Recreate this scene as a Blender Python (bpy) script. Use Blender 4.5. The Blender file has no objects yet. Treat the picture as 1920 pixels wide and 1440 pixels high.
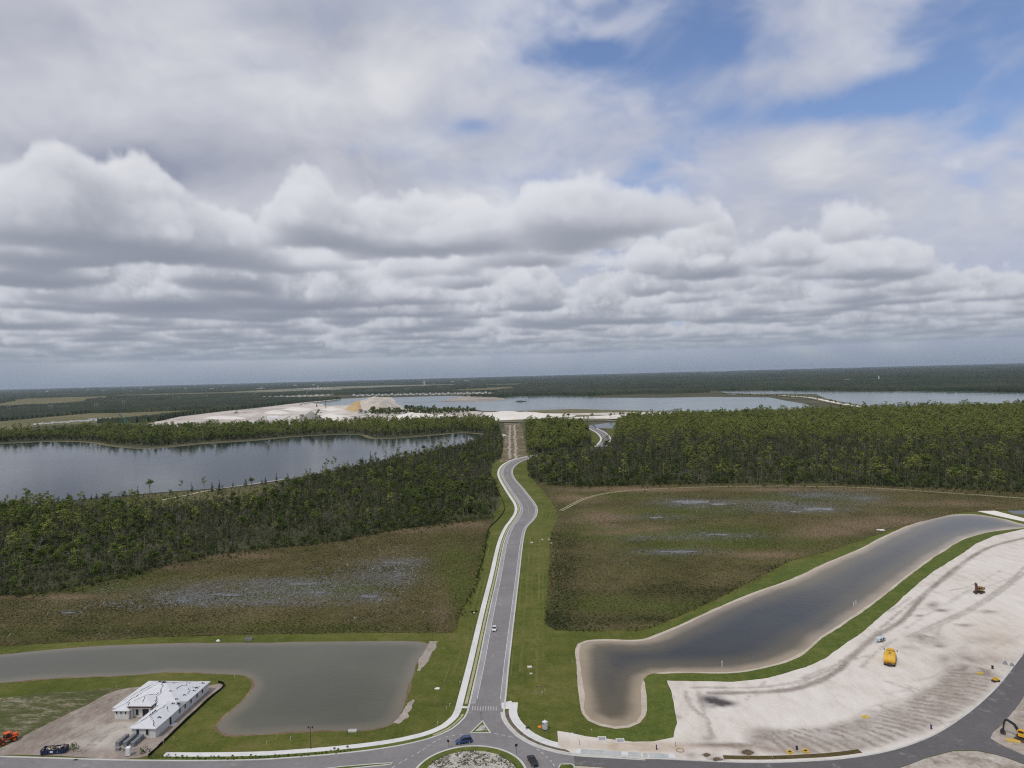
import bpy, bmesh, math, random
import numpy as np
from mathutils import Vector, Matrix
from mathutils.geometry import delaunay_2d_cdt

random.seed(7)
RNG = np.random.default_rng(11)
SC = bpy.context.scene
COL = SC.collection

# ------------------------------------------------------------------ camera
CAM_H, FPX = 100.0, 1331.0                      # height above ground, focal length in photo pixels (1920 wide)
PITCH, ROLL = math.radians(0.73), math.radians(-1.49)
_F = np.array([0, math.cos(PITCH), -math.sin(PITCH)])
_R0 = np.array([1.0, 0, 0]); _U0 = np.array([0, math.sin(PITCH), math.cos(PITCH)])
_R = _R0 * math.cos(ROLL) + _U0 * math.sin(ROLL)
_U = -_R0 * math.sin(ROLL) + _U0 * math.cos(ROLL)
cam_data = bpy.data.cameras.new('camera')
cam_data.sensor_fit = 'HORIZONTAL'; cam_data.sensor_width = 36.0
cam_data.lens = 36.0 * FPX / 1920.0
cam_data.clip_start = 0.5; cam_data.clip_end = 120000.0
cam = bpy.data.objects.new('camera', cam_data); COL.objects.link(cam)
M = Matrix.Identity(4)
for i in range(3):
    M[i][0] = _R[i]; M[i][1] = _U[i]; M[i][2] = -_F[i]
M[2][3] = CAM_H
cam.matrix_world = M
SC.camera = cam

def G(x, y, z=0.0):
    """photo pixel -> point of the place at height z"""
    d = _F + _R * ((x - 960) / FPX) + _U * ((720 - y) / FPX)
    t = (CAM_H - z) / -d[2]
    return (d[0] * t, d[1] * t)
def GL(pts, z=0.0): return [G(x, y, z) for x, y in pts]
def PX(xy):
    """ground points (n,2) -> photo pixels (n,2)"""
    xy = np.asarray(xy, float); v = np.column_stack([xy, np.full(len(xy), -CAM_H)])
    f = v @ _F
    return np.column_stack([960 + FPX * (v @ _R) / f, 720 - FPX * (v @ _U) / f])

# ------------------------------------------------------------------ light and sky
SUN_EL, SUN_AZ = math.radians(58), math.radians(218)     # azimuth clockwise from +Y: behind the camera, to the left
sd = (math.sin(SUN_AZ) * math.cos(SUN_EL), math.cos(SUN_AZ) * math.cos(SUN_EL), math.sin(SUN_EL))
sun = bpy.data.lights.new('sun', 'SUN'); sun.energy = 1.5; sun.angle = math.radians(10); sun.color = (1.0, 0.955, 0.88)
sun_o = bpy.data.objects.new('sun', sun); COL.objects.link(sun_o)
sun_o.rotation_euler = Vector(sd).to_track_quat('Z', 'Y').to_euler()
SC.view_settings.view_transform = 'Standard'; SC.view_settings.look = 'None'
SC.view_settings.exposure = 0.2; SC.view_settings.gamma = 1.0
SC.cycles.filter_width = 1.15
SC.cycles.use_denoising = False

class NT:
    """small helper to write node trees as expressions"""
    def __init__(s, tree): s.t = tree; s.n = tree.nodes; s.l = tree.links
    def new(s, typ, **kw):
        n = s.n.new(typ)
        for k, v in kw.items(): setattr(n, k, v)
        return n
    def put(s, sock, v):
        if hasattr(v, 'is_output'): s.l.new(v, sock)
        elif v is not None:
            if hasattr(sock, 'default_value') and not isinstance(v, (int, float)) and len(v) == 3 and sock.type == 'RGBA': v = (*v, 1)
            sock.default_value = v
    def m(s, op, a, b=None, c=None, clamp=False):
        n = s.new('ShaderNodeMath', operation=op, use_clamp=clamp)
        s.put(n.inputs[0], a); s.put(n.inputs[1], b)
        if c is not None: s.put(n.inputs[2], c)
        return n.outputs[0]
    def add(s, a, b): return s.m('ADD', a, b)
    def sub(s, a, b): return s.m('SUBTRACT', a, b)
    def mul(s, a, b, clamp=False): return s.m('MULTIPLY', a, b, clamp=clamp)
    def step(s, v, lo, hi, a=0.0, b=1.0, smooth=True):
        n = s.new('ShaderNodeMapRange', interpolation_type='SMOOTHSTEP' if smooth else 'LINEAR')
        for i, q in enumerate((v, lo, hi, a, b)): s.put(n.inputs[i], q)
        return n.outputs[0]
    def vec(s, x, y, z):
        n = s.new('ShaderNodeCombineXYZ')
        for i, q in enumerate((x, y, z)): s.put(n.inputs[i], q)
        return n.outputs[0]
    def xyz(s, v):
        n = s.new('ShaderNodeSeparateXYZ'); s.put(n.inputs[0], v); return n.outputs
    def vm(s, op, a, b=None):
        n = s.new('ShaderNodeVectorMath', operation=op); s.put(n.inputs[0], a)
        if b is not None: s.put(n.inputs[1], b)
        return n.outputs[0]
    def noise(s, v, scale, detail=4, rough=0.5, dist=0.0, color=False):
        n = s.new('ShaderNodeTexNoise'); s.put(n.inputs['Vector'], v)
        n.inputs['Scale'].default_value = scale; n.inputs['Detail'].default_value = detail
        n.inputs['Roughness'].default_value = rough; n.inputs['Distortion'].default_value = dist
        return n.outputs['Color' if color else 'Fac']
    def mix(s, f, a, b, mode='MIX'):
        n = s.new('ShaderNodeMix', data_type='RGBA', blend_type=mode)
        s.put(n.inputs[0], f); s.put(n.inputs[6], a); s.put(n.inputs[7], b); return n.outputs[2]
    def attr(s, name, out='Fac'):
        n = s.new('ShaderNodeAttribute'); n.attribute_name = name; return n.outputs[out]


# ---- the clouds: a field of heaped cumulus under a broken sheet, marched once into two maps of the sky
def bake_clouds(nw, nh, az0, az1, el0, el1, V, steps=80):
    """radiance and cover of the cloudy sky for a window of directions; V holds the shared cloud field"""
    az = np.linspace(az0, az1, nw)[None, :].repeat(nh, 0).astype(np.float32)
    el = np.linspace(el0, el1, nh)[:, None].repeat(nw, 1).astype(np.float32)
    dx, dy, dz = np.sin(az) * np.cos(el), np.cos(az) * np.cos(el), np.sin(el)
    wall = np.stack([np.sin(az), np.cos(az), el], -1)
    nz = lambda p, s, o=(0, 0, 0), kz=1.0: fetch(V['tile'], (p * np.array([1, 1, kz], np.float32) + np.array(o, np.float32)) * s, True)
    def fb(p, s, o, kz=1.0, octv=4, r=.5):
        t = 0; a = 1; n = 0
        for i in range(octv):
            t = t + a * nz(p, s * 2 ** i, (o[0] + i * 1.3, o[1] + i * 2.1, o[2] + i * .7), kz); n += a; a *= r
        return t / n
    def blob(px, py, rx, ry, g=1.0):
        d = _F + _R * ((px - 960) / FPX) + _U * ((720 - py) / FPX)
        a0 = math.atan2(d[0], d[1]); e0 = math.atan2(d[2], math.hypot(d[0], d[1]))
        return g * np.exp(-((az - a0) * FPX / rx) ** 2 - ((el - e0) * FPX / ry) ** 2)
    def ss(v, a, b):
        t = np.clip((v - a) / (b - a), 0, 1); return t * t * (3 - 2 * t)
    # -- upper broken sheet, seen from below
    w1 = fb(wall, 4.5, (3, 1, 2), 1.5, 4); w2 = fb(wall, 4.5, (7, 5, 4), 1.5, 4)
    wp = wall + np.stack([w1 * .055, w2 * .055, (w1 - w2) * .035], -1)
    f1 = fb(wp, 2.8, (1, 2, 3), 2.4, 6, .55); f2 = fb(wp, 7.0, (4, 0, 6), 2.1, 5, .58)
    edge = fb(wp, 13., (2, 8, 1), 1.6, 5, .6)
    dens = .47 + .26 * f1 + .26 * f2 + .10 * edge
    hl = sum(blob(*b) for b in HOLES)
    hl = hl * (1 + 1.0 * edge + .55 * f2)
    tot = dens - hl + .15 * ss(az, .12, -.25) - .07 * ss(az, .02, .35) * ss(el, .2, .33)
    cover = ss(tot, .16, .40); thick = ss(tot, .30, .60)
    soft = fb(wp, 3.6, (9, 3, 5), 1.9, 5, .5); soft2 = fb(wp, 11., (5, 5, 1), 1.7, 4, .55)
    sh = .50 + .40 * soft + .34 * f2 + .22 * soft2 + sum(blob(*b) for b in LIGHTS) - sum(blob(*b) for b in DARKS)
    sh = np.clip(sh, 0, 1)[..., None]
    lo_, hi_ = np.array([.30, .325, .42]), np.array([.72, .73, .765])
    col = lo_ + (hi_ - lo_) * sh
    thin = col * .45 + np.array([.36, .42, .60]) * .55
    col = thin + (col - thin) * thick[..., None]
    A = cover.copy()
    # -- cumulus field: march the rays through the slab
    zb, zt, hc = V['zb'], V['zt'], CAM_H
    sel = np.maximum(dz, 1e-3)
    t0 = (zb - hc) / sel; t1 = np.minimum((zt - hc) / sel, t0 + 16000.0)
    live = (dz > .004) & (t0 < V['reach'])
    I = np.where(live.ravel())[0]
    D = np.stack([dx, dy, dz], -1).reshape(-1, 3)[I].astype(np.float32)
    T0 = t0.ravel()[I].astype(np.float32); T1 = t1.ravel()[I].astype(np.float32)
    Tr = np.ones(len(I), np.float32); C = np.zeros((len(I), 3), np.float32)
    jit = V['rng'].random(len(I)).astype(np.float32)
    sunc = np.array([.56, .55, .53], np.float32); amb_t = np.array([.33, .345, .385], np.float32); amb_b = np.array([.205, .225, .292], np.float32)
    hazec = np.array([.285, .33, .40], np.float32)
    for k in range(steps):
        s0, s1 = (k / steps) ** 1.25, ((k + 1) / steps) ** 1.25
        tt = T0 + (T1 - T0) * (s0 + (s1 - s0) * (.3 + .4 * jit)); dt = (T1 - T0) * (s1 - s0)
        P = D * tt[:, None]; P[:, 2] += hc
        q = (P - V['org']) / V['cell']
        near = gridnear(V['dens'], q)
        J = np.where((near > .02) & (Tr > .02))[0]
        if not len(J): continue
        qj = q[J]; d = fetch(V['dens'], qj)
        pj = P[J]
        det = fetch(V['tile'], pj * (1 / 190.0) + 3.3, True) * .5 + fetch(V['tile'], pj * (1 / 82.0) + 11.0, True) * .32 + fetch(V['tile'], pj * (1 / 36.0) + 7.0, True) * .18
        fade = np.clip(9000 / np.maximum(tt[J], 1), .45, 1.0)
        d = np.clip(d - .15 - .75 * fade * (.42 - np.abs(det)) * (d < .9), 0, 1) * 2.4
        lt = fetch(V['light'], qj)
        hgt = np.clip((pj[:, 2] - zb) / (zt - zb), 0, 1)[:, None]
        em = sunc * lt[:, None] + amb_b + (amb_t - amb_b) * np.clip(hgt * 1.7, 0, 1)
        f = (1 - np.exp(-tt[J] / 24000.0))[:, None]; em = em * (1 - f) + hazec * f
        a = 1 - np.exp(-d * dt[J] * .02)
        C[J] += (Tr[J] * a)[:, None] * em; Tr[J] *= 1 - a
    cc = np.zeros((nh * nw, 3), np.float32); aa = np.zeros(nh * nw, np.float32)
    cc[I] = C; aa[I] = 1 - Tr
    cc = cc.reshape(nh, nw, 3); aa = aa.reshape(nh, nw)
    newA = aa + (1 - aa) * A
    col = (cc + (1 - aa)[..., None] * A[..., None] * col) / np.maximum(newA, 1e-4)[..., None]
    # -- murk towards the horizon
    mk = (.92 * ss(el, .060, .0) ** 1.1)[..., None]; hzc = np.array([.265, .318, .395])
    band = (.5 + .5 * fb(wall * np.array([1, 1, 6.0], np.float32), 4., (2, 2, 9), 1.0, 5))[..., None]
    hzc = hzc * (.94 + .12 * band)
    col = col * (1 - mk) + hzc * mk; newA = newA + (1 - newA) * mk[..., 0]
    return np.concatenate([col, newA[..., None]], -1).astype(np.float32)

def fetch(g, q, wrap=False):
    """trilinear lookup"""
    sh = q.shape[:-1]; q = q.reshape(-1, 3)
    i = np.floor(q).astype(np.int32); f = (q - i).astype(np.float32)
    n = g.shape
    if wrap:
        f = f * f * (3 - 2 * f)
        i0 = i % np.array(n, np.int32); i1 = (i0 + 1) % np.array(n, np.int32)
    else:
        i0 = np.clip(i, 0, np.array(n) - 1); i1 = np.clip(i + 1, 0, np.array(n) - 1)
    fl = g.ravel(); sy, sz = n[1] * n[2], n[2]
    X0, X1 = i0[:, 0] * sy, i1[:, 0] * sy; Y0, Y1 = i0[:, 1] * sz, i1[:, 1] * sz; Z0, Z1 = i0[:, 2], i1[:, 2]
    fx, fy, fz = f[:, 0], f[:, 1], f[:, 2]
    a = fl[X0 + Y0 + Z0] * (1 - fz) + fl[X0 + Y0 + Z1] * fz
    b = fl[X0 + Y1 + Z0] * (1 - fz) + fl[X0 + Y1 + Z1] * fz
    c = fl[X1 + Y0 + Z0] * (1 - fz) + fl[X1 + Y0 + Z1] * fz
    d = fl[X1 + Y1 + Z0] * (1 - fz) + fl[X1 + Y1 + Z1] * fz
    a = a * (1 - fy) + b * fy; c = c * (1 - fy) + d * fy
    return (a * (1 - fx) + c * fx).reshape(sh)
def gridnear(g, q):
    i = np.round(q).astype(np.int32); n = g.shape
    for k in range(3): np.clip(i[:, k], 0, n[k] - 1, out=i[:, k])
    return g.ravel()[(i[:, 0] * n[1] + i[:, 1]) * n[2] + i[:, 2]]

def cloud_field(seed=33):
    rng = np.random.default_rng(seed)
    V = dict(rng=rng)
    V['tile'] = (rng.random((48, 48, 48)).astype(np.float32) * 2 - 1)
    c = np.array([95.0, 95.0, 46.0], np.float32); R = 30000.0; zb, zt = 850.0, 2450.0
    nx = int(2 * R / c[0]); ny = int((R + 12000) / c[1]); nz_ = int((zt - zb) / c[2])
    V.update(cell=c, org=np.array([-R, -12000.0, zb], np.float32), zb=zb, zt=zt, reach=27000.0)
    X = (np.arange(nx) * c[0] - R).astype(np.float32); Y = (np.arange(ny) * c[1] - 12000).astype(np.float32); Z = (np.arange(nz_) * c[2]).astype(np.float32)
    XX, YY = np.meshgrid(X, Y, indexing='ij')
    def f2d(scale, o, octv=4, r=.5, billow=False):
        t = 0; a = 1; n = 0
        for i in range(octv):
            p = np.stack([XX / scale * 2 ** i + o, YY / scale * 2 ** i + o * 1.7, np.full_like(XX, o + i * 3.3)], -1)
            v = fetch(V['tile'], p, True)
            if billow: v = 1 - 2.6 * np.abs(v)
            t = t + a * v; n += a; a *= r
        return t / n
    cov = f2d(3300, 1.0, 2) * .30 + f2d(620, 7.7, 2) * .95
    rad = np.hypot(XX, YY)
    cov = cov + COVER_BIAS - .95 * np.clip((4300 - rad) / 2000, 0, 1) - .10 * np.clip((rad - 9000) / 9000, 0, 1)
    tall = np.clip(.17 + .17 * f2d(1100, 3.1, 3) + .26 * np.clip(cov, 0, 1.0), .09, .55)      # how high each heap towers
    tall = tall * np.clip(rad / 8000, .86, 1.0)
    dens = np.zeros((nx, ny, nz_), np.float32)
    for k in range(nz_):
        z = Z[k]; hn = z / (zt - zb)
        p = np.stack([XX / 700, YY / 700, np.full_like(XX, z / 620)], -1)
        v = (1 - 2.4 * np.abs(fetch(V['tile'], p + 5, True))) * .55 + (1 - 2.4 * np.abs(fetch(V['tile'], p * 2.1 + 9, True))) * .30 + (1 - 2.4 * np.abs(fetch(V['tile'], p * 4.3 + 2, True))) * .15
        prof = cov * 1.5 + .10 - (hn / tall) ** 2.2 * .75
        dens[:, :, k] = np.clip((prof + .50 * v) * 1.5, 0, 1) * np.clip(z / 60 + .35, 0, 1)
    V['dens'] = dens
    # sunlight that reaches each cell: run down through the layers along the sun's slant
    s = np.array(sd); light = np.zeros_like(dens); tau = np.zeros((nx, ny), np.float32)
    shx, shy = s[0] / s[2] * c[2] / c[0], s[1] / s[2] * c[2] / c[1]
    ix, iy = np.meshgrid(np.arange(nx), np.arange(ny), indexing='ij')
    acc = tau.copy()
    for k in range(nz_ - 1, -1, -1):
        q = np.stack([ix + shx, iy + shy, np.zeros_like(ix)], -1).astype(np.float32)
        acc = fetch(acc[:, :, None], q)
        light[:, :, k] = .72 * np.exp(-acc * .95) + .28 * np.exp(-acc * .13)
        acc = acc + np.clip(dens[:, :, k] - .2, 0, 1) * 2.2 * c[2] / s[2] * .0085
    V['light'] = light
    return V
COVER_BIAS = .08
HOLES = [(1600, 195, 250, 36, .27), (1800, 70, 190, 70, .17), (1380, 40, 190, 70, .07), (1860, 215, 130, 50, .16), (1010, 108, 95, 24, .24),
         (1120, 100, 60, 24, .22), (880, 235, 75, 26, .22), (662, 282, 16, 14, .22), (1480, 75, 140, 30, .10), (1220, 150, 130, 60, .06), (1540, 372, 70, 22, .12)]
LIGHTS = [(480, 160, 420, 70, .26), (1000, 30, 240, 60, .24), (1450, 300, 380, 45, .24), (1000, 370, 260, 60, .22), (420, 385, 330, 40, .20),
          (80, 250, 160, 120, .10), (760, 275, 70, 26, .22), (1850, 340, 120, 50, .2)]
DARKS = [(245, 318, 150, 38, .40), (120, 90, 160, 60, .10), (560, 50, 110, 55, .16), (740, 350, 60, 100, .18), (560, 300, 140, 30, .15), (1250, 250, 220, 50, .12), (1340, 90, 200, 50, .12)]

def make_sky():
    w = bpy.data.worlds.new('World'); SC.world = w; w.use_nodes = True
    t = w.node_tree; t.nodes.clear(); N = NT(t)
    sky = N.new('ShaderNodeTexSky', sky_type='NISHITA', sun_disc=False)
    sky.sun_elevation = SUN_EL; sky.sun_rotation = SUN_AZ; sky.altitude = 100; sky.dust_density = 1.0; sky.ozone_density = 2.5
    V = cloud_field()
    A1, E1, PI = .72, .60, math.pi
    hi = bake_clouds(1180, 480, -A1, A1, 0.0, E1, V, 112)
    hi[1:-1] = hi[1:-1] * .5 + (hi[:-2] + hi[2:]) * .25
    lo = bake_clouds(540, 136, -PI, PI, 0.0, PI / 2, V, 26)
    def img(name, a):
        im = bpy.data.images.new(name, a.shape[1], a.shape[0], alpha=True, float_buffer=True)
        im.colorspace_settings.name = 'Non-Color'; im.alpha_mode = 'CHANNEL_PACKED'
        im.pixels.foreach_set(np.ascontiguousarray(a, np.float32).ravel()); im.update(); im.pack()
        return im
    g = N.new('ShaderNodeTexCoord').outputs['Generated']
    x, y, z = N.xyz(N.vm('NORMALIZE', g))
    el = N.m('ARCSINE', z); az = N.m('ARCTAN2', x, y)
    def tex(im, a0, a1, e1):
        n = N.new('ShaderNodeTexImage', interpolation='Cubic', extension='EXTEND'); n.image = im
        N.put(n.inputs[0], N.vec(N.m('DIVIDE', N.sub(az, a0), a1 - a0), N.m('DIVIDE', N.m('MAXIMUM', el, 0.0), e1), 0.0))
        return n.outputs
    H, Lw = tex(img('cloud_map_ahead', hi), -A1, A1, E1), tex(img('cloud_map_around', lo), -PI, PI, PI / 2)
    win = N.mul(N.step(N.m('ABSOLUTE', az), A1 - .02, A1 - .07), N.step(el, E1 - .02, E1 - .07))
    col = N.mix(win, Lw[0], H[0]); al = N.add(N.mul(Lw[1], N.sub(1.0, win)), N.mul(H[1], win))
    blue = N.mix(1.0, sky.outputs[0], (1.12, 1.10, 1.20), 'MULTIPLY')
    col = N.mix(al, blue, N.vm('MULTIPLY', col, (8.9, 8.9, 8.9)))
    col = N.mix(N.step(el, -.001, -.03), col, (1.7, 2.0, 2.2))
    bg = N.new('ShaderNodeBackground'); N.put(bg.inputs[0], col); bg.inputs[1].default_value = 0.1
    out = N.new('ShaderNodeOutputWorld'); N.l.new(bg.outputs[0], out.inputs[0])
    w.cycles.sampling_method = 'MANUAL'; w.cycles.sample_map_resolution = 1024
make_sky()

# ------------------------------------------------------------------ helpers: geometry
def lerp(a, b, t): return a + (b - a) * t
def arr(p): return np.asarray(p, float)
def smooth_line(pts, step=4.0, closed=False):
    """Catmull-Rom through ground points, resampled every `step` metres"""
    P = arr(pts); n = len(P); out = []
    rng = range(n if closed else n - 1)
    for i in rng:
        p1, p2 = P[i], P[(i + 1) % n]
        p0 = P[i - 1] if (closed or i > 0) else 2 * p1 - p2
        p3 = P[(i + 2) % n] if (closed or i + 2 < n) else 2 * p2 - p1
        k = max(1, int(np.hypot(*(p2 - p1)) / step))
        # chord-limited tangents keep uneven spacing from looping
        d = np.hypot(*(p2 - p1)); d0 = max(np.hypot(*(p1 - p0)), 1e-6); d3 = max(np.hypot(*(p3 - p2)), 1e-6)
        m1 = ((p1 - p0) / d0 + (p2 - p1) / max(d, 1e-6)) * .5 * d; m2 = ((p2 - p1) / max(d, 1e-6) + (p3 - p2) / d3) * .5 * d
        for j in range(k):
            t = j / k; t2, t3 = t * t, t ** 3
            out.append((2 * t3 - 3 * t2 + 1) * p1 + (t3 - 2 * t2 + t) * m1 + (-2 * t3 + 3 * t2) * p2 + (t3 - t2) * m2)
    if not closed: out.append(P[-1])
    return arr(out)
def densify(pts, step=4.0, closed=True):
    P = arr(pts); n = len(P); out = []
    for i in range(n if closed else n - 1):
        a, b = P[i], P[(i + 1) % n]; k = max(1, int(np.hypot(*(b - a)) / step))
        out += [a + (b - a) * j / k for j in range(k)]
    if not closed: out.append(P[-1])
    return arr(out)
def normals2(P, closed=False):
    if closed: T = np.roll(P, -1, 0) - np.roll(P, 1, 0)
    else: T = np.gradient(P, axis=0)
    T = T / np.maximum(np.hypot(T[:, 0], T[:, 1]), 1e-9)[:, None]
    return np.column_stack([-T[:, 1], T[:, 0]])          # left of travel
def area2(P): x, y = P[:, 0], P[:, 1]; return .5 * np.sum(x * np.roll(y, -1) - np.roll(x, -1) * y)
_vt = RNG.random((256, 256)).astype(np.float32) * 2 - 1
def vnoise(xy, scale, o=0.0):
    p = arr(xy) / scale + o * 13.7
    i = np.floor(p).astype(int); f = p - i; f = f * f * (3 - 2 * f)
    a = _vt[i[:, 0] % 256, i[:, 1] % 256]; b = _vt[(i[:, 0] + 1) % 256, i[:, 1] % 256]
    c = _vt[i[:, 0] % 256, (i[:, 1] + 1) % 256]; d = _vt[(i[:, 0] + 1) % 256, (i[:, 1] + 1) % 256]
    return (a * (1 - f[:, 0]) + b * f[:, 0]) * (1 - f[:, 1]) + (c * (1 - f[:, 0]) + d * f[:, 0]) * f[:, 1]
def fbm(xy, scale, o=0.0, octv=4):
    t, a, n = 0, 1., 0
    for k in range(octv): t = t + a * vnoise(xy, scale / 2 ** k, o + k); n += a; a *= .55
    return t / n
def rough(P, amp, scale=8.0, o=1.0):
    N_ = normals2(P, True); return P + N_ * (amp * fbm(P, scale, o, 3))[:, None]
def inside(xy, poly):
    xy = arr(xy); P = arr(poly); x, y = xy[:, 0], xy[:, 1]; r = np.zeros(len(xy), bool)
    x1, y1 = P[:, 0], P[:, 1]; x2, y2 = np.roll(x1, -1), np.roll(y1, -1)
    for a, b, c, d in zip(x1, y1, x2, y2):
        if b == d: continue
        r ^= ((b > y) != (d > y)) & (x < (c - a) * (y - b) / (d - b) + a)
    return r
def dist_line(xy, L, closed=False):
    xy = arr(xy); L = arr(L); best = np.full(len(xy), 1e18)
    n = len(L)
    for i in range(n if closed else n - 1):
        a, b = L[i], L[(i + 1) % n]; ab = b - a; q = max(ab @ ab, 1e-12)
        t = np.clip(((xy - a) @ ab) / q, 0, 1); d = xy - a - t[:, None] * ab
        best = np.minimum(best, d[:, 0] ** 2 + d[:, 1] ** 2)
    return np.sqrt(best)
def sst(v, a, b):
    t = np.clip((v - a) / (b - a), 0, 1); return t * t * (3 - 2 * t)

def link(name, me, mat=None, parent=None):
    o = bpy.data.objects.new(name, me); COL.objects.link(o)
    if mat is not None and len(me.materials) == 0: me.materials.append(mat)
    if parent is not None: o.parent = parent
    return o
def tag(o, label=None, cat=None, group=None, kind=None):
    if label: o['label'] = label
    if cat: o['category'] = cat
    if group: o['group'] = group
    if kind: o['kind'] = kind
    return o
def thing(name, label, cat, xy=(0, 0), rz=0.0, group=None, z=0.0):
    o = bpy.data.objects.new(name, None); COL.objects.link(o); o.empty_display_size = .5
    o.location = (xy[0], xy[1], z); o.rotation_euler = (0, 0, rz)
    return tag(o, label, cat, group)
def copy_tree(o, parent=None):
    c = o.copy(); COL.objects.link(c)
    if parent is not None: c.parent = parent
    for ch in list(o.children): copy_tree(ch, c)
    return c

def sheet(name, poly, z, mat, label=None, cat=None, kind='structure', cell=0, attrs=None, relief=None, parent=None):
    """flat piece of ground with outline poly; cell > 0 adds inner points (for relief and colour fields)"""
    P = arr(poly)
    if area2(P) < 0: P = P[::-1]
    n = len(P); pts = [Vector((a, b)) for a, b in P]
    if cell:
        lo, hi = P.min(0), P.max(0)
        gx, gy = np.meshgrid(np.arange(lo[0], hi[0], cell), np.arange(lo[1], hi[1], cell))
        q = np.column_stack([gx.ravel(), gy.ravel()]); q = q + (RNG.random(q.shape) - .5) * cell * .6
        q = q[inside(q, P)]
        if len(q): q = q[dist_line(q, P, True) > cell * .45]
        pts += [Vector((a, b)) for a, b in q]
    r = delaunay_2d_cdt(pts, [], [list(range(n))], 1, 1e-5)
    V = np.array([(v.x, v.y) for v in r[0]]); F = r[2]
    zz = np.full(len(V), float(z))
    if relief is not None: zz = zz + relief(V)
    me = bpy.data.meshes.new(name); me.from_pydata(np.column_stack([V, zz]).tolist(), [], [list(f) for f in F])
    for k, fn in (attrs or {}).items():
        d = fn(V)
        if d.ndim == 1: at = me.attributes.new(k, 'FLOAT', 'POINT'); at.data.foreach_set('value', d.astype(np.float32))
        else:
            at = me.attributes.new(k, 'FLOAT_COLOR', 'POINT'); at.data.foreach_set('color', np.column_stack([d, np.ones(len(d))]).astype(np.float32).ravel())
    me.update(); me.shade_smooth() if relief is not None else None
    o = link(name, me, mat, parent)
    return tag(o, label, cat, None, kind if parent is None else None)

def ribbon(name, L, a, b, z, mat, h=0.0, parent=None, kind='structure', label=None, cat=None, closed=False):
    """strip along ground line L from offset a to b (left positive); h > 0 gives it real thickness"""
    L = arr(L); N_ = normals2(L, closed); A, B = L + N_ * a, L + N_ * b; n = len(L)
    if a > b: A, B = B, A
    v = [(*p, z + h) for p in A] + [(*p, z + h) for p in B]; f = []
    m = n if closed else n - 1
    for i in range(m):
        j = (i + 1) % n; f.append((i, j, n + j, n + i))
    if h > 0:
        v += [(*p, z - .02) for p in A] + [(*p, z - .02) for p in B]
        for i in range(m):
            j = (i + 1) % n
            f += [(2 * n + i, 2 * n + j, j, i), (n + i, n + j, 3 * n + j, 3 * n + i)]
        if not closed: f += [(0, n, 3 * n, 2 * n), (n - 1, 3 * n - 1, 4 * n - 1, 2 * n - 1)]
    me = bpy.data.meshes.new(name); me.from_pydata(v, [], f); me.update()
    return tag(link(name, me, mat, parent), label, cat, None, kind if parent is None else None)

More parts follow.
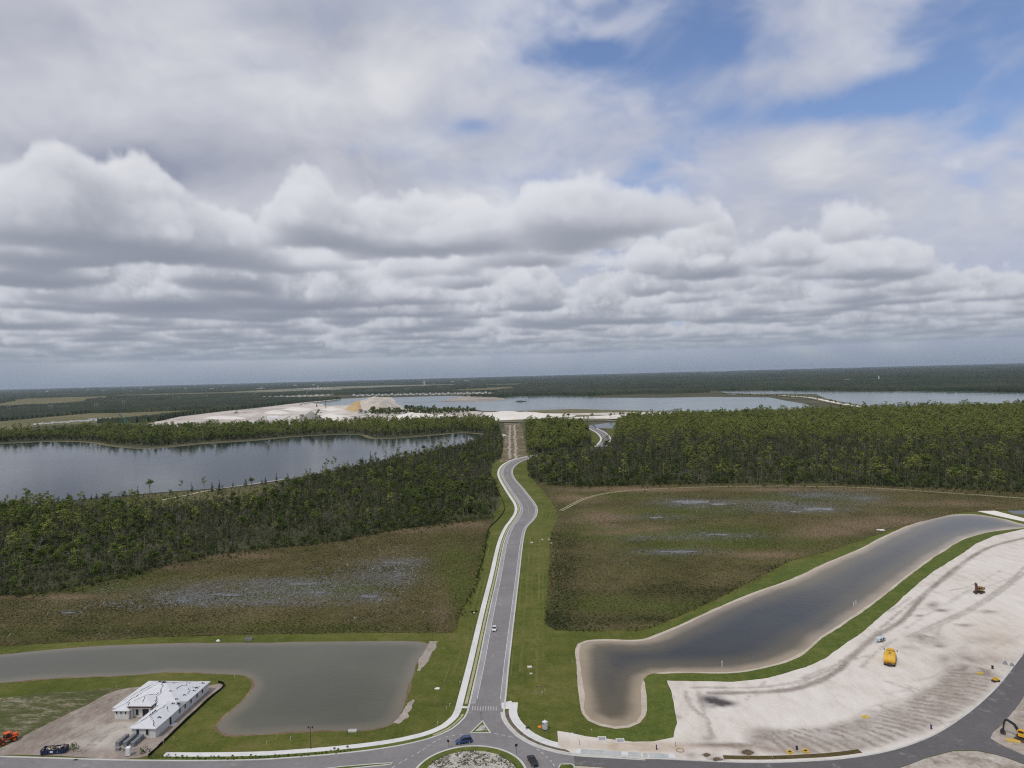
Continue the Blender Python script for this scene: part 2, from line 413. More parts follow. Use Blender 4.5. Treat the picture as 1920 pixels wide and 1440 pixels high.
class MB:
    """collects simple shapes into ONE mesh"""
    def __init__(s): s.v = []; s.f = []; s.c = None
    def _add(s, v, f):
        n = len(s.v); s.v += [tuple(p) for p in v]; s.f += [tuple(i + n for i in q) for q in f]; return s
    def box(s, c, d, rz=0.0, taper=1.0, tilt=None):
        x, y, z = d[0] / 2, d[1] / 2, d[2] / 2
        v = [(-x, -y, -z), (x, -y, -z), (x, y, -z), (-x, y, -z), (-x * taper, -y * taper, z), (x * taper, -y * taper, z), (x * taper, y * taper, z), (-x * taper, y * taper, z)]
        R_ = Matrix.Rotation(rz, 3, 'Z')
        if tilt: R_ = R_ @ Matrix.Rotation(tilt[0], 3, 'X') @ Matrix.Rotation(tilt[1], 3, 'Y')
        v = [tuple(R_ @ Vector(p) + Vector(c)) for p in v]
        return s._add(v, [(0, 3, 2, 1), (4, 5, 6, 7), (0, 1, 5, 4), (1, 2, 6, 5), (2, 3, 7, 6), (3, 0, 4, 7)])
    def tube(s, p, q, r, r2=None, n=8):
        p, q = Vector(p), Vector(q); d = (q - p).normalized()
        u = d.orthogonal().normalized(); w = d.cross(u); r2 = r if r2 is None else r2
        v = [p + (u * math.cos(2 * math.pi * i / n) + w * math.sin(2 * math.pi * i / n)) * r for i in range(n)]
        v += [q + (u * math.cos(2 * math.pi * i / n) + w * math.sin(2 * math.pi * i / n)) * r2 for i in range(n)]
        f = [(i, (i + 1) % n, n + (i + 1) % n, n + i) for i in range(n)] + [tuple(range(n - 1, -1, -1)), tuple(range(n, 2 * n))]
        return s._add(v, f)
    def path(s, pts, r, n=6):
        for a, b in zip(pts[:-1], pts[1:]): s.tube(a, b, r, n=n)
        return s
    def loft(s, rings, cap=True):
        n = len(rings[0]); v = [p for r in rings for p in r]; f = []
        for k in range(len(rings) - 1):
            for i in range(n):
                j = (i + 1) % n; f.append((k * n + i, k * n + j, (k + 1) * n + j, (k + 1) * n + i))
        if cap: f += [tuple(range(n - 1, -1, -1)), tuple(range((len(rings) - 1) * n, len(rings) * n))]
        return s._add(v, f)
    def extrude(s, poly, y0, y1, axis='y'):
        n = len(poly)
        P = (lambda a, b, t: (a, t, b)) if axis == 'y' else ((lambda a, b, t: (t, a, b)) if axis == 'x' else (lambda a, b, t: (a, b, t)))
        return s.loft([[P(a, b, y0) for a, b in poly], [P(a, b, y1) for a, b in poly]])
    def face(s, v): return s._add(v, [tuple(range(len(v)))])
    def lathe(s, prof, n=16, c=(0, 0, 0)):
        return s.loft([[(c[0] + r * math.cos(2 * math.pi * i / n), c[1] + r * math.sin(2 * math.pi * i / n), c[2] + z) for i in range(n)] for r, z in prof])
    def build(s, name, mat, parent=None, smooth=False, bevel=0.0, label=None):
        me = bpy.data.meshes.new(name); me.from_pydata(s.v, [], s.f)
        bm = bmesh.new(); bm.from_mesh(me); bmesh.ops.recalc_face_normals(bm, faces=bm.faces)
        if bevel: bmesh.ops.bevel(bm, geom=[e for e in bm.edges], offset=bevel, segments=1, affect='EDGES', profile=.5)
        bm.to_mesh(me); bm.free(); me.update()
        if smooth: me.shade_smooth()
        o = link(name, me, mat, parent)
        if label: o['label'] = label
        return o

# ------------------------------------------------------------------ helpers: materials
def new_mat(name):
    m = bpy.data.materials.new(name); m.use_nodes = True
    t = m.node_tree; b = t.nodes['Principled BSDF']; N = NT(t)
    return m, N, b
def wpos(N): return N.new('ShaderNodeNewGeometry').outputs['Position']
def opos(N): return N.new('ShaderNodeTexCoord').outputs['Object']
def ramp3(N, f, c0, c1, c2, gain=1.7):
    n = N.new('ShaderNodeValToRGB'); N.put(n.inputs[0], N.m('MULTIPLY_ADD', f, gain, .5 - .5 * gain)); r = n.color_ramp
    r.elements[0].color = (*c0, 1); r.elements[1].color = (*c2, 1); r.elements[0].position = .28; r.elements[1].position = .74
    e = r.elements.new(.5); e.color = (*c1, 1); return n.outputs[0]
def bump(N, b, h, strength, dist):
    n = N.new('ShaderNodeBump'); n.inputs['Strength'].default_value = strength; n.inputs['Distance'].default_value = dist
    N.put(n.inputs['Height'], h); N.l.new(n.outputs[0], b.inputs['Normal'])
def mottled(name, c0, c1, c2, scales=(.08, .5, 2.5), weights=(.5, .3, .2), rough_=.9, bmp=.0, bdist=.1, local=False, spec=.2, metal=0.0, stretch=(1, 1, 1)):
    """base colour that wanders between three tones at several sizes"""
    m, N, b = new_mat(name); p = N.vm('MULTIPLY', opos(N) if local else wpos(N), stretch)
    t = None
    for s_, w_ in zip(scales, weights):
        q = N.mul(N.noise(p, s_, 5, .6), w_); t = q if t is None else N.add(t, q)
    N.put(b.inputs['Base Color'], ramp3(N, t, c0, c1, c2)); b.inputs['Roughness'].default_value = rough_
    b.inputs['Specular IOR Level'].default_value = spec; b.inputs['Metallic'].default_value = metal
    if bmp: bump(N, b, N.noise(p, scales[-1], 4, .6), bmp, bdist)
    return m
def paint(name, c, rough_=.45, var=.12, scale=1.2, spec=.4, metal=0.0, dirt=(.25, .21, .16), dirt_amt=.25):
    """painted or moulded surface with uneven tone and a little grime"""
    m, N, b = new_mat(name); p = opos(N)
    n1 = N.noise(p, scale, 5, .6); n2 = N.noise(p, scale * 4.3, 4, .65)
    base = N.mix(N.step(n1, .3, .7), tuple(v * (1 - var) for v in c), tuple(min(1, v * (1 + var)) for v in c))
    base = N.mix(N.mul(N.step(n2, .5, .78), dirt_amt), base, dirt)
    N.put(b.inputs['Base Color'], base)
    N.put(b.inputs['Roughness'], N.add(N.mul(n2, .25), rough_ - .1)); b.inputs['Specular IOR Level'].default_value = spec; b.inputs['Metallic'].default_value = metal
    return m
MAT = {}
# ---- ground
MAT['ground'] = mottled('scrub_ground', (.035, .042, .020), (.075, .074, .037), (.15, .135, .078), (.0012, .006, .05), (.45, .35, .2))
def lawn_mat():
    m, N, b = new_mat('mown_grass'); p = wpos(N)
    t = N.add(N.add(N.mul(N.noise(p, .035, 5, .6), .36), N.mul(N.noise(p, .22, 5, .65), .30)), N.mul(N.noise(p, 1.1, 6, .8), .42)); t = N.sub(t, .04)
    c = ramp3(N, t, (.048, .072, .013), (.104, .118, .023), (.190, .168, .056))
    w = N.new('ShaderNodeTexWave', wave_type='BANDS', bands_direction='X'); N.put(w.inputs['Vector'], N.vm('MULTIPLY', p, (1, .16, 1)))
    w.inputs['Scale'].default_value = .16; w.inputs['Distortion'].default_value = 5.0; w.inputs['Detail'].default_value = 3.0; w.inputs['Detail Scale'].default_value = .6
    c = N.mix(N.mul(N.mul(N.step(w.outputs['Fac'], .35, .95), N.step(N.noise(p, .02, 3, .5), .4, .65)), .30), c, (.140, .140, .034))
    dry = N.step(N.noise(p, .09, 6, .7), .56, .72)
    c = N.mix(N.mul(dry, .6), c, (.185, .135, .062)); c = N.mix(N.mul(N.step(N.noise(p, .7, 5, .75), .56, .70), .45), c, (.045, .062, .014))
    N.put(b.inputs['Base Color'], c); b.inputs['Roughness'].default_value = .95; b.inputs['Specular IOR Level'].default_value = .1
    bump(N, b, N.noise(p, 1.8, 5, .7), .55, .35); return m
MAT['lawn'] = lawn_mat()
MAT['mown_light'] = mottled('mown_swath', (.060, .080, .015), (.118, .125, .026), (.200, .175, .060), (.04, .3, 1.1), (.33, .32, .35), .95, .5, .3)
MAT['bank_grass'] = mottled('bank_grass', (.045, .075, .011), (.090, .120, .019), (.160, .165, .040), (.05, .35, 1.3), (.30, .33, .40), .95, .6, .35)
def meadow_mat():
    m, N, b = new_mat('wet_meadow'); p = wpos(N)
    t = N.add(N.add(N.mul(N.noise(p, .02, 5, .6), .40), N.mul(N.noise(p, .16, 5, .65), .32)), N.mul(N.noise(p, 1.1, 4, .7), .28))
    c = ramp3(N, t, (.058, .056, .020), (.108, .096, .037), (.172, .136, .066))
    for nm, tone in (('green', (.082, .104, .020)), ('straw', (.235, .168, .105)), ('grey', (.16, .16, .155)), ('dark', (.024, .033, .012))):
        f = N.mul(N.attr(nm), N.step(N.noise(p, .55, 5, .7), .25, .62))
        c = N.mix(f, c, tone)
    N.put(b.inputs['Base Color'], c); b.inputs['Roughness'].default_value = .95; b.inputs['Specular IOR Level'].default_value = .1
    bump(N, b, N.noise(p, .9, 5, .75), .8, .6); return m
MAT['meadow'] = meadow_mat()
def sandlot_mat():
    m, N, b = new_mat('graded_white_sand'); p = wpos(N)
    q = N.vm('MULTIPLY', p, (.45, .16, 1)); 
    t = N.add(N.add(N.mul(N.noise(p, .016, 5, .6), .35), N.mul(N.noise(q, .55, 6, .65), .40)), N.mul(N.noise(p, 1.3, 4, .7), .25))
    c = ramp3(N, t, (.54, .48, .415), (.68, .622, .555), (.77, .73, .67))
    c = N.mix(N.mul(N.attr('mud'), N.step(N.noise(p, .9, 5, .7), .15, .6, .55, 1.0)), c, (.245, .20, .165))
    c = N.mix(N.attr('wet'), c, (.085, .075, .075))
    c = N.mix(N.mul(N.attr('tan'), N.step(N.noise(p, .3, 5, .65), .2, .7, .3, 1.0)), c, (.50, .395, .29))
    N.put(b.inputs['Base Color'], c); b.inputs['Roughness'].default_value = .95; b.inputs['Specular IOR Level'].default_value = .15
    bump(N, b, N.add(N.noise(q, .9, 5, .7), N.mul(N.attr('mud'), -.6)), .5, .25); return m
MAT['sand_lot'] = sandlot_mat()
MAT['dirt_lot'] = mottled('house_lot_dirt', (.26, .215, .18), (.38, .325, .28), (.52, .455, .40), (.05, .25, 1.2), (.35, .35, .3), .95, .6, .25, stretch=(1, .55, 1))
def house_dirt_mat():
    m, N, b = new_mat('house_lot_ruts'); p = wpos(N)
    t = N.add(N.add(N.mul(N.noise(p, .06, 5, .6), .35), N.mul(N.noise(N.vm('MULTIPLY', p, (.8, .5, 1)), .4, 6, .7), .35)), N.mul(N.noise(p, 1.8, 5, .75), .30))
    c = ramp3(N, t, (.20, .162, .132), (.33, .275, .23), (.49, .43, .375))
    c = N.mix(N.mul(N.attr('pale'), .75), c, (.60, .56, .50)); c = N.mix(N.mul(N.attr('ruts'), .7), c, (.19, .155, .13))
    N.put(b.inputs['Base Color'], c); b.inputs['Roughness'].default_value = .95; b.inputs['Specular IOR Level'].default_value = .15
    bump(N, b, N.noise(p, 1.6, 5, .7), .6, .25); return m
MAT['house_dirt'] = house_dirt_mat()
MAT['bank_sand'] = mottled('pond_bank_sand', (.40, .33, .255), (.52, .45, .365), (.62, .56, .48), (.06, .4, 2.0), (.4, .3, .3), .95, .4, .15)
MAT['mud_bank'] = mottled('pond_bank_mud', (.12, .085, .05), (.19, .13, .08), (.30, .24, .17), (.06, .4, 2.0), (.4, .3, .3), .95, .5, .2)
MAT['far_sand'] = mottled('quarry_sand', (.32, .29, .25), (.55, .49, .43), (.74, .69, .62), (.0035, .014, .06), (.38, .36, .26), .95, stretch=(.7, .35, 1))
MAT['spit_sand'] = mottled('spit_sand', (.20, .18, .15), (.36, .31, .26), (.50, .44, .38), (.006, .03, .1), (.38, .36, .26), .95)
MAT['white_sand'] = mottled('white_sand', (.66, .60, .53), (.76, .71, .64), (.84, .80, .75), (.01, .05, .2), (.4, .3, .3), .95)
MAT['ochre_sand'] = mottled('ochre_sand', (.40, .27, .12), (.50, .36, .18), (.58, .46, .28), (.012, .03, .12), (.45, .3, .25), .95)
MAT['pile_sand'] = mottled('stockpile_sand', (.42, .37, .31), (.55, .49, .42), (.66, .60, .53), (.012, .03, .12), (.55, .3, .15), .95)
MAT['field'] = mottled('dry_field', (.10, .10, .04), (.15, .135, .062), (.22, .19, .10), (.004, .02, .1), (.4, .35, .25), .95)
MAT['field_grey'] = mottled('airfield_grass', (.14, .15, .09), (.20, .195, .13), (.33, .31, .25), (.003, .015, .08), (.4, .35, .25), .95)
MAT['scrub'] = mottled('scrub_clearing', (.07, .075, .03), (.16, .13, .07), (.42, .34, .25), (.03, .12, .6), (.35, .4, .25), .95, .5, .4)
def asphalt(name, k):
    m, N, b = new_mat(name); p = wpos(N)
    t = N.add(N.add(N.mul(N.noise(p, .05, 5, .6), .4), N.mul(N.noise(p, .6, 5, .65), .3)), N.mul(N.noise(p, 6., 3, .7), .3))
    c = ramp3(N, t, (.150 * k, .139 * k, .138 * k), (.185 * k, .172 * k, .170 * k), (.225 * k, .211 * k, .208 * k))
    q = N.step(N.noise(N.vm('MULTIPLY', p, (.4, .05, 1)), 1.3, 5, .6), .55, .8)
    c = N.mix(N.mul(q, .30), c, (.26 * k, .245 * k, .24 * k))
    d = N.step(N.noise(p, .17, 6, .7), .56, .72); c = N.mix(N.mul(d, .45), c, (.42, .385, .35))
    N.put(b.inputs['Base Color'], c); b.inputs['Roughness'].default_value = .85; b.inputs['Specular IOR Level'].default_value = .3
    bump(N, b, N.noise(p, 7., 3, .7), .2, .02); return m
MAT['asphalt'] = asphalt('weathered_asphalt', 1.22); MAT['asphalt_new'] = asphalt('new_asphalt', .70); MAT['shoulder'] = mottled('shoulder_asphalt', (.26, .25, .25), (.33, .32, .32), (.42, .41, .40), (.08, .7, 4), (.4, .3, .3), .9)
MAT['concrete'] = mottled('white_concrete', (.56, .55, .53), (.68, .67, .65), (.76, .75, .73), (.06, .5, 3.), (.4, .35, .25), .85)
MAT['curb'] = mottled('curb_concrete', (.44, .43, .40), (.55, .54, .50), (.64, .63, .59), (.06, .5, 3.), (.4, .35, .25), .85)
MAT['form'] = mottled('damp_new_concrete', (.36, .39, .38), (.45, .475, .465), (.56, .57, .56), (.1, .7, 3.), (.4, .35, .25), .7)
MAT['mulch'] = mottled('straw_mulch', (.26, .23, .12), (.40, .36, .21), (.52, .48, .33), (.2, .9, 4.), (.3, .4, .3), .95, .5, .1)
MAT['line_paint'] = mottled('road_paint', (.60, .60, .59), (.70, .70, .69), (.78, .78, .77), (.2, 1.5, 6), (.3, .4, .3), .7)
MAT['worn_paint'] = mottled('worn_road_paint', (.24, .23, .23), (.42, .41, .40), (.62, .61, .60), (.5, 1.5, 5), (.3, .4, .3), .8)
MAT['grit'] = mottled('weedy_gravel', (.16, .15, .11), (.46, .425, .375), (.62, .59, .55), (.25, 1.0, 2.6), (.20, .36, .44), .95, .6, .2)
def water(name, deep, mid, shallow, rgh=.06, wave=.5, bstr=.12, shore=False, ripple=.5, ior=1.33):
    m, N, b = new_mat(name); p = wpos(N)
    if shore:
        d = N.add(N.attr('shore'), N.mul(N.sub(N.noise(p, .05, 5, .6), .5), 5.0))
        c = N.mix(N.step(d, .3, 5.5), shallow, mid); c = N.mix(N.step(d, 4.0, 16.0), c, deep); c = N.mix(N.mul(N.step(N.noise(N.vm('MULTIPLY', p, (.5, 1, 1)), .02, 5, .6), .45, .62), .22), c, tuple(v * 1.7 for v in deep))
    else:
        c = N.mix(N.step(N.noise(p, .006, 4, .55), .35, .65), deep, mid)
    N.put(b.inputs['Base Color'], c); b.inputs['IOR'].default_value = ior
    N.put(b.inputs['Roughness'], N.step(N.noise(N.vm('MULTIPLY', p, (.35, 1, 1)), .012, 5, .6), .4, .66, rgh, rgh * 1.7))
    h = N.add(N.noise(N.vm('MULTIPLY', p, (.6, 1.5, 1)), wave, 4, .6), N.mul(N.noise(p, wave * .18, 3, .5), 1.2))
    bump(N, b, h, bstr, ripple); return m
MAT['pond_turbid'] = water('turbid_pond_water', (.084, .082, .058), (.094, .091, .065), (.16, .14, .10), .08, .40, .045, shore=True, ior=1.27)
MAT['pond_clear'] = water('sand_bottom_pond_water', (.050, .048, .038), (.125, .102, .060), (.36, .285, .19), .07, .40, .045, shore=True, ior=1.26)
MAT['lake'] = water('lake_water', (.020, .030, .034), (.026, .038, .042), (.1, .1, .08), .05, .22, .10, ior=1.2)
MAT['quarry_water'] = water('quarry_water', (.085, .125, .120), (.12, .165, .155), (.2, .2, .18), .08, .12, .12, ior=1.25)

# ------------------------------------------------------------------ the ground and its regions (photo pixels -> metres)
def disc(r, n=96): return [(r * math.cos(2 * math.pi * i / n), r * math.sin(2 * math.pi * i / n)) for i in range(n)]
sheet('ground', disc(42000), -.30, MAT['ground'])
# mown verges, pond banks and the lots' grass: one lawn under the near half of the picture
LAWN = GL([(-260, 1010), (500, 960), (930, 850), (1000, 850), (1400, 900), (2200, 935), (2500, 1500), (2300, 2200), (960, 2600), (-400, 2200), (-500, 1500)])
sheet('lawn', densify(LAWN, 25), 0.0, MAT['lawn'])

# ---- water
LEFT_POND = smooth_line(GL([(-140, 1247), (0, 1228), (160, 1213), (275, 1208), (475, 1205.5), (680, 1203), (790, 1204), (803, 1208), (797, 1222), (782, 1242), (775, 1265), (760, 1305), (752, 1335), (737, 1356), (700, 1367), (635, 1369), (555, 1372), (480, 1377), (425, 1377),
    (406, 1364), (423, 1343), (453, 1318), (470, 1297), (475, 1281), (462, 1268), (400, 1263), (325, 1260), (250, 1266), (100, 1272), (0, 1280), (-140, 1292)]), 2.5, True)
RIGHT_POND = smooth_line(GL([(1103, 1203), (1207, 1201), (1236, 1192), (1327, 1151), (1427, 1109), (1492, 1086), (1555, 1056), (1615, 1031), (1655, 1010), (1687, 995), (1729, 978), (1777, 967), (1827, 965), (1877, 973), (1920, 984), (1960, 989), (1915, 990), (1863, 995), (1813, 1007), (1766, 1032), (1711, 1070), (1641, 1124), (1586, 1163),
    (1543, 1190), (1487, 1232), (1435, 1249), (1375, 1259), (1240, 1261), (1214, 1266), (1202, 1282), (1203, 1315), (1203, 1340), (1193, 1353), (1176, 1360), (1155, 1362), (1128, 1357), (1108, 1349), (1099, 1338), (1095, 1305), (1090, 1255), (1086, 1217), (1090, 1208)]), 2.5, True)
def offset_closed(P, d):
    s_ = 1 if area2(P) < 0 else -1
    return P + normals2(P, True) * d * s_
def bank(name, P, w0, w1, z, mat, label):
    """ring of bare bank round a pond"""
    out = offset_closed(P, w0); out = out + normals2(out, True) * ((w1 - w0) * .5 * (fbm(out, 14, 3, 3)))[:, None]
    return sheet(name, out, z, mat)
bank('pond_bank', LEFT_POND, .5, 2.6, .012, MAT['mud_bank'], '')
bank('pond_bank', RIGHT_POND, 1.4, 3.0, .012, MAT['bank_sand'], '')
sheet('beach', rough(densify(GL([(822, 1202), (806, 1202), (800, 1214), (787, 1240), (781, 1258), (787, 1258), (799, 1242), (812, 1222)]), 1.2), 1.3, 4), .016, MAT['dirt_lot'])
sheet('beach', rough(densify(GL([(776, 1312), (768, 1316), (752, 1338), (740, 1354), (748, 1356), (764, 1344), (770, 1330)]), 1.), 1.1, 3), .016, MAT['dirt_lot'])
def shore_attr(P): return {'shore': lambda V: dist_line(V, P[::2], True)}
sheet('pond', rough(LEFT_POND, .7, 7), .022, MAT['pond_turbid'], cell=5, attrs=shore_attr(LEFT_POND))
sheet('pond', rough(RIGHT_POND, .5, 9), .022, MAT['pond_clear'], cell=3.5, attrs=shore_attr(RIGHT_POND))
LAKE = smooth_line(GL([(-150, 840), (0, 832), (100, 828), (175, 831), (195, 835), (287, 841), (375, 833), (480, 826), (542, 820), (630, 815), (667, 815), (705, 823), (742, 822), (817, 816), (867, 812), (905, 815), (915, 820), (880, 830),
    (850, 838), (750, 857), (650, 877), (560, 895), (480, 908), (420, 915), (330, 921), (200, 932), (60, 944), (-60, 950), (-200, 955)]), 12, True)
sheet('lake', LAKE, .02, MAT['lake'])
SHORE_FAR = smooth_line(GL([(0, 832), (100, 828), (175, 831), (195, 835), (287, 841), (375, 833), (480, 826), (542, 820), (630, 815), (667, 815), (705, 823), (742, 822), (817, 816), (867, 812), (905, 815)]), 10)
ribbon('lake_shore', SHORE_FAR, -1, 9, .03, MAT['field'])

# ---- wet meadows with their colour fields
LM = densify(GL([(-160, 1150), (0, 1118), (60, 1112), (200, 1088), (280, 1065), (330, 1054), (430, 1034), (520, 1025), (620, 1015), (700, 999), (800, 984), (880, 976), (925, 968), (930, 966), (912, 1000), (902, 1040), (890, 1095), (876, 1125), (862, 1155), (856, 1180), (846, 1187), (700, 1186), (480, 1190), (300, 1194), (100, 1206), (0, 1213), (-160, 1232)]), 4)
RM = densify(GL([(1000, 900), (1050, 909), (1100, 910), (1300, 905), (1500, 904), (1700, 911), (1960, 922), (2150, 930), (2150, 975), (1920, 957), (1840, 958), (1800, 961), (1750, 972), (1660, 996), (1560, 1032), (1480, 1052), (1440, 1075), (1330, 1130), (1250, 1165), (1200, 1182), (1040, 1182), (1022, 1170), (1028, 1100), (1030, 1060), (1033, 1000), (1048, 965), (1030, 935)]), 5)
def px_blobs(V, bl):
    q = PX(V); t = np.zeros(len(V))
    for x, y, rx, ry, g in bl: t = t + g * np.exp(-((q[:, 0] - x) / rx) ** 2 - ((q[:, 1] - y) / ry) ** 2)
    return t
GREY_L = [(420, 1110, 150, 13, .8), (540, 1093, 130, 9, .8), (600, 1112, 70, 8, .8), (740, 1055, 60, 8, .7), (700, 1080, 70, 18, .55), (500, 1130, 130, 9, .6), (680, 1120, 55, 9, .7), (340, 1125, 60, 10, .6), (230, 1135, 60, 8, .4), (130, 1150, 25, 5, .5), (760, 1075, 40, 25, .4)]
GREEN_L = [(560, 1098, 45, 8, .9), (640, 1105, 70, 9, 1.), (480, 1118, 60, 8, .7), (850, 1060, 40, 50, .5), (120, 1100, 160, 9, .6), (250, 1080, 120, 8, .5), (870, 1100, 30, 60, .5), (0, 1190, 200, 10, .4), (500, 1178, 300, 9, .4)]
STRAW_L = [(100, 1120, 90, 5, .8), (330, 1062, 60, 6, .5), (450, 1042, 80, 6, .6), (880, 985, 60, 10, .5), (830, 1150, 14, 30, .5), (760, 995, 80, 6, .4)]
DARK_L = [(300, 1185, 300, 7, .5), (700, 1178, 120, 8, .5), (600, 1070, 200, 14, .3), (870, 1150, 20, 20, .5)]
GREY_R = [(1295, 942, 60, 6, 1.), (1400, 950, 130, 12, .4), (1530, 928, 60, 7, .8), (1520, 955, 70, 6, .9), (1330, 1005, 90, 7, .6), (1270, 1035, 80, 6, .8), (1230, 970, 60, 5, .4), (1220, 1010, 60, 6, .4), (1620, 935, 40, 9, .7), (1480, 945, 60, 5, .6)]
GREEN_R = [(1300, 1000, 160, 16, .8), (1160, 1000, 80, 9, .9), (1100, 985, 26, 26, .7), (1130, 930, 90, 7, .8), (1250, 960, 150, 12, .6), (1420, 1020, 150, 14, .7), (1120, 1130, 60, 18, .8), (1250, 1140, 120, 14, .5), (1500, 935, 120, 10, .4), (1230, 1030, 60, 10, .6)]
STRAW_R = [(1130, 970, 60, 14, .8), (1200, 990, 60, 9, .6), (1080, 935, 60, 8, .7), (1180, 918, 120, 4, .7), (1500, 918, 260, 4, .6), (1440, 1040, 70, 7, .7), (1540, 1000, 60, 8, .9), (1680, 975, 70, 8, .8), (1600, 985, 90, 10, .5), (1750, 945, 120, 6, .5), (1150, 1000, 50, 5, .5)]
DARK_R = [(1065, 1060, 28, 55, .9), (1060, 1120, 30, 30, .5), (1300, 1110, 150, 14, .5), (1450, 1065, 60, 8, .6), (1120, 1165, 90, 14, .6), (1230, 1160, 60, 8, .8), (1380, 1110, 60, 8, .7), (1045, 1165, 25, 20, .8)]
def meadow_attrs(gy, gn, st, dk):
    k = lambda bl, o: (lambda V: np.clip((1.0 if o == 1 else .75 if o == 13 else 1.45) * px_blobs(V, bl) * (1 + .9 * fbm(V, 16, o)) + (.08 if o == 1 else .26) * fbm(V, 30, o + 2), 0, 1))
    return {'grey': k(gy, 1), 'green': k(gn, 5), 'straw': k(st, 9), 'dark': k(dk, 13)}
AL_, AR_ = meadow_attrs(GREY_L, GREEN_L, STRAW_L, DARK_L), meadow_attrs(GREY_R, GREEN_R, STRAW_R, DARK_R)
rel = lambda V: .12 * fbm(V, 9, 4) + .06
sheet('meadow', rough(LM, .8, 7), .03, MAT['meadow'], cell=3.2, attrs=AL_, relief=rel)
sheet('meadow', rough(RM, .8, 7), .03, MAT['meadow'], cell=4.5, attrs=AR_, relief=rel)

# ---- house lot: bare dirt, and rough grass with sandy scars to its left
RUTS = [([(30, 1410), (90, 1372), (150, 1340), (210, 1312), (250, 1293)], .7), ([(50, 1412), (110, 1376), (165, 1348), (220, 1318)], .8), ([(10, 1408), (70, 1370), (130, 1338), (190, 1308)], .6), ([(80, 1412), (130, 1385), (180, 1362), (225, 1345)], .6), ([(150, 1412), (180, 1390), (205, 1372), (235, 1360)], .5), ([(60, 1395), (120, 1362), (200, 1322)], .5)]
def lot_ruts(V):
    t = np.zeros(len(V))
    for L, w in RUTS:
        for o_ in (-.9, .9):
            S_ = smooth_line(GL(L), 3); S_ = S_ + normals2(S_) * o_; d = dist_line(V, S_) + .35 * fbm(V, 2.5, 2); t = np.maximum(t, sst(d, w * 1.1, .15) * (.75 + .5 * fbm(V, 7, 4)))
    return np.clip(t, 0, 1)
lot_pale = lambda V: np.clip(px_blobs(V, [(225, 1372, 45, 14, 1.), (180, 1395, 60, 10, .7), (160, 1360, 40, 6, .5), (235, 1358, 22, 5, .9)]) * (1 + .8 * fbm(V, 5, 5)), 0, 1)
DIRT = rough(smooth_line(GL([(0, 1404), (60, 1372), (120, 1342), (170, 1318), (205, 1300), (240, 1290), (262, 1288), (300, 1292), (395, 1285), (412, 1282), (420, 1288), (390, 1310), (350, 1345), (310, 1385), (280, 1416), (262, 1421), (100, 1417), (30, 1416), (-60, 1418), (-120, 1424)]), 2, True), .5, 5)
sheet('house_lot', DIRT, .02, MAT['house_dirt'], cell=1.0, attrs={'ruts': lot_ruts, 'pale': lot_pale}, relief=lambda V: .05 * fbm(V * np.array([1, .4]), 2.2, 6) + .05 - .05 * lot_ruts(V))
SCAR = mottled('scarred_grass', (.055, .07, .018), (.095, .098, .035), (.40, .34, .27), (.07, .3, 1.1), (.3, .38, .32), .95, .5, .3, stretch=(.6, 1.6, 1))
sheet('rough_lot', rough(smooth_line(GL([(-160, 1318), (0, 1309), (80, 1300), (150, 1296), (230, 1290), (205, 1302), (150, 1328), (90, 1360), (20, 1398), (-80, 1420), (-160, 1426)]), 3, True), .8, 6), .010, SCAR)

# ---- graded white sand lot with its wheel tracks and muddy combed strip
LOT = [(1251, 1277), (1375, 1279), (1440, 1272), (1510, 1252), (1547, 1235), (1615, 1187), (1677, 1135), (1715, 1100), (1750, 1072), (1802, 1040), (1830, 1020), (1865, 1005), (1920, 992), (2050, 975), (2250, 990), (2300, 1080), (2100, 1150), (2003, 1120), (1935, 1205), (1902, 1250), (1865, 1295), (1800, 1350), (1740, 1385), (1665, 1410), (1580, 1424),
       (1525, 1428), (1450, 1431), (1360, 1430), (1275, 1426), (1210, 1424), (1145, 1419), (1075, 1415), (1046, 1400), (1045, 1371), (1060, 1373), (1100, 1382), (1187, 1392), (1225, 1391), (1262, 1383), (1270, 1357), (1260, 1302)]
LOTW = rough(densify(GL(LOT), 2.0), .35, 5)
TRACKS = [([(1330, 1300), (1440, 1298), (1500, 1290), (1560, 1265), (1605, 1225), (1640, 1195), (1690, 1165), (1720, 1130), (1745, 1105), (1800, 1060), (1860, 1025), (1925, 1008)], 1.5, .9),
          ([(1300, 1290), (1440, 1288), (1520, 1272), (1590, 1232), (1650, 1180), (1712, 1128), (1765, 1092), (1810, 1058)], .8, .6),
          ([(1285, 1297), (1300, 1330), (1322, 1345), (1335, 1380)], .9, .6), ([(1309, 1298), (1316, 1325), (1338, 1383)], .8, .5),
          ([(1700, 1195), (1760, 1168), (1810, 1145), (1860, 1115), (1900, 1085), (1930, 1055)], 1.0, .6), ([(1720, 1192), (1775, 1168), (1830, 1140), (1880, 1108), (1915, 1080), (1940, 1060)], .9, .55),
          ([(1660, 1278), (1700, 1285), (1728, 1298), (1737, 1312), (1725, 1322)], .5, .5), ([(1675, 1283), (1705, 1292), (1718, 1303), (1712, 1312)], .5, .5), ([(1650, 1320), (1665, 1340), (1680, 1345)], .5, .6),
          ([(1585, 1356), (1605, 1350), (1640, 1343), (1665, 1328)], .6, .5), ([(1560, 1358), (1600, 1353)], .8, .4)]
_rs = random.Random(5)
for _ in range(26):                                   # faint passes of the grader and trucks
    x0, y0 = _rs.uniform(1300, 1880), _rs.uniform(1080, 1380); a_ = _rs.uniform(-.7, -.2); l_ = _rs.uniform(40, 150); b_ = _rs.uniform(-14, 14)
    TRACKS.append(([(x0, y0), (x0 + l_ * .5, y0 + l_ * .5 * math.tan(a_) + b_), (x0 + l_, y0 + l_ * math.tan(a_))], _rs.uniform(.35, .8), _rs.uniform(.2, .55)))
